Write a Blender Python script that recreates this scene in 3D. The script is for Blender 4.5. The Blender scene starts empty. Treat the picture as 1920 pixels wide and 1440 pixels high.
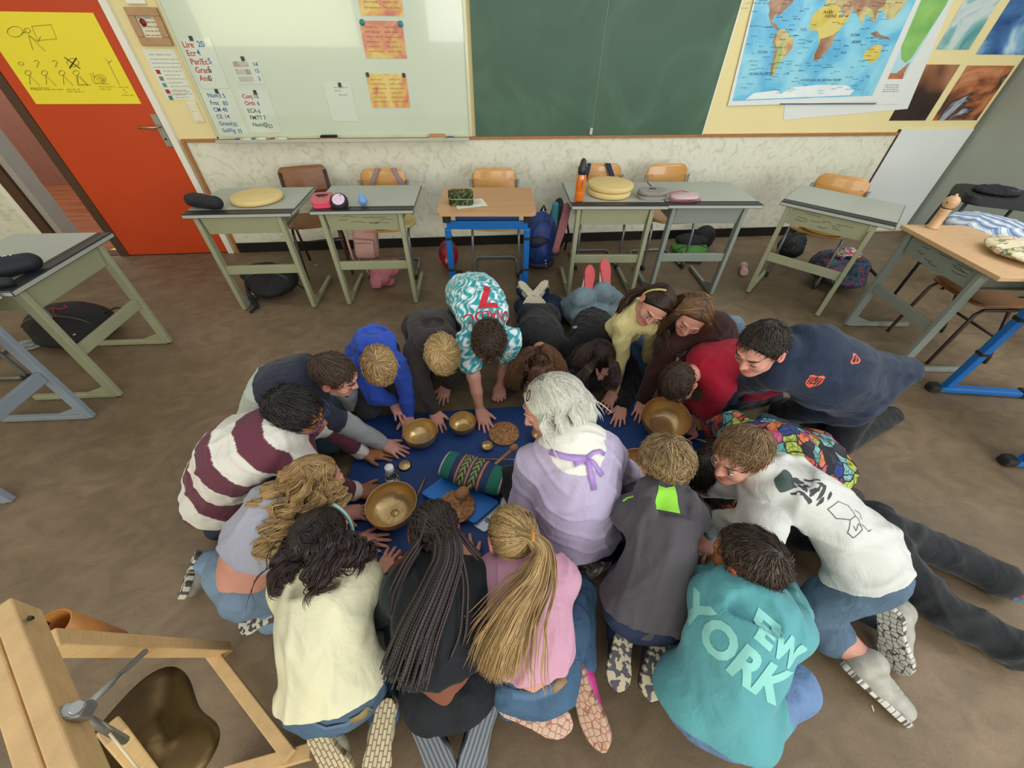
import bpy, bmesh, math, random
import numpy as np
from mathutils import Vector, Matrix
from mathutils.bvhtree import BVHTree
random.seed(7)
RS = np.random.RandomState(11)
S = bpy.context.scene
COLL = S.collection

# ------------------------------------------------------------------ camera
F = 720.0; TH = math.radians(43.4); CH = 1.65
ROLL = math.radians(.83); YAW = math.radians(-6.3)
def _rx(a): return np.array([[1,0,0],[0,math.cos(a),-math.sin(a)],[0,math.sin(a),math.cos(a)]])
def _rz(a): return np.array([[math.cos(a),-math.sin(a),0],[math.sin(a),math.cos(a),0],[0,0,1]])
CM = _rz(YAW) @ _rx(math.pi/2-TH) @ _rz(ROLL)
CAM = np.array([0, 0, CH])
cd = bpy.data.cameras.new('camera'); cam = bpy.data.objects.new('camera', cd); COLL.objects.link(cam)
cd.sensor_width = 36; cd.lens = F/1920*36; cd.clip_start = .02; cd.clip_end = 60
mw = Matrix.Identity(4)
for i in range(3):
    for j in range(3): mw[i][j] = CM[i][j]
    mw[i][3] = CAM[i]
cam.matrix_world = mw
S.camera = cam
def ray(px, py): return CM @ np.array([(px-960)/F, (720-py)/F, -1.0])
def P(px, py, z=0.0):
    d = ray(px, py); return CAM + d*((z-CH)/d[2])
def W(px, py, Y=3.82):
    d = ray(px, py); return CAM + d*(Y/d[1])

# ------------------------------------------------------------------ light
S.view_settings.view_transform = 'Standard'; S.view_settings.look = 'None'
S.view_settings.exposure = 0.38; S.view_settings.gamma = 1.0
S.view_settings.use_curve_mapping = False
wd = bpy.data.worlds.new('world'); S.world = wd; wd.use_nodes = True
wd.node_tree.nodes['Background'].inputs[0].default_value = (.93, .97, 1, 1)
wd.node_tree.nodes['Background'].inputs[1].default_value = .62
def area(name, loc, target, sx, sy, power, col):
    l = bpy.data.lights.new(name, 'AREA'); l.shape = 'RECTANGLE'; l.size = sx; l.size_y = sy
    l.energy = power; l.color = col
    o = bpy.data.objects.new(name, l); COLL.objects.link(o); o.location = loc
    o.rotation_euler = (Vector(target)-Vector(loc)).to_track_quat('-Z', 'Y').to_euler()
    return o
area('window_light_left', (-3.6, -3.3, 2.0), (-3.2, 3, .9), 3.0, 1.6, 50, (1, .94, .62))
area('window_light_centre', (.3, -3.3, 2.1), (.3, 3, .9), 1.9, 1.6, 40, (1, .98, .88))
area('window_light_right', (3.6, -3.3, 2.1), (2.5, 2, .5), 3.2, 1.7, 110, (.92, .96, 1))
area('corridor_fill', (-5.2, 5.0, 2.7), (-5.2, 5.2, 0), 1.6, .5, 32, (1, .93, .82))  # unseen fill light, added to lift the dark corridor
area('right_side_fill', (3.9, 1.0, 2.9), (1.6, 1.2, 0), 1.6, 2.4, 36, (.95, .98, 1))  # unseen overhead fill, put in to make the right side brighter

# ------------------------------------------------------------------ helpers
def lin(h):
    if isinstance(h, str):
        h = h.lstrip('#'); c = [int(h[i:i+2], 16)/255 for i in (0, 2, 4)]
    else: c = list(h)
    return [x/12.92 if x <= .04045 else ((x+.055)/1.055)**2.4 for x in c]
MATS = {}
def mat(name, col, rough=.6, metal=0.0, var=.08, vs=6.0, bump=.1, bs=60.0, attr=None, coat=0.0, trans=0.0, sheen=0.0, stretch=None, coords='Object', spec=.5, alpha=1.0, wrinkle=0.0):
    if name in MATS: return MATS[name]
    m = bpy.data.materials.new(name); m.use_nodes = True; nt = m.node_tree; N = nt.nodes; L = nt.links
    b = N['Principled BSDF']; c = lin(col)
    b.inputs['Roughness'].default_value = rough; b.inputs['Metallic'].default_value = metal
    b.inputs['Coat Weight'].default_value = coat; b.inputs['Transmission Weight'].default_value = trans
    b.inputs['Sheen Weight'].default_value = sheen; b.inputs['Specular IOR Level'].default_value = spec
    b.inputs['Alpha'].default_value = alpha
    tc = N.new('ShaderNodeTexCoord'); mp = N.new('ShaderNodeMapping'); L.new(tc.outputs[coords], mp.inputs[0])
    if stretch: mp.inputs['Scale'].default_value = stretch
    n1 = N.new('ShaderNodeTexNoise'); n1.inputs['Scale'].default_value = vs; n1.inputs['Detail'].default_value = 5
    L.new(mp.outputs[0], n1.inputs[0])
    mr = N.new('ShaderNodeMapRange'); mr.inputs[3].default_value = 1-var*2; mr.inputs[4].default_value = 1+var*2
    L.new(n1.outputs['Fac'], mr.inputs[0])
    vm = N.new('ShaderNodeVectorMath'); vm.operation = 'SCALE'; L.new(mr.outputs[0], vm.inputs['Scale'])
    if attr:
        a = N.new('ShaderNodeAttribute'); a.attribute_name = attr; L.new(a.outputs['Color'], vm.inputs[0])
    else: vm.inputs[0].default_value = c
    L.new(vm.outputs[0], b.inputs['Base Color'])
    if bump:
        n2 = N.new('ShaderNodeTexNoise'); n2.inputs['Scale'].default_value = bs; n2.inputs['Detail'].default_value = 3
        L.new(mp.outputs[0], n2.inputs[0])
        bp = N.new('ShaderNodeBump'); bp.inputs['Strength'].default_value = bump; bp.inputs['Distance'].default_value = .004
        L.new(n2.outputs['Fac'], bp.inputs['Height']); L.new(bp.outputs[0], b.inputs['Normal'])
        if wrinkle:
            n3 = N.new('ShaderNodeTexNoise'); n3.inputs['Scale'].default_value = 9; n3.inputs['Detail'].default_value = 3; n3.inputs['Distortion'].default_value = 1.2; L.new(mp.outputs[0], n3.inputs[0])
            b3 = N.new('ShaderNodeBump'); b3.inputs['Strength'].default_value = wrinkle; b3.inputs['Distance'].default_value = .03; L.new(n3.outputs['Fac'], b3.inputs['Height']); L.new(b3.outputs[0], bp.inputs['Normal'])
    MATS[name] = m
    return m
def nodes_of(m): return m.node_tree.nodes, m.node_tree.links, m.node_tree.nodes['Principled BSDF']
def ramp_mat(name, stops, scale=3.0, detail=6, rough=.6, kind='noise', distortion=0.0, bump=0.0, stretch=(1, 1, 1), coords='Object', coat=0.0, const=False, rot=(0,0,0)):
    """a procedural material whose colour runs through a ramp driven by noise, voronoi or wave"""
    if name in MATS: return MATS[name]
    m = bpy.data.materials.new(name); m.use_nodes = True; N, L, b = nodes_of(m)
    b.inputs['Roughness'].default_value = rough; b.inputs['Coat Weight'].default_value = coat
    tc = N.new('ShaderNodeTexCoord'); mp = N.new('ShaderNodeMapping'); mp.inputs['Scale'].default_value = stretch
    mp.inputs['Rotation'].default_value = rot
    L.new(tc.outputs[coords], mp.inputs[0])
    if kind == 'noise':
        t = N.new('ShaderNodeTexNoise'); t.inputs['Scale'].default_value = scale; t.inputs['Detail'].default_value = detail
        t.inputs['Distortion'].default_value = distortion; out = t.outputs['Fac']
    elif kind == 'voronoi':
        t = N.new('ShaderNodeTexVoronoi'); t.inputs['Scale'].default_value = scale; out = t.outputs['Distance']
    else:
        t = N.new('ShaderNodeTexWave'); t.inputs['Scale'].default_value = scale; t.inputs['Distortion'].default_value = distortion
        t.inputs['Detail'].default_value = detail; out = t.outputs['Fac']
    L.new(mp.outputs[0], t.inputs[0])
    r = N.new('ShaderNodeValToRGB'); L.new(out, r.inputs[0]); e = r.color_ramp.elements
    if const: r.color_ramp.interpolation = 'CONSTANT'
    while len(e) < len(stops): e.new(.5)
    for k, (p, c) in enumerate(stops): e[k].position = p; e[k].color = (*lin(c), 1)
    L.new(r.outputs[0], b.inputs['Base Color'])
    if bump:
        bp = N.new('ShaderNodeBump'); bp.inputs['Strength'].default_value = bump; bp.inputs['Distance'].default_value = .004
        L.new(out, bp.inputs['Height']); L.new(bp.outputs[0], b.inputs['Normal'])
    MATS[name] = m; return m

def link(name, me, parent=None, m=None, smooth=False):
    o = bpy.data.objects.new(name, me); COLL.objects.link(o)
    if parent is not None: o.parent = parent
    if m is not None:
        for x in (m if isinstance(m, (list, tuple)) else [m]): me.materials.append(x)
    if smooth: me.polygons.foreach_set('use_smooth', np.ones(len(me.polygons), bool))
    return o
def np_mesh(name, V, Fq):
    """fast mesh from (n,3) vertices and (m,k) faces"""
    me = bpy.data.meshes.new(name); V = np.asarray(V, np.float32); Fq = np.asarray(Fq, np.int32); k = Fq.shape[1]
    me.vertices.add(len(V)); me.vertices.foreach_set('co', V.ravel())
    me.loops.add(Fq.size); me.loops.foreach_set('vertex_index', Fq.ravel())
    me.polygons.add(len(Fq)); me.polygons.foreach_set('loop_start', np.arange(0, Fq.size, k, dtype=np.int32))
    try: me.polygons.foreach_set('loop_total', np.full(len(Fq), k, np.int32))
    except Exception: pass
    me.update(calc_edges=True); me.validate(); return me
def tag(o, label=None, cat=None, group=None, kind=None):
    if label: o['label'] = label
    if cat: o['category'] = cat
    if group: o['group'] = group
    if kind: o['kind'] = kind
    return o
def thing(name, label, cat, loc=(0, 0, 0), rz=0.0, group=None):
    o = bpy.data.objects.new(name, None); COLL.objects.link(o); o.location = loc; o.rotation_euler = (0, 0, rz)
    o.empty_display_size = .05
    return tag(o, label, cat, group)
def copy_tree(o, parent=None):
    c = o.copy(); COLL.objects.link(c)
    if parent is not None: c.parent = parent
    for ch in [x for x in bpy.data.objects if x.parent == o and x != c]: copy_tree(ch, c)
    return c

class MB:
    """collects shapes into ONE bmesh"""
    def __init__(s): s.bm = bmesh.new()
    def _new(s, fn, mi=0):
        n = len(s.bm.faces); r = fn(); s.bm.faces.ensure_lookup_table()
        for f in s.bm.faces[n:]: f.material_index = mi
        return r
    def box(s, c, d, rot=None, bevel=.0, mi=0):
        R = rot if rot is not None else Matrix.Identity(3)
        if not isinstance(R, Matrix): R = Matrix.Rotation(R, 3, 'Z')
        M = Matrix.Translation(Vector(c)) @ R.to_4x4() @ Matrix.Diagonal((*d, 1))
        def fn():
            r = bmesh.ops.create_cube(s.bm, size=1, matrix=M)
            if bevel: bmesh.ops.bevel(s.bm, geom=list({e for v in r['verts'] for e in v.link_edges}), offset=bevel, segments=2, affect='EDGES', profile=.5)
        s._new(fn, mi); return s
    def bar(s, a, b, w, h, up=(0, 0, 1), bevel=.0, mi=0):
        a = Vector(a); b = Vector(b); x = (b-a); L = x.length; x.normalize(); y = Vector(up).cross(x)
        if y.length < 1e-4: y = Vector((0, 1, 0)).cross(x)
        y.normalize(); z = x.cross(y); R = Matrix((x, y, z)).transposed()
        return s.box((a+b)/2, (L, w, h), R, bevel, mi)
    def tube(s, pts, r, n=10, mi=0, cap=True, closed=False):
        pts = [Vector(p) for p in pts]; rr = r if isinstance(r, (list, tuple)) else [r]*len(pts)
        rings = []; prev = None; m = len(pts)
        for i, p in enumerate(pts):
            if closed: t = pts[(i+1) % m]-pts[i-1]
            else: t = pts[min(i+1, m-1)]-pts[max(i-1, 0)]
            t.normalize()
            if prev is None:
                q = Vector((0, 0, 1)).cross(t)
                if q.length < .1: q = Vector((1, 0, 0)).cross(t)
            else: q = prev-t*prev.dot(t)
            q.normalize(); prev = q; w = t.cross(q)
            rings.append([s.bm.verts.new(p+(q*math.cos(k*2*math.pi/n)+w*math.sin(k*2*math.pi/n))*rr[i]) for k in range(n)])
        cnt = m if closed else m-1
        for i in range(cnt):
            A = rings[i]; B = rings[(i+1) % m]
            for k in range(n):
                f = s.bm.faces.new((A[k], A[(k+1) % n], B[(k+1) % n], B[k])); f.material_index = mi; f.smooth = True
        if cap and not closed:
            f = s.bm.faces.new(rings[0][::-1]); f.material_index = mi; f = s.bm.faces.new(rings[-1]); f.material_index = mi
        return s
    def prism(s, poly, z0, z1, M=None, mi=0, bevel=0):
        """polygon in the xy plane extruded from z0 to z1, moved by M"""
        M = M or Matrix.Identity(4)
        def fn():
            lo = [s.bm.verts.new(M @ Vector((x, y, z0))) for x, y in poly]; hi = [s.bm.verts.new(M @ Vector((x, y, z1))) for x, y in poly]
            n = len(poly); s.bm.faces.new(lo[::-1]); s.bm.faces.new(hi)
            for k in range(n): s.bm.faces.new((lo[k], lo[(k+1) % n], hi[(k+1) % n], hi[k]))
            if bevel:
                es = [e for e in {e for v in lo+hi for e in v.link_edges} if (e.verts[0] in lo) == (e.verts[1] in lo)]
                bmesh.ops.bevel(s.bm, geom=es, offset=bevel, segments=3, affect='EDGES', profile=.5)
        s._new(fn, mi); return s
    def lathe(s, prof, n=40, M=None, mi=0, smooth=True):
        M = M or Matrix.Identity(4); rings = []
        for r, z in prof:
            if r < 1e-5: rings.append([s.bm.verts.new(M @ Vector((0, 0, z)))])
            else: rings.append([s.bm.verts.new(M @ Vector((r*math.cos(k*2*math.pi/n), r*math.sin(k*2*math.pi/n), z))) for k in range(n)])
        for A, B in zip(rings, rings[1:]):
            for k in range(n):
                a = A[k % len(A)]; a2 = A[(k+1) % len(A)]; b = B[k % len(B)]; b2 = B[(k+1) % len(B)]
                vs = [a, a2, b2, b]; u = []
                for v in vs:
                    if v not in u: u.append(v)
                if len(u) > 2:
                    f = s.bm.faces.new(u); f.material_index = mi; f.smooth = smooth
        return s
    def done(s, name, m, parent=None, fix=True):
        if fix: bmesh.ops.recalc_face_normals(s.bm, faces=s.bm.faces[:])
        me = bpy.data.meshes.new(name); s.bm.to_mesh(me); s.bm.free()
        return link(name, me, parent, m)

def rrect(w, h, r, n=5):
    out = []
    for cx, cy, a0 in ((w/2-r, h/2-r, 0), (-w/2+r, h/2-r, 90), (-w/2+r, -h/2+r, 180), (w/2-r, -h/2+r, 270)):
        for k in range(n+1):
            a = math.radians(a0+90*k/n); out.append((cx+r*math.cos(a), cy+r*math.sin(a)))
    return out
def T(x, y, z): return Matrix.Translation((x, y, z))
def frame(o, x, y, z):
    M = Matrix.Identity(4)
    for i in range(3): M[i][0] = x[i]; M[i][1] = y[i]; M[i][2] = z[i]; M[i][3] = o[i]
    return M
FONT = None
def text_mesh(s, size, M, align='CENTER', ext=.0006, bold=0.0, sub=0, shear=0, xs=1.0):
    """text as a mesh: baseline along M's x, up along M's y"""
    c = bpy.data.curves.new('t', 'FONT'); c.body = s; c.size = size; c.align_x = align; c.align_y = 'CENTER'
    c.extrude = ext; c.offset = bold; c.resolution_u = 3; c.shear = shear
    o = bpy.data.objects.new('t', c); COLL.objects.link(o); dg = bpy.context.evaluated_depsgraph_get()
    me = bpy.data.meshes.new_from_object(o.evaluated_get(dg)); bpy.data.objects.remove(o); bpy.data.curves.remove(c)
    if xs != 1: me.transform(Matrix.Diagonal((xs, 1, 1, 1)))
    if sub:
        bm = bmesh.new(); bm.from_mesh(me); bmesh.ops.triangulate(bm, faces=bm.faces[:])
        for _ in range(5):
            es = [e for e in bm.edges if e.calc_length() > sub]
            if not es: break
            bmesh.ops.subdivide_edges(bm, edges=es, cuts=1); bmesh.ops.triangulate(bm, faces=bm.faces[:])
        bm.to_mesh(me); bm.free()
    me.transform(M); return me
def join(meshes, name='joined'):
    bm = bmesh.new()
    for m in meshes: bm.from_mesh(m)
    me = bpy.data.meshes.new(name); bm.to_mesh(me); bm.free()
    for m in meshes: bpy.data.meshes.remove(m)
    return me
# ------------------------------------------------------------------ the room
WY = 3.82
def floor_material():
    m = bpy.data.materials.new('worn brown linoleum'); m.use_nodes = True; N, L, b = nodes_of(m)
    tc = N.new('ShaderNodeTexCoord')
    def noise(sc, det, stretch=(1, 1, 1), dist=0):
        mp = N.new('ShaderNodeMapping'); mp.inputs['Scale'].default_value = stretch; L.new(tc.outputs['Object'], mp.inputs[0])
        t = N.new('ShaderNodeTexNoise'); t.inputs['Scale'].default_value = sc; t.inputs['Detail'].default_value = det
        t.inputs['Distortion'].default_value = dist; L.new(mp.outputs[0], t.inputs[0]); return t.outputs['Fac']
    a = noise(1.0, 6, (1, 1.3, 1), .3); r = N.new('ShaderNodeValToRGB'); L.new(a, r.inputs[0]); e = r.color_ramp.elements
    e[0].position = .3; e[0].color = (*lin('#67553c'), 1); e[1].position = .72; e[1].color = (*lin('#8a755c'), 1)
    f = noise(7, 12, (1, 1.4, 1), 1.2); r2 = N.new('ShaderNodeValToRGB'); L.new(f, r2.inputs[0]); e = r2.color_ramp.elements
    e[0].position = .36; e[0].color = (.74, .73, .72, 1); e[1].position = .66; e[1].color = (1.12, 1.12, 1.12, 1)
    mx = N.new('ShaderNodeMix'); mx.data_type = 'RGBA'; mx.blend_type = 'MULTIPLY'; mx.inputs[0].default_value = .75
    L.new(r.outputs[0], mx.inputs[6]); L.new(r2.outputs[0], mx.inputs[7])
    g = noise(130, 4); r3 = N.new('ShaderNodeValToRGB'); L.new(g, r3.inputs[0]); e = r3.color_ramp.elements
    e[0].position = .3; e[0].color = (.8, .8, .8, 1); e[1].position = .7; e[1].color = (1.1, 1.1, 1.1, 1)
    m2 = N.new('ShaderNodeMix'); m2.data_type = 'RGBA'; m2.blend_type = 'MULTIPLY'; m2.inputs[0].default_value = .6
    L.new(mx.outputs[2], m2.inputs[6]); L.new(r3.outputs[0], m2.inputs[7]); L.new(m2.outputs[2], b.inputs['Base Color'])
    mr = N.new('ShaderNodeMapRange'); mr.inputs[3].default_value = .42; mr.inputs[4].default_value = .68; L.new(f, mr.inputs[0])
    L.new(mr.outputs[0], b.inputs['Roughness']); b.inputs['Specular IOR Level'].default_value = .4
    bp = N.new('ShaderNodeBump'); bp.inputs['Strength'].default_value = .35; bp.inputs['Distance'].default_value = .003
    L.new(f, bp.inputs['Height']); L.new(bp.outputs[0], b.inputs['Normal']); return m
def slab(name, x0, x1, y0, y1, z0, z1, m, bevel=0):
    mb = MB(); mb.box(((x0+x1)/2, (y0+y1)/2, (z0+z1)/2), (x1-x0, y1-y0, z1-z0), bevel=bevel)
    return tag(mb.done(name, m), kind='structure')
slab('floor', -6.2, 4.78, -3.6, 3.86, -.1, 0, floor_material())
wood_floor = ramp_mat('corridor boards', [(.25, '#5e3018'), (.5, '#8d5130'), (.8, '#a0603c')], scale=1.2, detail=6, stretch=(1.2, 14, 1), rough=.45)
slab('floor_corridor', -9.5, -2.0, 3.86, 6.2, -.1, -.002, wood_floor)
cream = mat('cream wall paint', '#e6d59b', .75, var=.03, vs=1.5, bump=.06, bs=120)
pink = ramp_mat('pink corridor wall', [(.3, '#9a6f5c'), (.7, '#b98d78')], scale=1.5, rough=.7)
marble = ramp_mat('mottled wall panel', [(.32, '#cbc8af'), (.45, '#dad7c0'), (.56, '#e2dfca'), (.75, '#d5d2bb')], scale=14, detail=12, distortion=1.3, rough=.5, bump=.25)
brown = mat('dark brown timber', '#4c301e', .55, var=.15, vs=12, stretch=(8, 8, 1))
redp = mat('orange red door paint', '#c2431c', .42, var=.04, vs=2, bump=.05, bs=150, spec=.35)
whitep = mat('white gloss paint', '#e6e2d0', .4, var=.03)
blackp = mat('black skirting', '#16140f', .4)
tan_trim = mat('tan rail timber', '#a3703f', .5, var=.12, vs=20)
slab('wall_front', -2.30, 4.8, WY, WY+.14, 0, 2.9, cream)
slab('wall_front_left_panel', -6.2, -3.86, WY, WY+.14, 0, 2.9, marble).name = 'wall_left_of_door'
slab('wall_above_door', -3.86, -2.30, WY, WY+.14, 2.1, 2.9, cream)
slab('wall_right', 4.78, 4.9, -3.6, WY+.14, 0, 2.9, mat('grey green partition laminate', '#a2a89a', .55, var=.04, vs=3, bump=.03))
slab('wall_left', -6.3, -6.2, -3.6, WY+.14, 0, 2.9, cream)
slab('wall_corridor', -9.5, -2.0, 6.15, 6.3, 0, 2.9, pink)
slab('trim_1', -5.6, -4.6, 6.09, 6.15, 0, 2.4, mat('rose timber door frame', '#8d5c48', .5, var=.1, stretch=(10, 10, 1)))
slab('trim_2', -9.4, -2.1, 6.12, 6.15, 0, .09, brown)
# mottled wainscot panels with the tan rail and a black baseboard
slab('wall_front_wainscot', -2.26, 3.985, WY-.012, WY-.001, .09, .915, marble)
slab('trim_3', -2.26, 3.985, WY-.026, WY-.001, .915, .937, tan_trim)
slab('trim_4', -2.262, -2.235, WY-.03, WY-.001, .0, .93, tan_trim)
slab('trim_5', 3.985, 3.998, WY-.022, WY-.001, .0, .96, brown)
slab('baseboard_front', -2.23, 3.985, WY-.022, WY-.001, 0, .088, blackp)
slab('baseboard_right', 4.765, 4.779, -3.5, WY-.02, 0, .07, blackp)
slab('trim_6', 4.752, 4.779, WY-.03, WY-.001, 0, 2.9, mat('grey partition post', '#74796c', .5))
# smooth white panel in the corner
slab('wall_front_white_panel', 4.0, 4.75, WY-.012, WY-.001, 0.02, .96, mat('smooth white panel', '#dcdfd8', .3, var=.03, vs=2, bump=.02))
slab('trim_7', 4.4, 4.779, 2.4, 2.41, .0, .01, blackp)
# door frame
slab('trim_8', -2.335, -2.285, WY-.03, WY+.14, 0, 2.12, whitep)
slab('trim_9', -3.30, -3.225, WY-.02, WY+.14, 0, 2.12, brown)
slab('trim_10', -3.70, -3.645, WY-.01, WY+.14, 0, 2.12, mat('grey door post', '#a29a8c', .5))
slab('trim_11', -3.79, -3.705, WY-.035, WY+.14, 0, 2.12, brown)
slab('trim_12', -3.86, -3.795, WY-.015, WY+.14, 0, 2.12, whitep)
slab('trim_13', -3.64, -2.34, WY+.0, WY+.12, 0, .006, brown)
d = tag(MB().box(((-3.222-2.338)/2, WY+.005, 1.055), (.884, .045, 2.09), bevel=.003).done('door_1', redp), kind='structure')
steel = mat('brushed aluminium', '#a9aaa6', .35, .9, var=.05, vs=30)
def on_wall(px, py, Y=None): return W(px, py, WY-.02 if Y is None else Y)
DY = WY-.0175
a0 = on_wall(290, 214, DY); a1 = on_wall(317, 275, DY)
hp = MB().box(((a0[0]+a1[0])/2, DY-.004, (a0[2]+a1[2])/2), (.045, .008, a0[2]-a1[2]), bevel=.002).done('handle_plate', steel, d)
hx = (a0[0]+a1[0])/2; hz = (a0[2]+a1[2])/2+.03
MB().tube([(hx, DY-.006, hz), (hx, DY-.05, hz), (hx-.012, DY-.058, hz), (hx-.125, DY-.055, hz)], .0085, 10).done('door_handle', mat('worn brass lever', '#b9a88a', .3, .8), d)
MB().tube([(hx, DY-.007, hz-.085), (hx, DY-.010, hz-.085)], .008, 12).done('keyhole', blackp, d)

def rect_from(c4, Y):
    """corners TL,TR,BR,BL in the photograph -> x0,x1,z0,z1 on the wall plane Y"""
    p = [W(x, y, Y) for x, y in c4]
    return (p[0][0]+p[3][0])/2, (p[1][0]+p[2][0])/2, (p[2][2]+p[3][2])/2, (p[0][2]+p[1][2])/2
def sheet(name, label, cat, c4, Y, m, th=.002, group=None, r=None):
    x0, x1, z0, z1 = r or rect_from(c4, Y)
    mb = MB(); mb.box(((x0+x1)/2, Y-th/2, (z0+z1)/2), (x1-x0, th, z1-z0))
    o = mb.done(name, m)
    if label: tag(o, label, cat, group)
    return o, (x0, x1, z0, z1)
def wtext(s, size, x, z, Y, m, parent, name='lettering', align='LEFT', rot=0, bold=.0, xs=1.0, shear=0):
    M = T(x, Y, z) @ Matrix.Rotation(math.pi/2, 4, 'X') @ Matrix.Rotation(rot, 4, 'Z')
    return text_mesh(s, size, M, align, .0003, bold, xs=xs, shear=shear)
def wlines(pls, Y, r=.0022, n=5):
    mb = MB()
    for pl in pls: mb.tube([(x, Y, z) for x, z in pl], r, n)
    return mb
def scribbles(lines, Y, m, parent, name='handwriting', r=.0009, seed=1, M=None):
    """lines of small unreadable writing: (x, z, length, letter height) each"""
    rr = random.Random(seed); mb = MB()
    for x, z, L_, h in lines:
        q = x
        while q < x+L_:
            wl_ = min(rr.uniform(2.5, 6)*h*.8, x+L_-q); n_ = max(3, int(wl_/(h*.28))); pts = []
            for i in range(n_+1): pts.append((q+wl_*i/n_, z+(h*.5*rr.uniform(.3, 1.0) if i % 2 else -h*.4*rr.uniform(.4, 1))))
            P3 = [(a, Y, b) if M is None else tuple(M @ Vector((a, b, 0))) for a, b in pts]; mb.tube(P3, r, 3, cap=False); q += wl_+h*.8
    return tag(mb.done(name, m, parent, fix=False), kind='stuff')
ink_k = mat('black ink', '#1e1d1a', .6, bump=0); ink_r = mat('red marker ink', '#b5353a', .6, bump=0)
ink_b = mat('blue marker ink', '#3e6a9c', .6, bump=0); ink_g = mat('green marker ink', '#3d6858', .6, bump=0)
paper = mat('white paper', '#dcdecb', .55, var=.02, bump=.02)
# --- yellow poster on the door
PYy = DY-.003
x1p = on_wall(180, 24, PYy)[0]; pts = rect_from(((-60, 20), (178, 24), (265, 195), (67, 194)), PYy)
x0p = W(67, 194, PYy)[0]
po, (x0, x1, z0, z1) = sheet('yellow_poster', 'big yellow hand-drawn poster taped on the orange red door', 'poster', None, DY-.0005, mat('yellow poster paper', '#eed92f', .6, var=.02), r=(max(x0p, -3.2), W(265, 195, PYy)[0], W(170, 195, PYy)[2], W(178, 24, PYy)[2]))
def pw(px, py): q = W(px, py, PYy); return (q[0], q[2])
def crop(x, y): return pw(x/3, y/3)
def circ(cx, cy, rx, ry=None, n=14, a0=0, a1=360):
    ry = ry or rx
    return [crop(cx+rx*math.cos(math.radians(a0+(a1-a0)*k/n)), cy+ry*math.sin(math.radians(a0+(a1-a0)*k/n))) for k in range(n+1)]
pl = [circ(85, 178, 44, 30), [crop(120, 190), crop(150, 175)], circ(153, 172, 18, 14), [crop(160, 195), crop(185, 280)], [crop(165, 200), crop(255, 288)], [crop(165, 200), crop(215, 235), crop(228, 205)],
      [crop(178, 148), crop(288, 138), crop(318, 218), crop(212, 228), crop(178, 148)]]
for cx in (158, 250, 348, 428):
    pl += [circ(cx, 410, 17, 14), [crop(cx+8, 424), crop(cx+12, 475)], [crop(cx+10, 426), crop(cx+66, 482)]]
pl += [[crop(428, 430), crop(440, 478), crop(492, 474), crop(450, 428)], circ(118, 358, 16, 9), circ(205, 350, 14, 10, a0=200, a1=420), [crop(215, 360), crop(208, 378)], circ(308, 350, 14, 10, a0=200, a1=420), [crop(318, 360), crop(312, 378)],
       circ(410, 352, 34, 24), circ(562, 445, 34, 26), circ(566, 445, 20, 15), circ(570, 446, 8, 7), [crop(515, 445), crop(530, 470), crop(612, 472)], [crop(520, 440), crop(505, 412)], [crop(530, 436), crop(522, 408)],
       [crop(672, 478), crop(608, 350)], [crop(612, 352), crop(592, 330)], [crop(612, 352), crop(628, 340)]]
wl = wlines(pl, DY-.0035, .0013); wl.done('poster_drawing', mat('olive pen line', '#6d6a1c', .7, bump=0), po)
wlines([[crop(362, 322), crop(452, 386)], [crop(430, 326), crop(392, 384)]], DY-.0038, .003).done('poster_cross', ink_k, po)
q = crop(172, 500); link('poster_lettering', wtext('MAJUSCULE', .024, q[0], q[1], DY-.003, ink_k, po), po, mat('olive pen line', '', .7))
scribbles([(*crop(x, y), l_, .012) for x, y, l_ in ((288, 504, .08), (372, 503, .09), (380, 516, .11), (446, 478, .08), (556, 488, .11), (565, 502, .07), (664, 490, .07), (690, 506, .02), (700, 520, .02), (686, 536, .08))], DY-.003, mat('olive pen line', '', .7), po)
# --- certificate in wooden frame
ox, oy = 0, 0
x0, x1, z0, z1 = rect_from(((230, 12), (292, 14), (325, 87), (265, 85)), WY-.02)
fr = thing('picture_frame', 'light wooden frame with a small certificate, on the cream wall right of the door', 'picture frame', ((x0+x1)/2, WY-.001, (z0+z1)/2))
fw, fh = x1-x0, z1-z0; mb = MB()
for cx, cz, w_, h_ in ((0, fh/2-.022, fw, .044), (0, -fh/2+.022, fw, .044), (-fw/2+.022, 0, .044, fh-.088), (fw/2-.022, 0, .044, fh-.088)): mb.box((cx, -.011, cz), (w_, .02, h_), bevel=.004)
mb.done('frame', mat('pale carved wood', '#b08a62', .6, var=.15, vs=30, bump=.3, bs=90), fr)
ce = MB().box((0, -.004, 0), (fw-.08, .005, fh-.08)).done('certificate', mat('cream certificate', '#d9cfae', .5), fr)
MB().lathe([(0, 0), (.02, 0), (.02, .002), (0, .002)], 20, T(-fw/2+.075, -.008, fh/2-.075) @ Matrix.Rotation(math.pi/2, 4, 'X')).done('wax_seal', mat('dark red seal', '#7c1f2a', .5), fr)
scribbles([(-.05+.015*(k % 2), .045-k*.022, .12-.03*(k % 2), .012 if k == 0 else .008) for k in range(6)], -.008, ink_k, fr, 'lettering')
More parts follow.
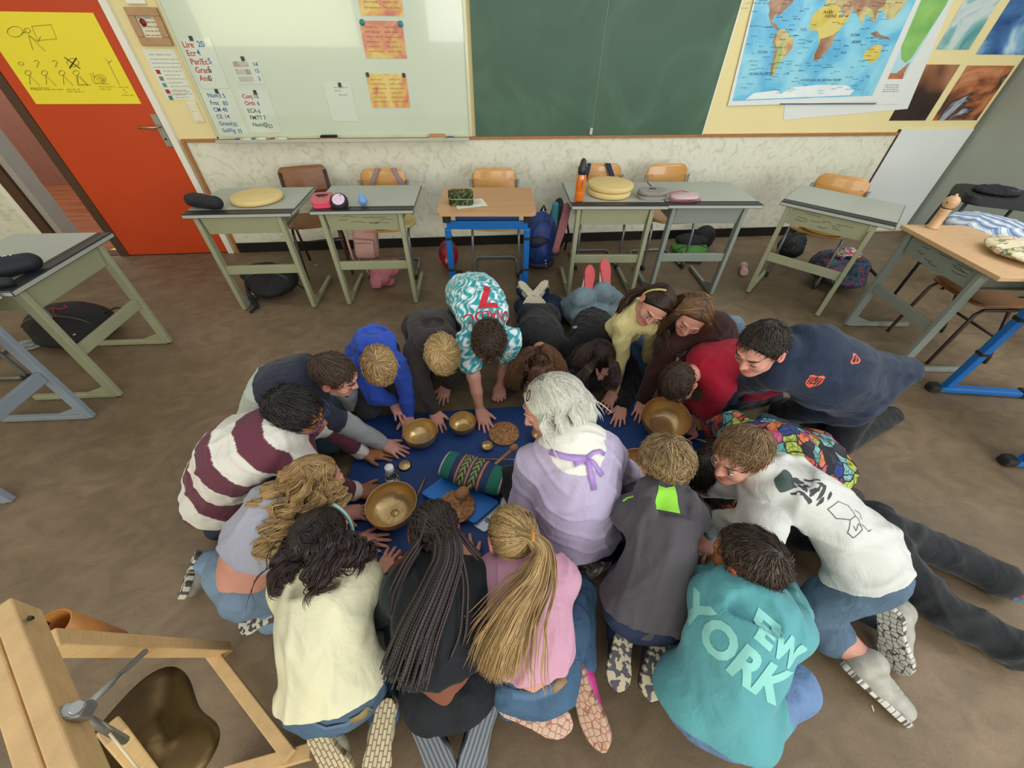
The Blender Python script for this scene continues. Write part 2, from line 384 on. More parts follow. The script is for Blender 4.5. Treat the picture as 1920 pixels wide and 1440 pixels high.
# --- safety notice
nt_, (x0, x1, z0, z1) = sheet('safety_notice', 'white sheet of printed safety rules below the framed certificate', 'notice', ((268, 91), (328, 93), (368, 188), (311, 186)), WY-.001, paper)
scribbles([(x0+.03, z1-.03, .15, .013)], WY-.0035, ink_r, nt_, 'notice_heading'); scribbles([(x0+.03, z0+.05, .16, .009), (x0+.03, z0+.03, .12, .009)], WY-.0035, ink_r, nt_, 'notice_footer', seed=5)
scribbles([(x0+(.02 if i < 3 else .07), z1-.055-i*.022, .19 if i < 3 else .10+.03*(i % 2), .008) for i in range(11)], WY-.0035, ink_k, nt_, 'notice_lettering', .0006)
for i, c_ in enumerate(('#a3252c', '#777777', '#6b8f85', '#a3252c', '#2c7d5a')):
    MB().box((x0+.035, WY-.004, z1-.125-i*.038), (.026, .002, .024)).done('pictogram', mat('pictogram '+c_, c_, .5, bump=0), nt_)
x0, x1, z0, z1 = rect_from(((347, 190), (366, 191), (385, 230), (366, 229)), WY-.01)
sw = thing('light_switch', 'double cream light switch plate on the wall beside the door', 'light switch', ((x0+x1)/2, WY-.001, (z0+z1)/2))
MB().box((0, -.005, 0), (x1-x0, .01, z1-z0), bevel=.003).done('plate', mat('ivory plastic', '#e0d9bd', .4), sw)
for sgn in (1, -1): MB().box((0, -.012, sgn*(z1-z0)*.23), ((x1-x0)*.6, .006, (z1-z0)*.36), bevel=.002).done('rocker', mat('ivory plastic', '', .4), sw)
q = W(256, 2, WY); MB().box((q[0], WY-.01, q[2]+.03), (.12, .02, .09), bevel=.004).done('wall_plate', whitep); tag(bpy.data.objects['wall_plate'], 'small white box on the wall above the framed certificate, cut by the picture edge', 'wall box')

# --- whiteboard
BX0, BX1 = -1.975, .055
wb = thing('whiteboard', 'large glossy whiteboard left of the green chalkboard', 'whiteboard', ((BX0+BX1)/2, WY-.001, .93))
bw = BX1-BX0
MB().box((0, -.015, .66), (bw-.03, .02, 1.27)).done('writing_surface', mat('white enamel', '#c9d2b9', .16, var=.02, vs=1.2, bump=.0, coat=.6), wb)
mb = MB()
mb.box((-bw/2+.008, -.018, .66), (.018, .03, 1.30), bevel=.003); mb.box((bw/2-.012, -.018, .66), (.026, .034, 1.30), bevel=.003); mb.box((0, -.018, .018), (bw, .03, .022), bevel=.003); mb.box((0, -.018, 1.30), (bw, .03, .022), bevel=.003)
mb.done('frame', mat('cream aluminium edge', '#c9c5a4', .4, .3), wb)
mb = MB(); mb.box((-.01, -.055, -.004), (bw-.04, .085, .006)); mb.box((-.01, -.097, .004), (bw-.04, .005, .022), bevel=.001)
mb.done('pen_tray', mat('pale aluminium tray', '#bfc1b0', .35, .5), wb)
BY = WY-.027
# green chalkboard
cb = thing('chalkboard', 'green chalkboard with a centre seam, right of the whiteboard', 'chalkboard', (1.08, WY-.001, .937))
green = ramp_mat('green slate', [(.25, '#33503a'), (.5, '#3a5a42'), (.68, '#46664f'), (.85, '#4a6a56')], scale=1.6, detail=7, distortion=1.6, rough=.5)
for sgn in (-1, 1): MB().box((sgn*.5, -.013, .65), (.994, .022, 1.30), bevel=.002).done('slate_panel', green, cb)
MB().box((.999, -.014, .65), (.010, .028, 1.30)).done('edge_strip', whitep, cb)
MB().box((0, -.010, .65), (.010, .018, 1.30)).done('seam_strip', mat('pale seam', '#8b9a80', .5), cb)
q = W(1108, 246, WY-.03); MB().box((q[0]-1.08, -.031, q[2]-.937), (.028, .014, .05), bevel=.003).done('latch', mat('scuffed steel latch', '#b9b7a4', .4, .6, var=.4, vs=120), cb)
# --- sheets on the whiteboard
plastic = mat('clear plastic pocket', '#cfd6c0', .12, var=.01, bump=0, coat=1)
def board_sheet(c4, label, m, name='paper_sheet', cat='paper', group=None):
    return sheet(name, label, cat, c4, BY, m, .0015, group)
magn = mat('black magnet', '#2a2b29', .4)
def magnet(px, py, label, m=magn, rnd=False):
    q = W(px, py, BY-.004); mb = MB()
    if rnd: mb.lathe([(0, 0), (.016, 0), (.018, .004), (.015, .008), (0, .008)], 20, T(q[0], BY-.002, q[2]) @ Matrix.Rotation(math.pi/2, 4, 'X'))
    else: mb.box((q[0], BY-.005, q[2]), (.022, .007, .026), bevel=.002)
    tag(mb.done('magnet', m), label, 'magnet', 'magnets holding sheets on the whiteboard')
def rows(o, data, size, xo=.0):
    by = {}
    for s_, px, py, c in data:
        q = W(px, py, BY-.002); by.setdefault(c, []).append(wtext(s_, size, q[0], q[2], BY-.0022, None, o, bold=.0006))
    for c, ms in by.items(): link('handwriting', join(ms), o, {'r': ink_r, 'b': ink_b, 'g': ink_g, 'k': ink_k}[c])
o, _ = board_sheet(((340, 72), (392, 71), (432, 164), (378, 167)), 'clear pocket listing Lire, Ecr, Gram and Ana in red, upper left of whiteboard', plastic)
rows(o, [('Lire', 342, 84, 'r'), ('20', 370, 83, 'b'), ('Ecr', 350, 100, 'r'), ('4', 369, 99, 'b'), ('Par/Ec', 357, 116, 'r'), ('5', 390, 115, 'b'), ('Gram', 366, 132, 'r'), ('5', 390, 131, 'g'), ('Ana', 374, 147, 'r'), ('0', 391, 147, 'g')], .046)
o, _ = board_sheet(((376, 168), (437, 167), (463, 251), (408, 252)), 'clear pocket listing Num, Frac, CM and Grand in blue, lower left of whiteboard', plastic)
rows(o, [('Num', 389, 179, 'b'), ('3 5', 410, 180, 'b'), ('Frac', 394, 193, 'b'), ('83', 418, 194, 'b'), ('CM', 400, 206, 'b'), ('40', 417, 206, 'b'), ('CE', 406, 219, 'b'), ('14', 421, 219, 'b'), ('Grand', 411, 232, 'b'), ('35', 436, 234, 'b'), ('Sol/Fig', 417, 245, 'b'), ('35', 445, 246, 'b')], .037)
o, _ = board_sheet(((447, 170), (506, 168), (524, 248), (467, 250)), 'clear pocket listing Conj, Orth and ECA in red and green, on the whiteboard', plastic)
rows(o, [('Conj', 454, 181, 'r'), ('10', 475, 181, 'b'), ('Orth', 459, 194, 'r'), ('6', 482, 194, 'b'), ('ECA', 464, 208, 'g'), ('6', 484, 209, 'b'), ('FMTT', 469, 221, 'g'), ('7', 494, 221, 'g'), ('Num@', 474, 234, 'g'), ('21', 503, 237, 'g')], .037)
o, r = board_sheet(((431, 113), (482, 111), (496, 156), (446, 158)), 'clear pocket with three small picture strips in the upper left of the whiteboard', plastic)
for k, c_ in enumerate(('#8f6b5c', '#7d8480', '#a9ada0')):
    MB().box((r[0]+(r[1]-r[0])*.36, BY-.0025, r[3]-(r[3]-r[2])*(.18+.31*k)), ((r[1]-r[0])*.55, .0015, (r[3]-r[2])*.22)).done('picture_strip', ramp_mat('strip'+c_, [(.3, c_), (.7, '#c9c4b4')], scale=22), o)
rows(o, [('14', 474, 121, 'b'), ('15', 477, 133, 'b'), ('3', 484, 148, 'b')], .034)
o, _ = board_sheet(((609, 153), (661, 156), (669, 228), (619, 226)), 'pale handwritten sheet under one black magnet in the middle of the whiteboard', mat('pale green white paper', '#cfd6c2', .3, var=.01, bump=0))
scribbles([(*(lambda q: (q[0], q[2]))(W(x, y, BY)), l_, .010) for x, y, l_ in ((626, 164, .10), (628, 170, .04), (636, 178, .06))], BY-.0022, ink_k, o)
def orange_print(c4, label, seed):
    m = ramp_mat('orange print %d' % seed, [(.3, '#c0674f'), (.42, '#d98a62'), (.5, '#dcb052'), (.58, '#e3c766'), (.75, '#cf8464')], scale=2.2, detail=3, distortion=1.5, stretch=(2, 1, 2), rough=.15, coat=1, rot=(0, 0, seed))
    o, r = board_sheet(c4, label, m)
    scribbles([(r[0]+(r[1]-r[0])*cx, r[3]-(r[3]-r[2])*(.16+.13*k), (r[1]-r[0])*(.28+.05*(k % 3)), .013) for k in range(6) for cx in (.10, .55)], BY-.0022, mat('brown pen ink', '#5a3a2c', .6, bump=0), o, seed=seed); return o
orange_print(((662, -55), (750, -52), (754, 31), (677, 28)), 'orange and yellow marbled poem sheet, topmost of the three, cut by the picture edge', 1)
orange_print(((675, 36), (757, 42), (761, 113), (684, 106)), 'orange and yellow marbled poem sheet held by two teal magnets', 2)
orange_print(((687, 137), (763, 140), (768, 204), (696, 200)), 'orange and yellow marbled poem sheet held by two black magnets, lowest of the three', 3)
teal = mat('teal magnet', '#2c7f86', .35)
magnet(679, 42, 'round teal magnet on the left corner of the middle poem sheet', teal, True)
magnet(751, 45, 'round teal magnet on the right corner of the middle poem sheet', teal, True)
for px, py, l in ((689, 140, 'black magnet on the left corner of the lowest poem sheet'), (757, 141, 'black magnet on the right corner of the lowest poem sheet'), (358, 72, 'black magnet above the red list starting with Lire'), (406, 171, 'black magnet above the blue list starting with Num'), (478, 173, 'black magnet above the list starting with Conj'), (455, 110, 'black magnet above the three picture strips'), (637, 159, 'black magnet on the pale sheet in the middle of the board')): magnet(px, py, l)
# --- pens on the tray
TY = WY-.06; TZ = .930
def pen(px, py, L, body, cap, label, r=.009):
    q = W(px, py, TY); x = q[0]; t = thing('board_marker', label, 'marker pen', (x, TY, TZ+r))
    MB().tube([(-L*.2, 0, 0), (L*.5, 0, 0)], r, 12).done('barrel', body, t); MB().tube([(-L*.5, 0, 0), (-L*.46, 0, 0), (-L*.2, 0, 0)], [r*.7, r*1.05, r*1.1], 12).done('cap', cap, t)
wpl = mat('white plastic', '#dcdcd4', .35); bpl = mat('blue plastic', '#2b3f8f', .35); gpl = mat('green plastic', '#3c7a5a', .35)
pen(458, 263, .13, wpl, bpl, 'white board marker with blue cap, leftmost on the whiteboard tray')
pen(486, 262, .11, wpl, gpl, 'white board marker with green band, second on the whiteboard tray', .011)
pen(522, 260, .13, wpl, mat('red plastic', '#a8332f', .35), 'white board marker with red cap, third on the whiteboard tray', .010)
pen(845, 258, .055, bpl, bpl, 'short blue marker cap at the right end of the whiteboard tray')
pale_wood = mat('pale beech', '#c39a63', .5, var=.12, vs=14, stretch=(1, 8, 8))
for px, felt, lb in ((617, '#17120e', 'wooden board eraser with thick black felt on the tray'), (820, '#b98a55', 'plain wooden board eraser near the right end of the tray')):
    q = W(px, 258, TY); t = thing('board_eraser', lb, 'board eraser', (q[0], TY, TZ))
    MB().box((0, 0, .009), (.13, .045, .018), bevel=.004).done('wooden_back', pale_wood, t); MB().box((0, 0, .026), (.125, .042, .016), bevel=.003).done('felt', mat('felt '+felt, felt, .9), t)

# --- maps
def wp(px, py, Y): q = W(px, py, Y); return (q[0], q[2])
def c4m(x, y): return (1360+x*.29167, y*.29167)
def poly_sheet(name, label, cat, c, Y, m, th=.0015):
    """a paper hung slightly askew: its own four corners"""
    M = Matrix(((1, 0, 0, 0), (0, 0, -1, Y), (0, 1, 0, 0), (0, 0, 0, 1)))
    o = MB().prism(c, 0, th, M).done(name, m)
    if label: tag(o, label, cat)
    return o
mapw = mat('map paper', '#dfe1d8', .4, var=.01, bump=.03, bs=12, coat=.3)
m3 = poly_sheet('relief_map', 'white edged sheet hanging slightly askew behind the two coloured maps', 'map', [wp(1468, 225, WY), wp(1701, 204, WY), wp(1812, -60, WY), wp(1500, -60, WY)], WY-.002, mapw)
m2c = [wp(1560, 196, WY), wp(1683, 195, WY), wp(1800, -40, WY), wp(1600, -40, WY)]
m2 = poly_sheet('regional_map', 'green physical map partly hidden behind the world map', 'map', m2c, WY-.006, mapw)
def map_print(parent, pts, Y, m, th=.0004, name='map_print'):
    M = Matrix(((1, 0, 0, 0), (0, 0, -1, Y), (0, 1, 0, 0), (0, 0, 0, 1)))
    return MB().prism([wp(*c4m(*p), Y) for p in pts], 0, th, M).done(name, m, parent)
gmap = ramp_mat('green lowland print', [(.3, '#6fa653'), (.55, '#8cbf66'), (.75, '#b9cf7c')], scale=5, detail=8, rough=.4)
map_print(m2, [(1030, 505), (1250, 0), (1200, -60), (1460, -60), (1440, 0), (1190, 420), (1150, 500)], WY-.0078, ramp_mat('pale sea print', [(.3, '#a6cfd9'), (.7, '#c3dfe0')], scale=3))
map_print(m2, [(1130, 380), (1130, 300), (1255, 0), (1250, -60), (1455, -60), (1420, 30), (1200, 370), (1160, 405)], WY-.0083, gmap, name='land_print')
map_print(m2, [(1030, 508), (1040, 470), (1100, 470), (1190, 395), (1150, 470), (1140, 508)], WY-.0083, ramp_mat('red brown relief print', [(.3, '#a2502f'), (.7, '#c98a62')], scale=12), name='relief_print')
scribbles([(*wp(*c4m(1000, 545+i*14), WY), .16, .008) for i in range(4)], WY-.0085, ink_k, m2, 'legend_lettering', .0007)
m1 = thing('world_map', 'large wall map of the world with blue oceans, right of the chalkboard', 'map', (0, 0, 0))
m1.location = (0, 0, 0)
poly_sheet('map_sheet', None, None, [wp(1363, 198, WY), wp(1644, 190, WY), wp(1724, 0, WY), wp(1757, -80, WY), wp(1428, -80, WY), wp(1412, 0, WY)], WY-.012, mapw, .002).parent = m1
YM = WY-.0145
sea = ramp_mat('ocean print', [(.28, '#57a9cf'), (.45, '#6fbddb'), (.6, '#8fcfe0'), (.8, '#a5d9e2')], scale=5, detail=7, distortion=.8, rough=.32, coat=.3)
map_print(m1, [(45, 650), (945, 615), (1225, 0), (1290, -150), (150, -150), (195, 0)], YM, sea, name='ocean_print')
land_y = ramp_mat('desert land print', [(.3, '#c9b04a'), (.5, '#dcc765'), (.7, '#cdbf7d')], scale=7, detail=8, rough=.35)
land_g = ramp_mat('green and ochre land print', [(.35, '#a5b56a'), (.5, '#cfc283'), (.65, '#b98b62')], scale=8, detail=8, rough=.35)
land_b = ramp_mat('mountain land print', [(.3, '#7d5a48'), (.5, '#a27a5f'), (.7, '#bfa57e')], scale=10, detail=8, rough=.35)
ice = mat('ice cap print', '#e2e8e4', .35, bump=0)
YL = YM-.0006
map_print(m1, [(345, 190), (380, 188), (405, 215), (440, 250), (430, 310), (395, 350), (365, 385), (335, 430), (315, 480), (298, 495), (300, 440), (320, 360), (330, 320), (308, 270), (312, 235), (330, 215)], YL, land_g, name='south_america_print')
map_print(m1, [(318, 225), (330, 222), (322, 270), (335, 325), (322, 380), (300, 480), (292, 495), (290, 440), (312, 355), (318, 320), (305, 270)], YL-.0004, land_b, name='andes_print')
map_print(m1, [(275, 20), (330, -60), (470, -60), (430, 20), (375, 70), (345, 100), (318, 95), (300, 140), (330, 160), (350, 195), (330, 190), (290, 150), (278, 100), (285, 60)], YL, land_b, name='north_america_print')
map_print(m1, [(560, 100), (600, 60), (660, 25), (735, 40), (745, 90), (760, 110), (810, 90), (770, 150), (735, 190), (700, 235), (690, 280), (640, 340), (610, 380), (565, 398), (570, 350), (600, 290), (600, 225), (590, 195), (545, 195), (540, 165)], YL, land_y, name='africa_print')
map_print(m1, [(690, 225), (735, 190), (700, 240), (690, 280), (640, 345), (605, 382), (568, 392), (572, 350), (602, 290), (610, 250), (650, 240)], YL-.0004, land_b, name='southern_africa_print')
map_print(m1, [(640, 20), (640, -60), (700, -100), (1240, -100), (1130, 60), (1080, 120), (1040, 120), (1010, 60), (985, 80), (960, 150), (930, 110), (905, 90), (880, 160), (850, 95), (815, 60), (800, 30), (815, 80), (780, 110), (765, 105), (740, 45), (700, 30)], YL, land_g, name='asia_print')
map_print(m1, [(790, 15), (870, -20), (1050, -40), (1020, 40), (985, 60), (960, 130), (945, 60), (900, 40), (850, 60)], YL-.0004, land_b, name='himalaya_print')
map_print(m1, [(880, 380), (900, 330), (950, 295), (990, 285), (1010, 300), (985, 370), (955, 400), (925, 405), (915, 385)], YL, land_y, name='australia_print')
map_print(m1, [(930, 215), (970, 200), (1000, 225), (1050, 240), (1060, 255), (1000, 245), (960, 235)], YL, land_b, name='islands_print')
map_print(m1, [(130, 640), (180, 600), (330, 580), (360, 600), (440, 560), (600, 545), (780, 550), (830, 580), (800, 612)], YL, ice, name='antarctica_print')
rr = random.Random(3); tm = []; sc_ = []
for _ in range(170):
    x, y = rr.uniform(90, 1100), rr.uniform(-40, 600)
    if x > 1150-(y*.42): continue
    q = wp(*c4m(x, y), YM); sc_.append((q[0], q[1], rr.uniform(.03, .07), .008))
for s_, x, y in (('OCEAN', 800, 225), ('INDIEN', 810, 270), ('OCEAN PACIFIQUE', 150, 475), ('OCEAN', 205, 335), ('OCEAN GLACIAL ANTARCTIQUE', 480, 515)):
    q = wp(*c4m(x, y), YM); tm.append(wtext(s_, .024, q[0], q[1], YL-.0012, None, m1, shear=.3))
scribbles(sc_, YL-.0012, mat('navy print ink', '#2c4c66', .6, bump=0), m1, 'place_names', .0007, 9)
link('map_lettering', join(tm), m1, mat('navy print ink', '#2c4c66', .6, bump=0))
scribbles([(*wp(*c4m(630, 78), YM), .07, .03), (*wp(*c4m(640, 103), YM), .15, .026)], YL-.0015, ink_k, m1, 'pencil_note', .002, 4)
MB().box(((wp(1462, 195, YM)[0]+wp(1642, 195, YM)[0])/2, YM-.003, wp(1570, 194.5, YM)[1]), (wp(1642, 195, YM)[0]-wp(1462, 195, YM)[0], .003, .007)).done('blue_edge_tape', mat('navy tape', '#2b3470', .4), m1)
# --- four landscape photographs
sheet('iceberg_photo', 'photo print of white and green glacier ice, left of the upper pair', 'photo', ((1806, 0), (1876, 0), (1816, 93), (1758, 93)), WY-.001, ramp_mat('glacier photo', [(.3, '#2f7f86'), (.44, '#7fb0ac'), (.52, '#c9d4cf'), (.7, '#a9bcb9')], scale=2.6, detail=5, distortion=1.2, rough=.3), r=(W(1787, 93, WY)[0]-.16, W(1816, 93, WY)[0], W(1787, 93, WY)[2], W(1787, 93, WY)[2]+.62))
sheet('iceberg_photo', 'photo print of a blue iceberg at sea, right of the upper pair', 'photo', None, WY-.001, ramp_mat('iceberg photo', [(.3, '#24467a'), (.45, '#4a78ab'), (.56, '#8fb8cf'), (.64, '#c9dde0'), (.8, '#51709c')], scale=2.4, detail=6, distortion=.8, rough=.3, stretch=(1, 1, 1.6)), r=(W(1829, 102, WY)[0], 4.745, W(1829, 102, WY)[2], W(1829, 102, WY)[2]+.62))
rc = rect_from(((1742, 121), (1799, 121), (1735, 226), (1652, 226)), WY)
sheet('desert_photo', 'photo print of a dark curved sand dune, left of the lower pair', 'photo', None, WY-.0012, ramp_mat('dune photo', [(.35, '#1d1617'), (.46, '#3b2723'), (.53, '#8c5a3d'), (.66, '#c08a68'), (.8, '#2a2d55')], scale=1.7, detail=2, distortion=.9, rough=.3), r=rc)
rc = rect_from(((1815, 121), (1901, 125), (1830, 226), (1748, 225)), WY)
sheet('desert_photo', 'photo print of an orange canyon with white water, right of the lower pair', 'photo', None, WY-.0012, ramp_mat('canyon photo', [(.3, '#2c4c86'), (.38, '#aeb6bd'), (.46, '#3a2a22'), (.56, '#a5603a'), (.68, '#c98a5e'), (.8, '#57492c')], scale=2.2, detail=5, distortion=2.2, rough=.3), r=(rc[0], min(rc[1], 4.74), rc[2], rc[3]))
# ------------------------------------------------------------------ desks and chairs
lam = mat('pale grey laminate', '#a5a89b', .42, var=.05, vs=3, bump=.04, bs=200, spec=.45)
edge_k = mat('black desk edge', '#24262a', .45)
groove = mat('dark brown pen groove', '#33281f', .6)
olive = mat('olive green painted steel', '#999a7a', .42, var=.07, vs=4, bump=.05, bs=30)
greyst = mat('grey green painted steel', '#838a80', .42, var=.07, vs=4, bump=.05, bs=30)
bluegrey = mat('blue grey painted steel', '#858f98', .4, var=.07, vs=4, bump=.05, bs=30)
beech_top = mat('warm beech laminate', '#bf9266', .45, var=.08, vs=3, stretch=(1, 14, 8), bump=.03)
chip_top = mat('pale plywood', '#c9a377', .55, var=.07, vs=30, bump=.05)
blue_st = mat('bright blue painted steel', '#1763ab', .35, var=.05, vs=6)
rubber = mat('black rubber foot', '#1b1b1a', .7)
dark_in = mat('dark scratched sheet steel', '#55594a', .6)
def desk(label, loc, rz, metal=None, top='laminate', group='metal school desks', marks=False, width=.68):
    st = metal or olive; t = thing('school_desk', label, 'desk', loc, math.radians(rz), group); w = width; dp = .535
    if top == 'laminate':
        mb = MB(); mb.box((w/2, dp/2, .716), (w, dp, .026), bevel=.004, mi=0)
        mb.box((w/2, .026, .7296), (w-.012, .044, .003), mi=1); mb.box((w/2, .066, .7293), (w-.01, .028, .0022), mi=2)
        mb.box((w/2, .078+(dp-.084)/2, .7296), (w-.012, dp-.084, .003), mi=1)
        mb.done('desktop', [edge_k, lam, groove], t)
    else:
        MB().prism([(x+w/2, y+dp/2) for x, y in rrect(w+.02, dp, .006, 2)], .704, .728, bevel=.003).done('desktop', chip_top, t)
    # drawer tray under the top: sloping front panel, sides, floor
    x0, x1 = .085, w-.12; mb = MB(); th = .004
    mb.bar(((x0+x1)/2, .035, .695), ((x0+x1)/2, .052, .578), x1-x0, th, up=(1, 0, 0)) if False else None
    M = Matrix(((1, 0, 0, 0), (0, 1, 0, 0), (0, 0, 1, 0), (0, 0, 0, 1)))
    yz = [(.034, .703), (.052, .585), (.40, .585), (.42, .62)]
    def panel(pts4):
        bm = mb.bm; v = [bm.verts.new(p) for p in pts4]; bm.faces.new(v)
    for (ya, za), (yb, zb) in zip(yz, yz[1:]): panel([(x0, ya, za), (x1, ya, za), (x1, yb, zb), (x0, yb, zb)])
    panel([(x0, .034, .703), (x0, .052, .585), (x0, .40, .585), (x0, .40, .703)])
    panel([(x1-.03, .07, .703), (x1-.03, .07, .585), (x1-.03, .40, .585), (x1-.03, .40, .703)])
    panel([(x0, .05, .702), (x1, .05, .702), (x1, .40, .702), (x0, .40, .702)])
    o = mb.done('drawer_tray', st, t); so = o.modifiers.new('thick', 'SOLIDIFY'); so.thickness = .004; so.offset = 0
    if marks:
        mk = MB(); r_ = random.Random(int(loc[0]*100))
        for _ in range(9):
            x = r_.uniform(x0+.03, x1-.12); z = r_.uniform(.605, .685); y = .034+(.703-z)*.15-.003
            mk.tube([(x, y, z), (x+.04, y, z+.006*r_.uniform(-1, 1)), (x+r_.uniform(.05, .1), y, z+.008*r_.uniform(-1, 1))], .0012, 4)
        mk.done('pencil_scribble', ink_k, o)
    for xs in (.06, w-.10):
        mb = MB(); mb.box((xs, .048, .36), (.03, .052, .70), bevel=.004)
        mb.done('leg', st, t)
        mb = MB(); mb.bar((xs, .05, .018), (xs, .50, .018), .028, .030, bevel=.004)
        Mx = Matrix(((0, 0, 1, xs), (1, 0, 0, 0), (0, 1, 0, 0), (0, 0, 0, 1)))
        mb.prism([(.07, .03), (.22, .03), (.07, .085)], -.004, .004, Mx)
        mb.done('foot_rail', st, t); MB().bar((xs, .06, .693), (xs, .45, .693), .028, .02).done('top_bracket', st, t)
    MB().box((w/2-.02, .048, .325), (w-.19, .022, .062), bevel=.003).done('crossbar', st, t)
    return t
def blue_desk(label, loc, rz, w=.66):
    t = thing('school_desk', label, 'desk', loc, math.radians(rz), 'beech topped blue desks')
    MB().prism([(x+w/2, y+.265) for x, y in rrect(w, .53, .03, 5)], .706, .730, bevel=.004).done('desktop', beech_top, t)
    MB().box((w/2, .07, .625), (w-.1, .022, .055), bevel=.003).done('front_rail', blue_st, t)
    mb = MB(); mb.box((w/2, .27, .665), (w-.22, .34, .06), bevel=.01); mb.done('book_tray', mat('navy blue tray', '#173a7a', .5), t)
    for xs in (.055, w-.055):
        mb = MB(); mb.box((xs, .07, .31), (.042, .042, .58), bevel=.006, mi=0); mb.box((xs, .07, .535), (.048, .048, .022), bevel=.004, mi=1); mb.box((xs, .07, .30), (.048, .048, .02), bevel=.004, mi=1)
        mb.box((xs, .07, .675), (.05, .07, .055), bevel=.008, mi=1)
        mb.done('leg', [blue_st, rubber], t)
        mb = MB(); mb.bar((xs, .02, .025), (xs, .50, .025), .05, .034, bevel=.008); f = mb.done('foot_rail', blue_st, t); MB().bar((xs, .08, .69), (xs, .46, .69), .035, .03).done('top_bracket', blue_st, t)
        for yy in (0, .52): MB().box((xs, yy, .028), (.06, .06, .05), bevel=.012).done('rubber_foot', rubber, f)
    return t
olive_group = 'olive metal school desks'
desk('olive metal desk against the left of the row, beside the red door', (-1.841, 2.713, 0), -.9, group=olive_group)
desk('olive metal desk second from the door, with pink case and blue egg shaker', (-1.058, 2.725, 0), -1.9, group=olive_group, marks=True)
blue_desk('beech topped desk with bright blue frame under the whiteboard corner', (-.225, 2.637, 0), -4)
desk('olive metal desk with orange bottle and two foam discs', (.694, 2.704, 0), -3.9, group=olive_group)
desk('grey metal desk joined to the right of the desk with the orange bottle', (1.375, 2.675, 0), -3.9, metal=greyst, group=olive_group)
desk('angled olive metal desk with scribbled tray near the white corner panel', (2.221, 2.698, 0), -47.8, group=olive_group, marks=True)
desk('pale plywood topped metal desk holding the wooden peg, right side', (2.74, 2.22, 0), -96.2, metal=greyst, top='ply', group='plywood topped desk', marks=True)
desk('olive metal desk at the left edge with the black pencil pouch', (-2.108, 1.778, 0), 88.3, group=olive_group)
desk('blue grey metal desk low at the left edge, nearest the camera', (-2.17, 1.09, 0), 88, metal=bluegrey, group=olive_group)
blue_desk('beech topped desk with bright blue frame cut by the right edge', (2.80, 1.50, 0), -101)

ply = mat('varnished beech plywood', '#c58f4b', .32, var=.1, vs=5, stretch=(2, 2, 9), bump=.03, coat=.3)
ply_d = mat('dark varnished plywood', '#7f4d20', .4, var=.14, vs=5, stretch=(2, 2, 9), bump=.04, coat=.1)
tube_g = mat('grey steel tube', '#83898c', .35, .55, var=.05)
tube_b = mat('dark brown steel tube', '#40322b', .4, .4, var=.08)
def curved_sheet(w, h, r, bend, th, M, m, name, parent, nx=14, ny=8):
    """a rounded plywood sheet bent across its width"""
    bm = bmesh.new(); o = rrect(w, h, r, 6); vs = [bm.verts.new((x, y, 0)) for x, y in o]; bm.faces.new(vs)
    for k in range(1, nx):
        x = -w/2+w*k/nx
        bmesh.ops.bisect_plane(bm, geom=bm.verts[:]+bm.edges[:]+bm.faces[:], plane_co=(x, 0, 0), plane_no=(1, 0, 0))
    for k in range(1, ny):
        y = -h/2+h*k/ny
        bmesh.ops.bisect_plane(bm, geom=bm.verts[:]+bm.edges[:]+bm.faces[:], plane_co=(0, y, 0), plane_no=(0, 1, 0))
    for v in bm.verts: v.co.z = bend*((2*v.co.x/w)**2)
    for v in bm.verts: v.co = M @ v.co
    me = bpy.data.meshes.new(name); bm.to_mesh(me); bm.free(); ob = link(name, me, parent, m, True)
    so = ob.modifiers.new('thick', 'SOLIDIFY'); so.thickness = th; so.offset = 0; return ob
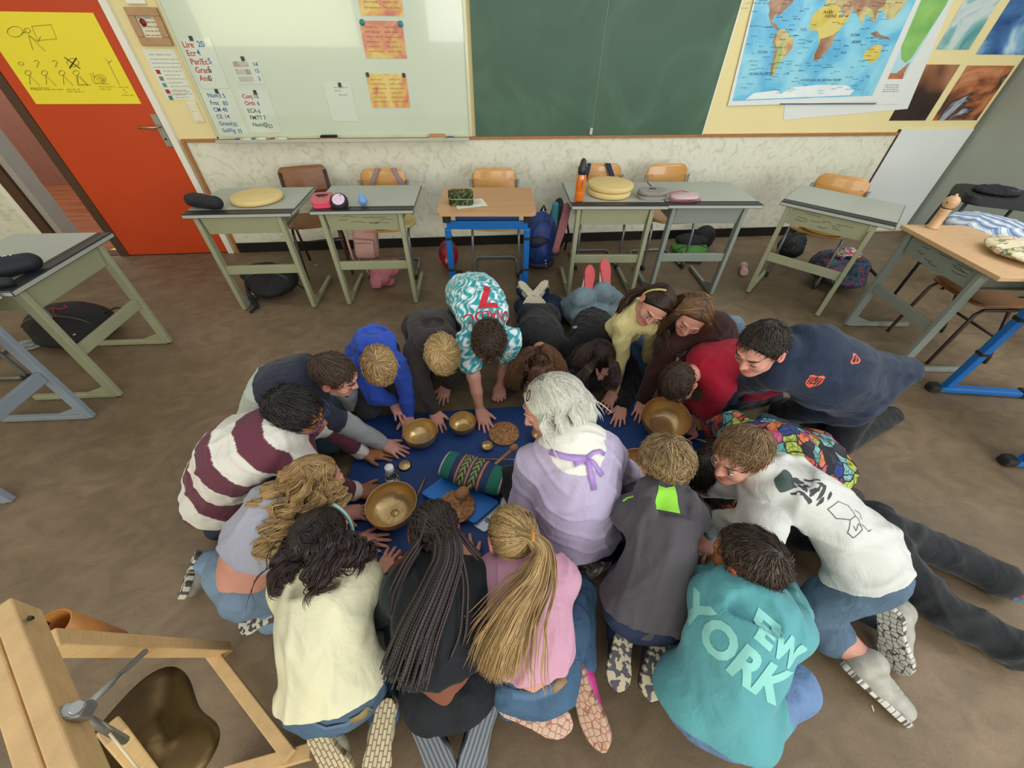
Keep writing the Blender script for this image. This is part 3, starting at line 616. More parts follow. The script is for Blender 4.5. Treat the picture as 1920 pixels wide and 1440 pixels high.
def chair(label, loc, rz, dark=False, group='plywood school chairs', seat_z=.43):
    t = thing('school_chair', label, 'chair', loc, math.radians(rz), group); st = tube_b if dark else tube_g; wd = ply_d if dark else ply
    Mb = Matrix.Translation((0, .20, .68)) @ Matrix.Rotation(math.radians(90-(16 if dark else 10)), 4, 'X')
    curved_sheet(.37, .20, .05 if dark else .075, -.022 if True else 0, .011, Mb, wd, 'backrest', t)
    Ms = Matrix.Translation((0, -.02, seat_z)) @ Matrix.Rotation(math.radians(-2), 4, 'X')
    curved_sheet(.38, .38, .06, .012, .011, Ms, wd, 'seat', t)
    mb = MB(); s_ = .195
    if not dark:
        for sx in (-s_, s_):
            k = sx*.98
            mb.tube([(sx, .20, .70), (sx, .19, .60), (sx, .165, .48), (sx, .14, .425), (sx, .09, .415), (k, -.06, .41), (k, -.11, .395), (k, -.135, .34), (k, -.155, .06), (k, -.145, .022), (k, -.10, .013), (k, .15, .013)], .011, 8)
        mb.tube([(-s_, .02, .013), (-s_*.98, .17, .015), (-s_*.9, .21, .015), (-s_*.7, .225, .015), (s_*.7, .225, .015), (s_*.9, .21, .015), (s_*.98, .17, .015), (s_, .02, .013)], .011, 8)
        mb.tube([(-s_, .10, .415), (s_, .10, .415)], .010, 8); mb.tube([(-s_, -.06, .41), (s_, -.06, .41)], .010, 8)
    else:
        for sx in (-.17, .17):
            mb.tube([(sx, .215, .74), (sx, .19, .60), (sx, .165, .47), (sx, .14, .42), (sx, .05, .41), (sx, -.14, .41), (sx, -.17, .38), (sx*1.08, -.19, .03), (sx*1.08, -.19, .005)], .011, 8)
            mb.tube([(sx, .02, .41), (sx*1.05, .20, .05), (sx*1.05, .21, .005)], .011, 8)
        mb.tube([(-.17, .05, .41), (.17, .05, .41)], .010, 8); mb.tube([(-.175, .13, .20), (.175, .13, .20)], .009, 8)
    f = mb.done('tube_frame', st, t)
    if not dark:
        for sx in (-s_*.98, s_*.98): MB().box((sx, -.145, .018), (.03, .05, .036), bevel=.008).done('rubber_foot', rubber, t)
    for sx in (-.15, .15): MB().lathe([(0, 0), (.006, 0), (.005, .003), (0, .004)], 10, Matrix.Translation((sx, .184, .70)) @ Matrix.Rotation(math.radians(90), 4, 'X')).done('rivet', steel, t)
    return t
chair('dark varnished chair with brown tube legs, behind the leftmost desk', (-1.30, 3.42, 0), 14, True, 'dark plywood chairs')
chair('plywood chair hung with mauve straps, second from the door', (-.70, 3.30, 0), -2)
chair('plywood chair behind the beech desk with the blue frame', (.20, 3.26, 0), -3)
chair('plywood chair hung with navy straps behind the orange bottle', (1.12, 3.34, 0), -3)
chair('plywood chair between the row of desks and the angled desk', (1.72, 3.30, 0), 2)
chair('plywood chair behind the angled desk, in front of the white panel', (2.86, 2.93, 0), -43)
chair('dark plywood chair under the plywood topped desk at the right', (3.20, 1.85, 0), -95, True, 'dark plywood chairs')
chair('plywood chair mostly hidden under the left edge desk', (-2.93, 2.24, 0), 88)
chair('plywood chair at the left edge behind the nearest desk', (-2.95, 1.45, 0), 86)

# foam discs
foam = mat('cream foam', '#d6bc7d', .85, var=.06, vs=9, bump=.25, bs=70)
def disc(label, x, y, z, r=.165, h=.034, sx=1.0, rz=0, tilt=0):
    o = MB().lathe([(0, 0), (r*.9, 0), (r*.98, .004), (r, .012), (r, h-.01), (r*.985, h-.002), (r*.95, h), (0, h+.002)], 48).done('foam_disc', foam)
    o.location = (x, y, z); o.rotation_euler = (tilt, 0, rz); o.scale = (sx, 1, 1); return tag(o, label, 'foam cushion', 'round cream foam cushions')
disc('round cream foam disc lying on the desk nearest the red door', -1.46, 2.97, .7325, .165, .032)
disc('lower of two stacked foam discs beside the orange bottle', 1.02, 2.93, .7325, .155, .034)
disc('upper of two stacked foam discs beside the orange bottle', 1.03, 2.955, .768, .165, .034)
disc('foam disc on the seat of the chair with mauve straps', -.60, 3.22, .452, .16, .03)
disc('foam disc on the seat behind the blue framed desk', .29, 3.22, .452, .16, .03)
disc('foam disc on the seat behind the angled desk', 2.84, 2.86, .452, .165, .03)
# floral cushion and striped cloth on the plywood desk
floral = ramp_mat('floral cotton', [(.38, '#d9cba2'), (.47, '#e4d9bb'), (.53, '#b5a96a'), (.56, '#2f5b52'), (.60, '#e0cfb0'), (.66, '#b87f72'), (.7, '#ddd0ae')], scale=14, detail=2, rough=.8, bump=.2)
# ------------------------------------------------------------------ numpy signed distance modeller
BIG = np.float32(1.0)
def V3(a): return np.asarray(a, float)
def nrm(a): a = V3(a); return a/(np.linalg.norm(a)+1e-12)
def orth(v, *ax):
    v = V3(v).copy()
    for a in ax: v = v-a*(v @ a)
    return nrm(v)
class Field:
    def __init__(s): s.p = []
    def cone(s, a, b, ra, rb, k=.02, col=0, flat=None, sub=False):
        s.p.append(dict(t='c', a=V3(a), b=V3(b), ra=ra, rb=rb, k=k, col=col, flat=(nrm(flat[0]), flat[1]) if flat else None, sub=sub)); return s
    def chain(s, pts, rs, k=.02, col=0, flat=None):
        for i in range(len(pts)-1): s.cone(pts[i], pts[i+1], rs[i], rs[i+1], k, col, flat)
        return s
    def ell(s, c, r, R=None, k=.02, col=0, sub=False):
        """ellipsoid: centre, three radii, R columns = its axes"""
        s.p.append(dict(t='e', c=V3(c), r=V3(r), R=np.eye(3) if R is None else np.asarray(R, float), k=k, col=col, sub=sub)); return s
    def half(s, pt, n, k=.004):
        """cut everything on the n side of the plane"""
        s.p.append(dict(t='h', c=V3(pt), n=nrm(n), k=k, sub=True, col=None)); return s
    @staticmethod
    def bb(q):
        if q['t'] == 'c':
            m = max(q['ra'], q['rb']); return np.minimum(q['a'], q['b'])-m, np.maximum(q['a'], q['b'])+m
        if q['t'] == 'e':
            h = np.sqrt(((q['R']*q['r'][None, :])**2).sum(1)); return q['c']-h, q['c']+h
        return None
    @staticmethod
    def ev(q, x, y, z):
        if q['t'] == 'c':
            a = q['a']; d = q['b']-a; L2 = max(float(d @ d), 1e-10)
            X, Y, Z = x-a[0], y-a[1], z-a[2]
            t = np.clip((X*d[0]+Y*d[1]+Z*d[2])/L2, 0, 1)
            X = X-t*d[0]; Y = Y-t*d[1]; Z = Z-t*d[2]
            if q['flat']:
                n, sc = q['flat']; w = (X*n[0]+Y*n[1]+Z*n[2])*(1/sc-1); X = X+w*n[0]; Y = Y+w*n[1]; Z = Z+w*n[2]
            dd = np.sqrt(X*X+Y*Y+Z*Z)-(q['ra']+(q['rb']-q['ra'])*t)
            return dd*(q['flat'][1]**.5 if q['flat'] else 1)
        if q['t'] == 'e':
            X, Y, Z = x-q['c'][0], y-q['c'][1], z-q['c'][2]; R = q['R']; r = q['r']
            u = (X*R[0, 0]+Y*R[1, 0]+Z*R[2, 0])/r[0]; v = (X*R[0, 1]+Y*R[1, 1]+Z*R[2, 1])/r[1]; w = (X*R[0, 2]+Y*R[1, 2]+Z*R[2, 2])/r[2]
            k0 = np.sqrt(u*u+v*v+w*w); k1 = np.sqrt((u/r[0])**2+(v/r[1])**2+(w/r[2])**2)+1e-9
            return k0*(k0-1)/k1
        n = q['n']; c = q['c']; return -((x-c[0])*n[0]+(y-c[1])*n[1]+(z-c[2])*n[2])
    def mesh(s, vox=.006, smooth=1):
        bbs = [s.bb(q) for q in s.p if not q['sub']]
        lo = np.min([b[0] for b in bbs], 0)-vox*3; hi = np.max([b[1] for b in bbs], 0)+vox*3
        n = np.ceil((hi-lo)/vox).astype(int)+1; D = np.full(n, BIG, np.float32)
        ax = [lo[i]+vox*np.arange(n[i]) for i in range(3)]
        for q in s.p:
            k = q['k']
            if q['t'] == 'h': i0 = np.zeros(3, int); i1 = n.copy()
            else:
                b0, b1 = s.bb(q); m = k+vox*2
                i0 = np.clip(np.floor((b0-m-lo)/vox).astype(int), 0, n-1); i1 = np.clip(np.ceil((b1+m-lo)/vox).astype(int)+1, 1, n)
            if (i1 <= i0).any(): continue
            sl = tuple(slice(i0[i], i1[i]) for i in range(3))
            x = ax[0][sl[0]][:, None, None]; y = ax[1][sl[1]][None, :, None]; z = ax[2][sl[2]][None, None, :]
            d = s.ev(q, x, y, z).astype(np.float32); c = D[sl]
            if q['sub']:
                e = -d; h = np.maximum(k-np.abs(c-e), 0)/k; D[sl] = np.maximum(c, e)+h*h*k/4
            else:
                h = np.maximum(k-np.abs(c-d), 0)/k; D[sl] = np.minimum(c, d)-h*h*k/4
        D[0] = D[-1] = BIG; D[:, 0] = D[:, -1] = BIG; D[:, :, 0] = D[:, :, -1] = BIG
        ins = D < 0; ids = []; pos = []; quads = []; base = 0
        NY, NZ = n[1], n[2]
        def lid(i, j, k): return (i.astype(np.int64)*NY+j)*NZ+k
        for axx in range(3):
            A = [slice(None)]*3; B = [slice(None)]*3; A[axx] = slice(0, -1); B[axx] = slice(1, None)
            ch = ins[tuple(A)] != ins[tuple(B)]; I = np.nonzero(ch)
            a = D[tuple(A)][I]; b = D[tuple(B)][I]; t = a/(a-b); ii = [I[0].astype(float), I[1].astype(float), I[2].astype(float)]
            ii[axx] = ii[axx]+t; p = np.stack(ii, 1); o1, o2 = [(1, 2), (2, 0), (0, 1)][axx]; cells = []
            for da, db in ((0, 0), (-1, 0), (-1, -1), (0, -1)):
                J = [I[0], I[1], I[2]]; J[o1] = J[o1]+da; J[o2] = J[o2]+db; c = lid(*J); cells.append(c); ids.append(c); pos.append(p)
            q4 = np.stack(cells, 1); flip = a < 0
            q4[~flip] = q4[~flip][:, ::-1]; quads.append(q4)
        if not ids: return np.zeros((0, 3)), np.zeros((0, 4), int)
        ids = np.concatenate(ids); pos = np.concatenate(pos); u, inv = np.unique(ids, return_inverse=True); cnt = np.bincount(inv)
        V = np.stack([np.bincount(inv, pos[:, i])/cnt for i in range(3)], 1); Q = np.searchsorted(u, np.concatenate(quads))
        V = lo+V*vox
        for _ in range(smooth):
            e = np.concatenate([Q[:, [0, 1]], Q[:, [1, 2]], Q[:, [2, 3]], Q[:, [3, 0]]]); c = np.bincount(e[:, 0], minlength=len(V))+np.bincount(e[:, 1], minlength=len(V))
            M_ = np.stack([np.bincount(e[:, 0], V[e[:, 1], i], len(V))+np.bincount(e[:, 1], V[e[:, 0], i], len(V)) for i in range(3)], 1)/np.maximum(c, 1)[:, None]
            V = V*.5+M_*.5
        return V, Q
    def colid(s, V):
        best = np.full(len(V), 9.0); out = np.zeros(len(V), int)
        for q in s.p:
            if q['sub'] or q['col'] is None: continue
            d = s.ev(q, V[:, 0], V[:, 1], V[:, 2]); m = d < best; best[m] = d[m]; out[m] = q['col']
        return out
    def dist(s, V):
        best = np.full(len(V), 9.0)
        for q in s.p:
            if not q['sub']: best = np.minimum(best, s.ev(q, V[:, 0], V[:, 1], V[:, 2]))
        return best
def normals(V, Q):
    a = V[Q[:, 2]]-V[Q[:, 0]]; b = V[Q[:, 3]]-V[Q[:, 1]]; f = np.cross(a, b); n = np.zeros_like(V)
    for k in range(4):
        for i in range(3): n[:, i] += np.bincount(Q[:, k], f[:, i], len(V))
    return n/(np.linalg.norm(n, axis=1)[:, None]+1e-12)
def folds(V, amp, scale, seed, axis=None):
    """soft cloth folds: warped ridges"""
    r = np.random.RandomState(seed); P_ = V.copy(); o = np.zeros(len(V))
    for i in range(3): P_[:, i] += .018*np.sin(V @ (r.randn(3)*14)+r.rand()*6)+.010*np.sin(V @ (r.randn(3)*30)+r.rand()*6)
    for i in range(5):
        k = nrm(r.randn(3))
        if axis is not None: k = nrm(k*.55+nrm(axis)*(1 if r.rand() > .4 else -.2))
        s_ = np.sin(P_ @ k*scale*(.7+.8*r.rand())+r.rand()*6); msk = .5+.5*np.sin(V @ (r.randn(3)*9)+r.rand()*6)
        o += (np.exp(-3.2*(1-s_))-.25)*msk
    return o*amp/1.5
def sdf_obj(F, name, m, parent, vox=.006, smooth=1, cols=None, fold=None, origin=None, extra=None):
    V, Q = F.mesh(vox, smooth)
    if fold:
        N_ = normals(V, Q); V = V+N_*folds(V, *fold)[:, None]
    if origin is None: origin = np.array(parent.location) if parent is not None else np.zeros(3)
    me = np_mesh(name, V-origin, Q); o = link(name, me, parent, m, True)
    if cols is not None:
        ci = F.colid(V) if not callable(cols) else None
        C_ = np.array([[*lin(c), 1] for c in cols], np.float32)[ci] if ci is not None else cols(V)
        at = me.color_attributes.new('Col', 'FLOAT_COLOR', 'POINT'); at.data.foreach_set('color', C_.astype(np.float32).ravel())
    if extra is not None:
        at = me.attributes.new('par', 'FLOAT', 'POINT'); at.data.foreach_set('value', extra(V).astype(np.float32))
    return o
def solo(F, name, label, cat, m, vox=.006, group=None, cols=None, fold=None, smooth=1):
    """a thing that is one modelled mesh, origin at its lowest middle point"""
    bbs = [F.bb(q) for q in F.p if not q['sub']]; lo = np.min([b[0] for b in bbs], 0); hi = np.max([b[1] for b in bbs], 0)
    og = np.array([(lo[0]+hi[0])/2, (lo[1]+hi[1])/2, lo[2]]); o = sdf_obj(F, name, m, None, vox, smooth, cols, fold, og); o.location = og
    return tag(o, label, cat, group)

# ------------------------------------------------------------------ things on and under the desks
blk = mat('black nylon', '#17171a', .75, var=.15, bump=.3, bs=120)
F_ = Field(); p = np.array([-1.72, 2.83, .732])
F_.cone(p+[-.085, .03, .045], p+[.075, -.03, .038], .052, .044, .02, flat=((0, 0, 1), .95)); F_.half(p+[0,0,.083], (0, 0, 1), .02); F_.half(p, (0, 0, -1))
o = solo(F_, 'pencil_case', 'plain black zipped pencil case on the desk nearest the door', 'pencil case', blk, .004, fold=(.003, 60, 3))
MB().tube([tuple(np.array([-.1, .012, .072])), (0, -.01, .078), (.085, -.035, .068)], .0025, 6).done('zip', mat('dark zip', '#2e2e31', .4, .4), o)
# pink case
def boxcase(name, label, x, y, z, d, rz, m, lid=None, r=.018, body2=None):
    t = thing(name, label, 'pencil case', (x, y, z), rz)
    MB().prism(rrect(d[0], d[1], r), 0, d[2]*.5, bevel=.004).done('body', body2 or m, t)
    MB().prism(rrect(d[0]*1.01, d[1]*1.01, r), d[2]*.52, d[2], bevel=.008).done('lid', m, t)
    MB().tube([(a, b, d[2]*.51) for a, b in rrect(d[0]*1.02, d[1]*1.02, r)], .0025, 6, closed=True).done('zip', lid or mat('grey zip', '#6e6e6e', .4, .4), t)
    return t
pinkf = mat('coral pink fabric', '#c7646c', .7, var=.1, vs=30); hot = mat('hot pink fabric', '#e0405f', .6)
t = boxcase('pencil_case', 'pink pencil case with black character-free scribble print, second desk', -.985, 2.84, .7325, (.12, .15, .055), .1, pinkf, hot, body2=hot)
t['label'] = 'pink square pencil case with a black squiggle print on the second desk'
MB().tube([(.03*math.cos(a)*(1+.4*math.sin(3*a)), .03*math.sin(a)*(1+.3*math.cos(2*a)), .057) for a in np.linspace(0, 6.28, 24)], .003, 5, closed=True).tube([(-.02, -.005, .057), (0, .014, .057), (.02, -.006, .057)], .003, 5).done('squiggle_print', ink_k, t)
t = thing('pencil_case', 'round black case with pale pink lid standing beside the pink one', 'pencil case', (-.865, 2.80, .7325), .1)
MB().prism([(.055*math.cos(a), .062*math.sin(a)) for a in np.linspace(0, 6.28, 32)[:-1]], 0, .045, T(0, 0, 0) @ Matrix.Rotation(math.radians(28), 4, 'X') @ T(0, 0, .012), bevel=.012).done('body', blk, t)
MB().prism([(.04*math.cos(a), .046*math.sin(a)) for a in np.linspace(0, 6.28, 32)[:-1]], 0, .004, T(0, 0, 0) @ Matrix.Rotation(math.radians(28), 4, 'X') @ T(0, 0, .056)).done('lid_panel', mat('pale pink vinyl', '#dcbfd0', .35), t)
for a in range(2): MB().tube([(.01, -.005+a*.01, .066), (.02, .005+a*.01, .07)], .0025, 5).done('print_mark', ink_k, t)
F_ = Field(); p = np.array([-.715, 2.80, .7325]); F_.cone(p+[0, 0, .032], p+[-.004, .01, .055], .031, .019, .02)
solo(F_, 'egg_shaker', 'small light blue egg shaker on the second desk', 'shaker', mat('light blue plastic', '#6f95cf', .35, var=.02, bump=0), .003)
glr = mat('black wire', '#101010', .5)
tag(MB().tube([(-.90, 2.93, .734), (-.885, 2.945, .74), (-.865, 2.94, .742), (-.85, 2.95, .735)], .002, 5).done('hair_clip', glr), 'tiny black hair clip behind the round case', 'hair clip')
# camouflage case and paper on the beech desk
camo = ramp_mat('black and lime pattern', [(.42, '#191b12'), (.475, '#20230f'), (.495, '#8fa83a'), (.53, '#5c6e25'), (.545, '#1a1c12'), (.7, '#15160f')], scale=13, detail=1, distortion=1.8, rough=.6)
t = boxcase('pencil_case', 'black and lime patterned pencil case on the beech topped desk', -.06, 2.80, .736, (.165, .105, .075), -.08, camo, mat('lime zip', '#93b53a', .5), r=.03)
tag(MB().box((0, 0, 0), (.21, .15, .0015)).done('worksheet', paper), 'white worksheet lying under the patterned pencil case', 'paper'); o = bpy.data.objects['worksheet']; o.location = (.0, 2.79, .7325); o.rotation_euler = (0, 0, .22)
scribbles([(.01, .045-i*.018, .07, .007) for i in range(4)], 0, ink_k, o, 'worksheet_print', .0006, M=T(0, 0, .001))
# orange bottle
t = thing('water_bottle', 'clear orange drinking bottle with black cap on a desk', 'bottle', (.765, 2.80, .7325))
MB().lathe([(0, 0), (.030, 0), (.034, .01), (.034, .06), (.031, .07), (.034, .08), (.034, .15), (.026, .17), (.026, .18)], 28).done('body', mat('orange clear plastic', '#d9701f', .15, var=.03, bump=0, coat=.6), t)
MB().lathe([(.028, .17), (.030, .18), (.030, .21), (.022, .225), (.018, .25), (.010, .262), (0, .263)], 24).done('cap', mat('black cap plastic', '#1f1f20', .4), t)
MB().box((.0, -.034, .12), (.003, .003, .05)).done('print', ink_k, t)
gcase = mat('heather grey fabric', '#8c887e', .8, var=.08, vs=90)
t = boxcase('pencil_case', 'heather grey oval pencil case across the joint of two desks', 1.305, 2.83, .7325, (.20, .12, .055), -.06, gcase, mat('charcoal zip', '#4a4844', .5), r=.05)
MB().box((.0, .01, .0565), (.045, .022, .002)).done('sewn_tag', mat('burgundy tag', '#3a2233', .6), t)
# transparent pink pouch
t = thing('pencil_case', 'see-through pouch with magenta piping full of pens', 'pencil case', (1.52, 2.76, .7325), -.1)
F_ = Field(); F_.cone((-.06, 0, .022), (.06, 0, .024), .05, .048, .02, flat=((0, 0, 1), .5)); F_.half((0, 0, .001), (0, 0, -1))
sdf_obj(F_, 'pouch', mat('clear pink vinyl', '#e3c3c5', .12, var=.05, trans=.55, coat=1, bump=.3, bs=25), t, .004, origin=np.zeros(3))
MB().tube([(-.105, -.045, .004), (-.1, .05, .03), (-.01, .07, .04), (.09, .05, .03), (.11, -.03, .006), (.02, -.055, .004)], .003, 6, closed=True).done('piping', mat('magenta piping', '#c22a62', .4), t)
for k in range(5):
    MB().tube([(-.07+k*.012, -.02+k*.01, .03), (.06-k*.01, .01-k*.008, .034)], .004, 6).done('pen', mat('pen %d' % k, ('#d5d6d8', '#df7b3f', '#d0506a', '#f0e9dc', '#b33b4a')[k], .4), t)
# wooden peg on the plywood desk
t = thing('wooden_peg', 'turned pale wooden peg with a round knob standing on the right desk', 'wooden figure', (2.89, 2.16, .7285)); wd_ = mat('pale turned wood', '#c8a277', .4, var=.06, vs=8)
MB().lathe([(0, 0), (.034, 0), (.034, .01), (.028, .02), (.0275, .10), (.029, .118), (.026, .125), (.031, .130), (.038, .15), (.036, .17), (.022, .186), (.008, .19), (.007, .2), (0, .203)], 32).done('turned_body', wd_, t)
MB().lathe([(.0295, .120), (.0305, .1225), (.0295, .125)], 32).done('ring', ink_k, t)
MB().lathe([(0, 0), (.006, 0), (.006, .004), (0, .005)], 12, T(-.028, -.006, .09) @ Matrix.Rotation(-math.pi/2, 4, 'Y')).done('eye_screw', wd_, t)
MB().lathe([(0, 0), (.004, 0), (.004, .003), (0, .004)], 12, T(-.036, -.008, .155) @ Matrix.Rotation(-math.pi/2, 4, 'Y')).done('drilled_dot', ink_k, t)
F_ = Field(); F_.ell((3.02, 1.73, .765), (.17, .19, .036), k=.02); F_.half((3, 1.7, .729), (0, 0, -1))
o = solo(F_, 'floral_cushion', 'round floral cotton cushion with gathered cream top on the right desk', 'cushion', floral, .006, fold=(.006, 55, 9))
F_ = Field(); F_.ell((0, 0, 0), (.12, .13, .02), k=.02); F_.half((0, 0, 0), (0, 0, -1)); oo = sdf_obj(F_, 'gathered_panel', mat('cream crinkled cotton', '#ddd0b4', .8, bump=.5, bs=40, stretch=(8, 1, 1)), o, .005, fold=(.004, 90, 4), origin=np.zeros(3)); oo.location = (.05, 0, .054)
F_ = Field(); F_.ell((3.35, 2.15, .70), (.22, .28, .07), k=.03)
solo(F_, 'striped_cloth', 'heaped blue and white striped cloth behind the wooden peg', 'cloth', ramp_mat('blue striped cotton', [(.2, '#cfd3d6'), (.4, '#8fa5c0'), (.5, '#41618d'), (.6, '#c4cdd6'), (.9, '#5f7ba1')], kind='wave', scale=5, detail=2, distortion=4, rough=.8), .008, fold=(.010, 40, 5))
# black crate seat at the right edge
t = thing('black_chair', 'black framed chair with a mesh seat, cut by the right edge', 'chair', (3.75, 2.55, 0), -.5)
kpl = mat('black moulded plastic', '#1b1c1e', .5)
mb = MB(); mb.prism(rrect(.46, .34, .08), .74, .80, bevel=.012); mb.done('seat', kpl, t)
for sx, sy in ((-.2, -.13), (.2, -.13), (-.2, .13), (.2, .13)): MB().tube([(sx*1.1, sy*1.3, 0), (sx, sy, .745)], .012, 8).done('leg', kpl, t)
MB().tube([(-.21, -.15, .3), (.21, -.15, .3)], .010, 8).done('brace', kpl, t)
F_ = Field(); F_.ell((3.72, 2.56, .815), (.15, .11, .025)); solo(F_, 'dark_scarf', 'black and lilac scarf lying on the black chair at the right edge', 'scarf', ramp_mat('black lilac cloth', [(.5, '#17151b'), (.62, '#241f2b'), (.7, '#8c6fa5')], scale=9, rough=.9), .006, fold=(.006, 60, 6))
# left desk pouch
F_ = Field(); p = np.array([-2.20, 1.93, .7325]); F_.cone(p+[-.08, -.03, .042], p+[.04, .06, .040], .062, .052, .02, flat=((0, 0, 1), .8)); F_.half(p, (0, 0, -1))
o = solo(F_, 'pencil_case', 'navy black pencil pouch with white bar lettering on the left desk', 'pencil case', mat('midnight nylon', '#14161d', .7, bump=.2), .004, fold=(.003, 60, 8))
n_ = nrm((.25, -.25, .93)); x_ = orth((.75, .62, 0), n_); Mx = frame((.012, .0, .1), x_, np.cross(n_, x_), n_)
link('lettering', join([text_mesh('HHH', .035, Mx, bold=.0012, ext=.004)]), o, wpl)
F_ = Field(); p = np.array([-2.17, 1.80, .7325]); F_.cone(p+[-.07, 0, .022], p+[.03, .03, .02], .03, .022, .02); solo(F_, 'eyeglass_case', 'dark soft glasses pouch at the near end of the left desk', 'pouch', mat('midnight nylon', '', .7), .005, fold=(.003, 60, 2))

# ------------------------------------------------------------------ bags
def bag(name, label, cat, c, r, m, tilt=None, fold=(.008, 30, 1), vox=.008, extra=None, R=None):
    """a soft pack standing on the floor"""
    t = thing(name, label, cat, (c[0], c[1], c[2]-r[2])); F_ = Field(); cc = np.zeros(3)+[0, 0, r[2]]
    F_.ell(cc, r, R, k=.03)
    F_.ell(cc+np.array([0, -r[1]*.35, -r[2]*.3]), (r[0]*.75, r[1]*.95, r[2]*.55), R, k=.03); F_.half((0, 0, 0.002), (0, 0, -1))
    sdf_obj(F_, 'pack_body', m, t, vox, fold=fold, origin=np.zeros(3))
    MB().tube([(r[0]*.84*math.cos(a)*1.01, -r[1]*.55, r[2]+r[2]*.84*math.sin(a)*1.01) for a in np.linspace(.35, 2.8, 16)], .0055, 6).done('zip', mat('charcoal zip', '#4a4844', .5), t)
    F_ = Field(); F_.ell((0, -r[1]*.82, r[2]*.72), (r[0]*.55, r[1]*.34, r[2]*.42)); sdf_obj(F_, 'front_pocket', m, t, vox, fold=(fold[0]*.6, fold[1]*1.3, fold[2]), origin=np.zeros(3)); return t
def strap(t, pts, m, r=.008, name='strap'): return MB().tube(pts, r, 8).done(name, m, t)
darkpat = ramp_mat('black bag with faint stars', [(.5, '#141416'), (.62, '#1c1d24'), (.68, '#31405a'), (.73, '#9a5a34'), (.76, '#17171c')], scale=9, detail=4, rough=.7)
t = bag('backpack', 'black backpack slumped under the desk nearest the door', 'backpack', (-1.62, 3.0, .12), (.20, .15, .12), blk, fold=(.012, 26, 3))
F_ = Field(); F_.ell((-.06, .02, .17), (.17, .12, .07)); sdf_obj(F_, 'patterned_top', darkpat, t, .008, fold=(.008, 35, 5), origin=np.zeros(3))
strap(t, [(-.17, -.06, .14), (-.15, -.14, .07), (-.10, -.20, .02), (-.07, -.25, .02)], darkpat, .016); strap(t, [(-.09, -.22, .02), (-.08, -.27, .02), (-.10, -.31, .012)], blk, .010)
strap(t, [(.17, -.02, .09), (.22, -.03, .05), (.25, -.04, .02)], blk, .007)
peach = mat('dusty pink fabric', '#c79a8e', .75, var=.05)
t = thing('shoulder_bag', 'dusty pink shoulder bag hanging beside the second desk', 'bag', (-.93, 3.10, .22))
MB().prism([(x, y) for x, y in rrect(.19, .11, .04, 5)], .0, .30, T(.06, .05, .0) @ Matrix.Rotation(.12, 4, 'Y'), bevel=.02).done('pack_body', peach, t)
MB().prism([(x, y) for x, y in rrect(.15, .05, .02, 4)], .02, .17, T(.06, -.02, .0) @ Matrix.Rotation(.12, 4, 'Y'), bevel=.012).done('front_pocket', peach, t)
MB().tube([(.0, -.048, .15), (.065, -.050, .15), (.135, -.048, .145)], .0025, 6).done('zip', mat('grey zip', '#6e6e6e', .4), t)
MB().tube([(-.05, .04, .30), (-.055, .0, .18), (-.05, -.01, .02), (-.03, .01, -.06), (0, .03, .01)], .010, 6).done('shoulder_strap', peach, t)
strap(t, [(.06, .02, .05), (.04, -.02, -.10), (.08, -.03, -.16), (.14, .0, -.10), (.16, .02, -.04)], peach, .006)
rose = mat('rose pink fleece', '#b9717a', .95, var=.1, vs=20, bump=.5, bs=90)
F_ = Field(); c = np.array([-.74, 3.05, .0])
F_.cone(c+[-.05, 0, .16], c+[.09, .02, .16], .075, .07, .03); F_.cone(c+[-.07, -.05, .07], c+[-.02, -.04, .10], .06, .06, .03); F_.cone(c+[-.06, -.02, .05], c+[.02, .0, .04], .045, .04, .03)
solo(F_, 'rolled_sweater', 'rose pink fleece sweater rolled up and dangling under the second desk', 'sweater', rose, .006, fold=(.014, 42, 12))
redb = mat('red nylon', '#9d1826', .5)
t = bag('sports_bag', 'small red drawstring bag on the floor beside the blue framed desk', 'bag', (-.22, 3.33, .13), (.085, .07, .13), redb, fold=(.006, 40, 4), vox=.006)
link('bag_lettering', join([text_mesh('(e)', .05, T(.0, -.095, .12) @ Matrix.Rotation(math.pi/2, 4, 'X'), bold=.001, ext=.004)]), t, wpl)
navyb = mat('royal blue nylon', '#1c3a80', .55, var=.12); navyd = mat('dark navy nylon', '#1b2038', .6)
t = bag('backpack', 'royal blue backpack standing behind the blue framed desk', 'backpack', (.60, 3.32, .24), (.15, .13, .24), navyb, fold=(.010, 30, 6))
F_ = Field(); F_.ell((-.02, -.09, .26), (.10, .06, .07)); F_.ell((.0, -.02, .05), (.14, .12, .05)); sdf_obj(F_, 'dark_panels', navyd, t, .007, origin=np.zeros(3))
scribbles([(0, 0, .15, .04)], 0, mat('pale blue thread', '#8fa3c8', .6), t, 'embroidered_script', .003, 6, T(.045, -.122, .30) @ Matrix.Rotation(math.radians(75), 4, 'X') @ Matrix.Rotation(1.35, 4, 'Z'))
mb = MB()
for k in range(6): mb.lathe([(0, 0), (.011-k*.0012, 0), (.010-k*.0012, .004), (0, .005)], 12, T(.02+k*.004, -.158+k*.001, .20-k*.028) @ Matrix.Rotation(math.pi/2, 4, 'X'))
mb.done('white_dots', wpl, t); strap(t, [(.0, .05, .47), (.02, .03, .52), (.04, .05, .47)], blk, .009, 'grab_handle')
t = bag('backpack', 'slim black and turquoise backpack leaning on the wall', 'backpack', (.80, 3.58, .25), (.08, .10, .25), blk, fold=(.008, 30, 9))
F_ = Field(); F_.cone((-.045, -.06, .46), (-.05, -.085, .28), .03, .032, .02); sdf_obj(F_, 'turquoise_panel', mat('turquoise nylon', '#3f8a96', .6), t, .006, origin=np.zeros(3))
strap(t, [(.05, -.08, .40), (.09, -.12, .22), (.07, -.10, .06)], blk, .010)
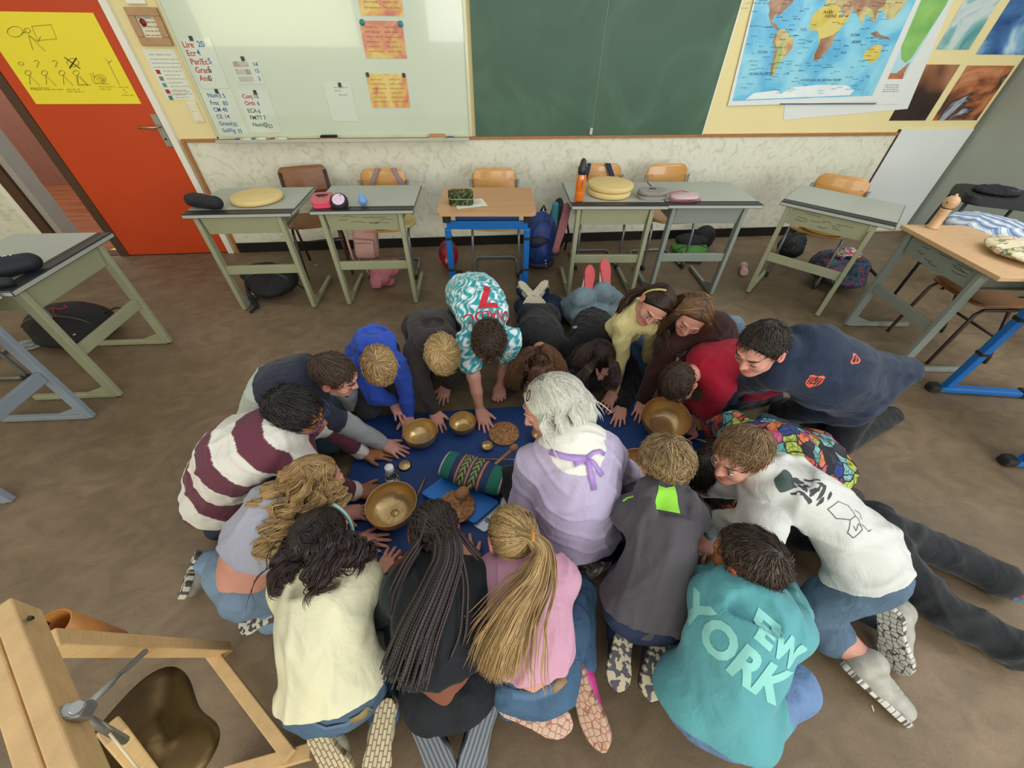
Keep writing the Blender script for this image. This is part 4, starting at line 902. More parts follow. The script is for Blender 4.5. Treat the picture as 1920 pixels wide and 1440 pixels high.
# bags by the right chairs
t = bag('handbag', 'small black bag with white dots under the angled desk', 'bag', (3.02, 3.28, .13), (.12, .10, .12), mat('black spotted nylon', '#18181b', .6), fold=(.006, 30, 2))
mb = MB(); r_ = random.Random(4)
for _ in range(30):
    a, z = r_.uniform(-2.8, -.4), r_.uniform(.05, .2); k = math.sqrt(max(0, 1-((z-.12)/.13)**2)); mb.lathe([(0, 0), (.004, 0), (.003, .002), (0, .003)], 6, T(.12*k*math.cos(a), .115*k*math.sin(a), z))
mb.done('white_dots', wpl, t); strap(t, [(-.05, .0, .235), (-.02, -.02, .29), (.05, -.01, .285), (.08, 0, .23)], blk, .007, 'grab_handle')
crazy = ramp_mat('multicoloured print nylon', [(.36, '#1b1b2a'), (.44, '#2f5a6c'), (.5, '#1c1c28'), (.55, '#9c3d6a'), (.6, '#27304a'), (.66, '#4d8a86'), (.72, '#1d1a2a')], scale=11, detail=3, distortion=1, rough=.6)
t = bag('backpack', 'colourful printed backpack lying open under the angled desk', 'backpack', (3.12, 2.80, .14), (.24, .20, .13), crazy, fold=(.012, 30, 4))
F_ = Field(); F_.ell((-.02, -.02, .26), (.13, .08, .035)); sdf_obj(F_, 'crumpled_contents', ramp_mat('bag contents', [(.42, '#27242c'), (.47, '#c9c2b8'), (.52, '#c04a5a'), (.57, '#3c7fb4'), (.62, '#d7b43a'), (.68, '#57504a')], scale=13, detail=1, const=True), t, .006, fold=(.01, 60, 7), origin=np.zeros(3))
strap(t, [(.18, -.12, .16), (.26, -.18, .10), (.27, -.20, .03), (.18, -.22, .02)], blk, .012)
t = bag('sports_bag', 'low black and green bag under the grey metal desk', 'bag', (2.10, 3.45, .06), (.18, .13, .06), mat('leaf green nylon', '#4c8a34', .55), fold=(.006, 30, 5))
F_ = Field(); F_.ell((.02, .03, .12), (.16, .10, .05)); sdf_obj(F_, 'black_top', blk, t, .007, fold=(.01, 40, 3), origin=np.zeros(3))
strap(t, [(-.12, -.10, .06), (-.14, -.20, .012), (.02, -.24, .012), (.08, -.14, .03)], blk, .007)
t = bag('backpack', 'large black bag with red emblem under the left edge desk', 'bag', (-2.80, 2.52, .10), (.27, .17, .13), mat('black nylon', '', .7), fold=(.010, 22, 8))
MB().tube([(-.06, -.06, .247), (.0, -.03, .258), (.04, -.04, .256), (.08, -.015, .254), (.05, .0, .260)], .007, 6).tube([(.0, -.03, .258), (.02, -.07, .245), (.05, -.09, .235)], .006, 6).done('red_emblem', mat('dull red print', '#8a2a2f', .6), t)
MB().lathe([(0, 0), (.012, 0), (.01, .01), (0, .012)], 12, T(.13, -.16, .13)).done('snap', steel, t); strap(t, [(.22, .0, .18), (.30, .05, .2), (.36, .06, .18)], blk, .006)
t = thing('water_bottle', 'clear plastic bottle lying under the left edge desk', 'bottle', (-3.0, 2.38, .03), .6); MB().tube([(-.1, 0, 0), (-.08, 0, 0), (.05, 0, 0), (.08, 0, 0)], [.02, .03, .03, .015], 14).done('body', mat('clear grey plastic', '#b9bec0', .1, trans=.7, bump=0), t)
# pink bottle on the floor
t = thing('baby_pink_bottle', 'pale pink bottle lying on the floor near the angled desk', 'bottle', (2.44, 3.03, .034), math.radians(62)); pk = mat('pale pink plastic', '#d3a7a3', .4)
t.name = 'water_bottle'
MB().tube([(-.085, 0, 0), (-.08, 0, 0), (-.04, 0, 0), (-.01, 0, 0), (.04, 0, 0)], [.028, .033, .033, .022, .026], 20).done('body', pk, t); MB().tube([(.04, 0, 0), (.06, 0, 0), (.07, 0, 0), (.085, 0, 0)], [.026, .034, .034, .02], 20).done('cap', pk, t)
MB().box((-.03, -.0, .033), (.03, .008, .002)).done('print', mat('grey print', '#9b8a88', .5), t)
# straps hung over chair backs
def over_back(cx, cy, rz, off, lean, m, label, w=.038, front=.13):
    t0 = Matrix.Translation((cx, cy, 0)) @ Matrix.Rotation(math.radians(rz), 4, 'Z'); bm = bmesh.new(); L = []
    prof = [(.155, .78-front), (.165, .70), (.182, .775), (.20, .790), (.222, .782), (.232, .70), (.235, .60)]
    for i, (y, z) in enumerate(prof):
        x = off+lean*(.78-z)*(1 if i < 4 else .2); a = bm.verts.new(t0 @ Vector((x-w/2, y, z))); b = bm.verts.new(t0 @ Vector((x+w/2, y, z))); L.append((a, b))
    for (a, b), (c, d) in zip(L, L[1:]): bm.faces.new((a, b, d, c))
    me = bpy.data.meshes.new('shoulder_strap'); bm.to_mesh(me); bm.free(); o = link('shoulder_strap', me, None, m, True)
    so = o.modifiers.new('thick', 'SOLIDIFY'); so.thickness = .005; sb = o.modifiers.new('soft', 'SUBSURF'); sb.levels = sb.render_levels = 1
    return tag(o, label, 'strap', 'bag straps over chair backs')
mauve = mat('mauve webbing', '#8f7a83', .8, bump=.3, bs=200); nav = mat('navy webbing', '#1d2c46', .8, bump=.3, bs=200)
over_back(-.70, 3.30, -2, -.03, -.55, mauve, 'left mauve strap slanting down the second chair back')
over_back(-.70, 3.30, -2, .10, .45, mauve, 'right mauve strap down the second chair back')
over_back(1.12, 3.34, -3, -.11, -.2, nav, 'navy strap at the left end of the chair back, behind the orange bottle', .03)
over_back(1.12, 3.34, -3, .05, .5, nav, 'navy strap slanting across the chair back above the foam discs', .05)
F_ = Field(); F_.cone((.78, 3.18, .56), (.70, 3.10, .24), .035, .03, .02, flat=((0, 1, 0), .5)); solo(F_, 'hanging_jacket', 'dusty rose jacket sleeve hanging beside the desk with the orange bottle', 'jacket', mat('dusty rose cotton', '#a56a6c', .9), .006, fold=(.006, 50, 1))
F_ = Field(); F_.ell((2.28, 3.55, .11), (.11, .08, .12)); solo(F_, 'black_pouch', 'black cloth pouch against the wall behind the green bag', 'bag', blk, .007, fold=(.01, 40, 2))
# ------------------------------------------------------------------ people
def tubes(Pm, rad, sides=3):
    """Pm (n,m,3) strand points, rad (m,) or (n,m) -> verts, quads, strand ids"""
    n, m, _ = Pm.shape; Tn = np.gradient(Pm, axis=1); Tn /= np.linalg.norm(Tn, axis=2, keepdims=True)+1e-9
    ref = np.array([.31, .17, .93]); A = np.cross(Tn, ref); A /= np.linalg.norm(A, axis=2, keepdims=True)+1e-9; B = np.cross(Tn, A)
    rad = np.broadcast_to(np.asarray(rad), (n, m)); rings = []
    for k in range(sides):
        a = 2*math.pi*k/sides; rings.append(Pm+(A*math.cos(a)+B*math.sin(a))*rad[:, :, None])
    V = np.stack(rings, 2).reshape(-1, 3); base = (np.arange(n)[:, None]*m+np.arange(m-1)[None, :])*sides; q = []
    for k in range(sides):
        k2 = (k+1) % sides; q.append(np.stack([base+k, base+k2, base+k2+sides, base+k+sides], -1).reshape(-1, 4))
    return V, np.concatenate(q), np.repeat(np.arange(n), m*sides)
def hair_material(name, rough=.42):
    m = mat('hair '+name, '#ffffff', rough, var=.12, vs=25, bump=0, attr='Col', spec=.45); return m
class Head:
    def __init__(s, H, f, u, hs):
        s.H = V3(H); s.u = nrm(u); s.f = orth(f, s.u); s.r = np.cross(s.f, s.u); s.hs = hs; s.R = np.stack([s.r, s.f, s.u], 1)
    def w(s, p): return s.H+s.hs*(s.R @ V3(p))
    def wv(s, A): return s.H+s.hs*(A @ s.R.T)
CAPC = np.array([0, -.012, .022]); CAPR = np.array([.079, .098, .082])
def scalp_roots(n, rs, front=.30, low=-.55, lowf=-.05):
    v = rs.randn(n*6, 3); v /= np.linalg.norm(v, axis=1)[:, None]
    ok = (.85*v[:, 1]-.5*v[:, 2] < front) & (v[:, 2] > np.where(v[:, 1] > 0, lowf, low)); return v[ok][:n]
def skull_paths(root, tang, ang, m, lift, rs, cap=1.0):
    t = np.linspace(0, 1, m)[None, :, None]; A = ang[:, None, None]*t
    d = root[:, None, :]*np.cos(A)+tang[:, None, :]*np.sin(A)
    return CAPC+d*CAPR*(cap+lift[:, None, None]*(.25+t**1.5))
def hair_cap(F, hd, k=1.0, front=(0, .05, .04), fn=(0, .85, -.53), low=-.05, side=None):
    F.ell(hd.w(CAPC), CAPR*k*hd.hs, hd.R)
    F.half(hd.w(front), hd.R @ V3(fn), .012); F.half(hd.w((0, -.03, low)), hd.R @ V3((0, .45, -.9)), .012)
def finish_hair(parent, hd, meshes, cols, name='hair', mname='x', rs=None):
    Vs, Qs, Cs = [], [], []; b = 0
    for V, Q, C_ in meshes:
        if len(V) == 0: continue
        Vs.append(V); Qs.append(Q+b); Cs.append(C_); b += len(V)
    V = np.concatenate(Vs)-np.array(parent.location); me = np_mesh(name, V, np.concatenate(Qs)); o = link(name, me, parent, hair_material(mname), True)
    at = me.color_attributes.new('Col', 'FLOAT_COLOR', 'POINT'); C_ = np.concatenate(Cs); C_ = np.concatenate([C_, np.ones((len(C_), 1))], 1)
    at.data.foreach_set('color', C_.astype(np.float32).ravel()); return o
def strand_cols(ids, n, c0, c1, rs, t=None, tipc=None):
    a = np.array(lin(c0)); b = np.array(lin(c1)); k = rs.rand(n)**1.2; C_ = a+(b-a)*k[:, None]; C_ = C_[ids]
    if tipc is not None: tt = t[:, None]; C_ = C_*(1-tt)+np.array(lin(tipc))*tt
    return C_
def short_hair(parent, hd, c0, c1, seed, L=.055, n=950, whorl=(0, -.6, .75), swirl=.5, mess=.35, lift=.10, front=.30, cap=1.0, low=-.05, fringe=0.0, rr=.0017, sidefade=None, name='short'):
    rs = np.random.RandomState(seed); F = Field(); hair_cap(F, hd, cap, low=low, front=(0, .05+fringe, .035)); V, Q = F.mesh(.005, 1); dark = np.array(lin(c0))*.85
    out = [(V, Q, np.tile(dark, (len(V), 1)))]
    r = scalp_roots(n, rs, front, -.5 if low > -.06 else -.62); n = len(r); wv = nrm(whorl)
    t = r-wv*(r @ wv)[:, None]; t /= np.linalg.norm(t, axis=1)[:, None]+1e-6
    t = t+np.cross(r, t)*swirl+rs.randn(n, 3)*mess; t -= r*(t*r).sum(1)[:, None]; t /= np.linalg.norm(t, axis=1)[:, None]+1e-6
    Ls = L*(.6+.8*rs.rand(n))
    if sidefade: Ls *= np.where(r[:, 2] < sidefade, .35, 1)
    m = 6; pts = skull_paths(r, t, Ls/.088, m, lift*(.3+.9*rs.rand(n)), rs, cap)
    cl = rs.randn(n, 1, 3)*.004*np.linspace(0, 1, m)[None, :, None]**2
    pts = hd.wv((pts+cl).reshape(-1, 3)).reshape(n, m, 3); V, Q, ids = tubes(pts, rr*hd.hs*np.array([.9, 1, 1, .95, .75, .3]))
    out.append((V, Q, strand_cols(ids, n, c0, c1, rs))); return finish_hair(parent, hd, out, None, 'hair', name, rs)
def smoothpts(Pm, it=2):
    for _ in range(it): Pm[:, 1:-1] = (Pm[:, :-2]+2*Pm[:, 1:-1]+Pm[:, 2:])/4
    return Pm
def resample(G, m):
    G = np.asarray(G, float); d = np.r_[0, np.cumsum(np.linalg.norm(np.diff(G[:, :3], axis=0), axis=1))]; t = np.linspace(0, d[-1], m)
    R = np.stack([np.interp(t, d, G[:, i]) for i in range(G.shape[1])], 1)
    for _ in range(3): R[1:-1] = (R[:-2]+2*R[1:-1]+R[2:])/4
    return R
def long_hair(parent, hd, guides, c0, c1, seed, n=700, Ra=.03, Rb=.014, grow=1.6, curl=.0, freq=4, rr=.0019, mA=8, mB=22, front=.28, cap=1.0, part=None, tipc=None, braid=False, volume=True, name='long', kt=.5, endtaper=True, wave=0.0, loose=0.05, vcol=None, clumps=0):
    """guides: world polylines starting on the head; every strand runs over the skull to a guide and then along it"""
    n = int(n*(1 if braid else 1.6)); rs = np.random.RandomState(seed); F = Field(); hair_cap(F, hd, cap, low=-.065); Gs = [resample([hd.w(q[:3]) if len(q) == 4 else P(*q) for q in g], mB) for g in guides]
    if volume:
        for G in Gs:
            for i in range(0, mB-1):
                s_ = i/(mB-1); w_ = Ra*(1+(grow-1)*s_)*(.60-.45*s_**2); dz_ = np.array([0, 0, .008]); F.cone(G[i]-dz_, G[i+1]-dz_, w_, w_, .02, 0, ((0, 0, 1), max(.3, Rb/Ra*.8)))
    V, Q = F.mesh(.006, 2); out = [(V, Q, np.tile(np.array(lin(vcol or c0))*(1 if vcol else .7), (len(V), 1)))]
    r = scalp_roots(n, rs, front); n = len(r); gs = np.array([nrm((hd.R.T @ (G[0]-hd.H)/hd.hs-CAPC)/CAPR) for G in Gs])
    sc = r @ gs.T+rs.randn(n, len(Gs))*.12; gi = sc.argmax(1); g = gs[gi]
    dot = np.clip((r*g).sum(1), -1, 1); ang = np.arccos(dot); tg = g-r*dot[:, None]; tg /= np.linalg.norm(tg, axis=1)[:, None]+1e-6
    tg = tg+rs.randn(n, 3)*.06; tg -= r*(tg*r).sum(1)[:, None]; tg /= np.linalg.norm(tg, axis=1)[:, None]+1e-6
    A = skull_paths(r, tg, ang*.97, mA, .03+.06*rs.rand(n), rs, cap); A = hd.wv(A.reshape(-1, 3)).reshape(n, mA, 3)
    s_ = np.linspace(0, 1, mB); ph = rs.rand(n)*6.28; rad = np.sqrt(rs.rand(n)); B = np.zeros((n, mB, 3)); ph2 = rs.rand(n)*6.28; fr = freq*(.8+.4*rs.rand(n))
    lenf = np.clip(1-rs.rand(n)**2*.35, .5, 1)
    if clumps:
        cid = rs.randint(0, clumps, n)+gi*clumps; M_ = clumps*len(Gs); cr = np.sqrt(rs.rand(M_)); cp = rs.rand(M_)*6.28; cph = rs.rand(M_)*6.28; cf = .75+.5*rs.rand(M_); cl_ = .7+.3*rs.rand(M_)
        rad = np.clip(cr[cid]+rs.randn(n)*.13, 0, 1.2); ph = cp[cid]+rs.randn(n)*.22; ph2 = cph[cid]+rs.randn(n)*.25; fr = freq*cf[cid]; lenf = np.clip(cl_[cid]-rs.rand(n)*.08, .4, 1)
    for j, G in enumerate(Gs):
        m_ = gi == j
        if not m_.any(): continue
        Tn = np.gradient(G, axis=0); Tn /= np.linalg.norm(Tn, axis=1)[:, None]+1e-9; a1 = np.cross(Tn, (0, 0, 1)); a1 /= np.linalg.norm(a1, axis=1)[:, None]+1e-6; a2 = np.cross(a1, Tn)
        ss = s_[None, :]*lenf[m_][:, None]; ix = ss*(mB-1); i0 = np.minimum(ix.astype(int), mB-2); fx = (ix-i0)[..., None]
        cen = G[i0]*(1-fx)+G[i0+1]*fx; e1 = a1[i0]; e2 = a2[i0]; gr = (1+(grow-1)*ss)
        o1 = (rad[m_]*np.cos(ph[m_]))[:, None]*Ra*gr; o2 = (np.abs(rad[m_]*np.sin(ph[m_])))[:, None]*Rb*gr
        env = np.clip(ss*4, 0, 1); cu = curl*env*(.6+.8*ss)
        o1 = o1+cu*np.sin(fr[m_][:, None]*6.28*ss+ph2[m_][:, None]); o2 = o2+.7*cu*np.cos(fr[m_][:, None]*6.28*ss+ph2[m_][:, None])
        stray = (rs.rand(m_.sum()) < loose)[:, None]*ss*rs.randn(m_.sum())[:, None]*.05
        B[m_] = cen+e1*(o1+stray)[..., None]+e2*o2[..., None]
    Pm = smoothpts(np.concatenate([A[:, :-1], B], 1), 1 if curl else 3); m = Pm.shape[1]
    if braid:
        Pm = smoothpts(Pm, 2); f_ = 5; t0 = np.linspace(0, m-1, (m-1)*f_+1); i0 = np.minimum(t0.astype(int), m-2); fx = (t0-i0)[None, :, None]; Pm = Pm[:, i0]*(1-fx)+Pm[:, i0+1]*fx
        mm = Pm.shape[1]; rad_ = rr*hd.hs*(.78+.32*np.abs(np.sin(np.arange(mm)*.9)))*np.where(np.arange(mm) > mm-8, .5, 1); V, Q, ids = tubes(Pm, rad_, 5)
        tt = np.repeat(np.abs(np.sin(np.arange(mm)*.9)), 5); tt = np.tile(tt, n)[:, None]; C_ = strand_cols(ids, n, c0, c1, rs)*(.55+.6*tt)
    else:
        rad_ = rr*hd.hs*np.concatenate([np.full(m-6, 1.0), [.9, .8, .7, .5, .35, .15]]) if endtaper else rr; V, Q, ids = tubes(Pm, rad_, 3)
        tt = np.tile(np.repeat(np.linspace(0, 1, m)**1.3, 3), n); C_ = strand_cols(ids, n, c0, c1, rs, tt*.8, tipc or c1)
    out.append((V, Q, C_)); return finish_hair(parent, hd, out, None, 'hair', name, rs)

def hand(F, wr, tip, up, side, s=1.0, spread=1.0, curl=.15, col=0, fist=False):
    f = nrm(V3(tip)-V3(wr)); u = orth(up, f); l = np.cross(u, f)*side; W_ = V3(wr); pl = .078*s
    lens = np.array([.062, .070, .065, .050])*s; offs = np.array([.026, .009, -.009, -.026])*s; ang = np.array([.20, .05, -.09, -.26])*spread
    if fist: lens = lens*.8
    for i in range(4):
        b = W_+f*(pl-(.0, -.003, .0, .008)[i]*s)+l*offs[i]
        F.cone(W_+l*offs[i]*.55, b, .0135*s, .0115*s, .012, col)
        d = nrm(f*math.cos(ang[i])+l*math.sin(ang[i])); c1, c2 = (curl, curl*1.8) if not fist else (1.2, 2.4)
        d1 = nrm(d*math.cos(c1*.5)-u*math.sin(c1*.5)); d2 = nrm(d*math.cos(c1+c2*.3)-u*math.sin(c1+c2*.3)); d3 = nrm(d*math.cos(c2+c1)-u*math.sin(c2+c1)) if fist else nrm(d*math.cos(c2)-u*math.sin(c2))
        p0 = b; p1 = p0+d1*lens[i]*.45; p2 = p1+d2*lens[i]*.30; p3 = p2+d3*lens[i]*.22; r0 = (.0082, .0085, .0080, .0070)[i]*s
        F.cone(p0, p1, r0*1.05, r0*.95, .004, col); F.cone(p1, p2, r0*.95, r0*.88, .004, col); F.cone(p2, p3, r0*.88, r0*.78, .004, col)
        F.ell(b+u*.004*s, np.array([.009, .009, .008])*s, None, .006, col)
    tb = W_+f*.022*s+l*.022*s; ta = .75 if not fist else .3; td = nrm(f*math.cos(ta)+l*math.sin(ta)-u*.12)
    t1 = tb+td*.038*s; t2 = t1+nrm(td+f*.35)*.030*s
    F.cone(W_+f*.01*s, tb, .014*s, .0125*s, .012, col); F.cone(tb, t1, .0125*s, .0098*s, .010, col); F.cone(t1, t2, .0096*s, .0078*s, .004, col)
    F.ell(W_+f*.045*s, np.array([.034, .045, .014])*s, np.stack([l, f, u], 1), .012, col)

def shoe(t, A, To, sole, cu, cs, tread='brick', s=1.0, name='shoe', accent=None, thick=.022, cs2=None):
    A = V3(A); To = V3(To); x = nrm(To-A); z = -orth(sole, x); y = np.cross(z, x); L = np.linalg.norm(To-A)+.085*s; O = A-z*.058*s-x*.055*s
    G = lambda a, b, c: O+x*a+y*b+z*c
    F = Field(); F.cone(G(.040, 0, .038), G(.10, 0, .036), .034*s, .033*s, .02, 0).cone(G(.10, 0, .036), G(L-.038, 0, .026), .036*s, .031*s, .02, 0)
    F.cone(G(.038, 0, .05), G(.05, 0, .078), .034*s, .035*s, .02, 0); F.cone(G(.07, 0, .055), G(L*.62, 0, .047), .022*s, .016*s, .015, 1)
    F.half(G(0, 0, .006), -z, .004)
    o = sdf_obj(F, name, mat('shoe '+cu, '#ffffff', .55, var=.22, vs=26, attr='Col', bump=.6, bs=30), t, .0055, 1, [cu, accent or cu])
    og = np.array(t.location); N_ = 14; top = []; bot = []
    if z[2] > .2:
        for k in range(5):
            q = .095+k*.021; hh = .082-k*.0045; mb = MB(); mb.tube([G(q, -.022*s, hh-.012)-og, G(q+.004, -.01*s, hh)-og, G(q+.008, .01*s, hh)-og, G(q+.010, .022*s, hh-.012)-og], .0026, 6); mb.done('lace', mat('shoe lace', '#c9c6bc', .8), o)
    for i in range(N_+1):
        q = i/N_; w_ = .030+.013*math.sin(min(1, q*1.15)**1.4*math.pi*.62) if q < .9 else .030+.013*math.sin(1.95)*.9
        w_ = np.interp(q, [0, .04, .12, .35, .5, .72, .86, .95, 1], [.008, .022, .032, .031, .033, .042, .038, .026, .008])*s
        sh = np.interp(q, [0, .4, .75, 1], [0, .002, -.003, -.008]); top.append((q*L, w_+sh)); bot.append((q*L, -w_+sh))
    poly = top+bot[::-1]; bm = bmesh.new(); uv = bm.loops.layers.uv.new('UVMap'); M = frame(O-og, x, y, z)
    cnt = len(poly); lo = [bm.verts.new(M @ Vector((a, b, -.004))) for a, b in poly]; hi = [bm.verts.new(M @ Vector((a, b, thick-.004))) for a, b in poly]
    fs = []
    for i in range(N_):
        j = cnt-1-i; fs.append((bm.faces.new((lo[i], lo[i+1], lo[j-1], lo[j])), (i, i+1, j-1, j))); fs.append((bm.faces.new((hi[j], hi[j-1], hi[i+1], hi[i])), (j, j-1, i+1, i)))
    for k in range(cnt): fs.append((bm.faces.new((lo[k], hi[k], hi[(k+1) % cnt], lo[(k+1) % cnt])), (k, k, (k+1) % cnt, (k+1) % cnt)))
    for f_, idx in fs:
        for lp, k in zip(f_.loops, idx): lp[uv].uv = (poly[k][0]/.25, poly[k][1]/.1+.5)
    bmesh.ops.recalc_face_normals(bm, faces=bm.faces[:]); me = bpy.data.meshes.new('sole'); bm.to_mesh(me); bm.free()
    so = link('sole', me, o, sole_mat(tread, cs, cs2)); bv = so.modifiers.new('b', 'BEVEL'); bv.width = .004; bv.segments = 2; bv.limit_method = 'ANGLE'
    return o
def sole_mat(kind, c1, c2=None):
    nm = 'sole %s %s %s' % (kind, c1, c2)
    if nm in MATS: return MATS[nm]
    m = bpy.data.materials.new(nm); m.use_nodes = True; N, L, b = nodes_of(m); b.inputs['Roughness'].default_value = .6
    tc = N.new('ShaderNodeTexCoord'); c2 = c2 or '#4a4038'
    if kind == 'brick':
        mp = N.new('ShaderNodeMapping'); mp.inputs['Scale'].default_value = (1, .42, 1); L.new(tc.outputs['UV'], mp.inputs[0])
        t = N.new('ShaderNodeTexBrick'); t.inputs['Scale'].default_value = 5; t.inputs['Mortar Size'].default_value = .035; t.inputs['Color1'].default_value = (*lin(c1), 1); t.inputs['Color2'].default_value = (*[v*.85 for v in lin(c1)], 1); t.inputs['Mortar'].default_value = (*lin(c2), 1)
        L.new(mp.outputs[0], t.inputs[0]); L.new(t.outputs[0], b.inputs['Base Color']); hgt = t.outputs['Fac']; inv = True
    else:
        mp = N.new('ShaderNodeMapping'); mp.inputs['Scale'].default_value = (2.5, 1, 1); L.new(tc.outputs['UV'], mp.inputs[0])
        if kind == 'rings':
            t = N.new('ShaderNodeTexWave'); t.wave_type = 'RINGS'; t.inputs['Scale'].default_value = 2.4; t.inputs['Distortion'].default_value = 1.0; mp.inputs['Location'].default_value = (-1.8, -.5, 0); out = t.outputs['Fac']
        elif kind == 'zig':
            t = N.new('ShaderNodeTexVoronoi'); t.feature = 'DISTANCE_TO_EDGE'; t.inputs['Scale'].default_value = 5.5; t.inputs['Randomness'].default_value = .55; out = t.outputs['Distance']
        else:
            t = N.new('ShaderNodeTexNoise'); t.inputs['Scale'].default_value = 5; t.inputs['Detail'].default_value = 1; out = t.outputs['Fac']
        L.new(mp.outputs[0], t.inputs[0]); r = N.new('ShaderNodeValToRGB'); L.new(out, r.inputs[0]); e = r.color_ramp.elements
        e[0].color = (*lin(c2), 1); e[1].color = (*lin(c1), 1)
        if kind == 'rings': e[0].position = .25; e[1].position = .6
        elif kind == 'zig': e[0].position = .03; e[1].position = .09
        else: e[0].position = .49; e[1].position = .51
        L.new(r.outputs[0], b.inputs['Base Color']); hgt = out; inv = False
    bp = N.new('ShaderNodeBump'); bp.inputs['Strength'].default_value = .5; bp.inputs['Distance'].default_value = .003; bp.invert = inv
    L.new(hgt, bp.inputs['Height']); L.new(bp.outputs[0], b.inputs['Normal']); MATS[nm] = m; return m
def surf(p, px, py, off=.004, which='top'):
    """the point of a person's garment that shows at this place of the photograph, lifted off along its normal"""
    o = p[which]; k = '_bv'+which
    if k not in p: p[k] = BVHTree.FromPolygons([v.co for v in o.data.vertices], [f.vertices[:] for f in o.data.polygons])
    d = Vector(ray(px, py)).normalized(); h = p[k].ray_cast(Vector(CAM)-Vector(p['g']), d)
    if h[0] is None: return P(px, py, .5), np.array([0, 0, 1.])
    n_ = np.array(h[1]); n_ = n_ if n_ @ np.array(d) < 0 else -n_; return np.array(h[0])+p['g']+n_*off, n_
def ribbon(parent, pts, w, m, name, up=(0, 0, 1), th=.002):
    og = np.array(parent.location); bm = bmesh.new(); L_ = []; pts = [V3(p)-og for p in pts]
    for i, p in enumerate(pts):
        t = nrm(pts[min(i+1, len(pts)-1)]-pts[max(i-1, 0)]); a = nrm(np.cross(t, up)); ww = w[i] if isinstance(w, (list, tuple)) else w
        L_.append((bm.verts.new(p-a*ww/2), bm.verts.new(p+a*ww/2)))
    for (a, b), (c, d) in zip(L_, L_[1:]): bm.faces.new((a, b, d, c))
    me = bpy.data.meshes.new(name); bm.to_mesh(me); bm.free(); o = link(name, me, parent, m, True); so = o.modifiers.new('thick', 'SOLIDIFY'); so.thickness = th; return o
def drape(meshes, target, n, name, m, parent, off=.0015, reach=.15):
    """lay flat lettering onto a garment along the direction -n"""
    me = join(meshes) if isinstance(meshes, list) else meshes; og = Vector(parent.location)
    bv = BVHTree.FromPolygons([v.co for v in target.data.vertices], [p.vertices[:] for p in target.data.polygons]); d = Vector(-V3(n)); d.normalize()
    kill = []
    for v in me.vertices:
        h = bv.ray_cast(v.co-og-d*reach, d, reach*2.2)
        if h[0] is not None: v.co = h[0]-d*off
        else: v.co = v.co-og; kill.append(v.index)
    if kill:
        bm = bmesh.new(); bm.from_mesh(me); bm.verts.ensure_lookup_table(); bmesh.ops.delete(bm, geom=[bm.verts[i] for i in kill], context='VERTS'); bm.to_mesh(me); bm.free()
    return link(name, me, parent, m)
def flat_text(s, size, M, bold=0, xs=1.0, align='CENTER', sub=.012, shear=0):
    me = text_mesh(s, size, M, align, 0, bold, sub, shear, xs); return me

SKINS = {'pale': '#c98f74', 'mid': '#b97f60', 'tan': '#9c6444', 'rose': '#cf9380', 'dark': '#7c4a34'}
fabric = {}
def cloth(col, rough=.85, bump=.22, bs=260, var=.05, vs=10, sheen=.15, name=None):
    return mat(name or 'cloth '+col, col, rough, var=var, vs=vs, bump=bump, bs=bs, sheen=sheen, spec=.3, wrinkle=.35)
def denim(col): return mat('denim '+col, col, .85, var=.16, vs=13, bump=.25, bs=220, spec=.25, wrinkle=.5)

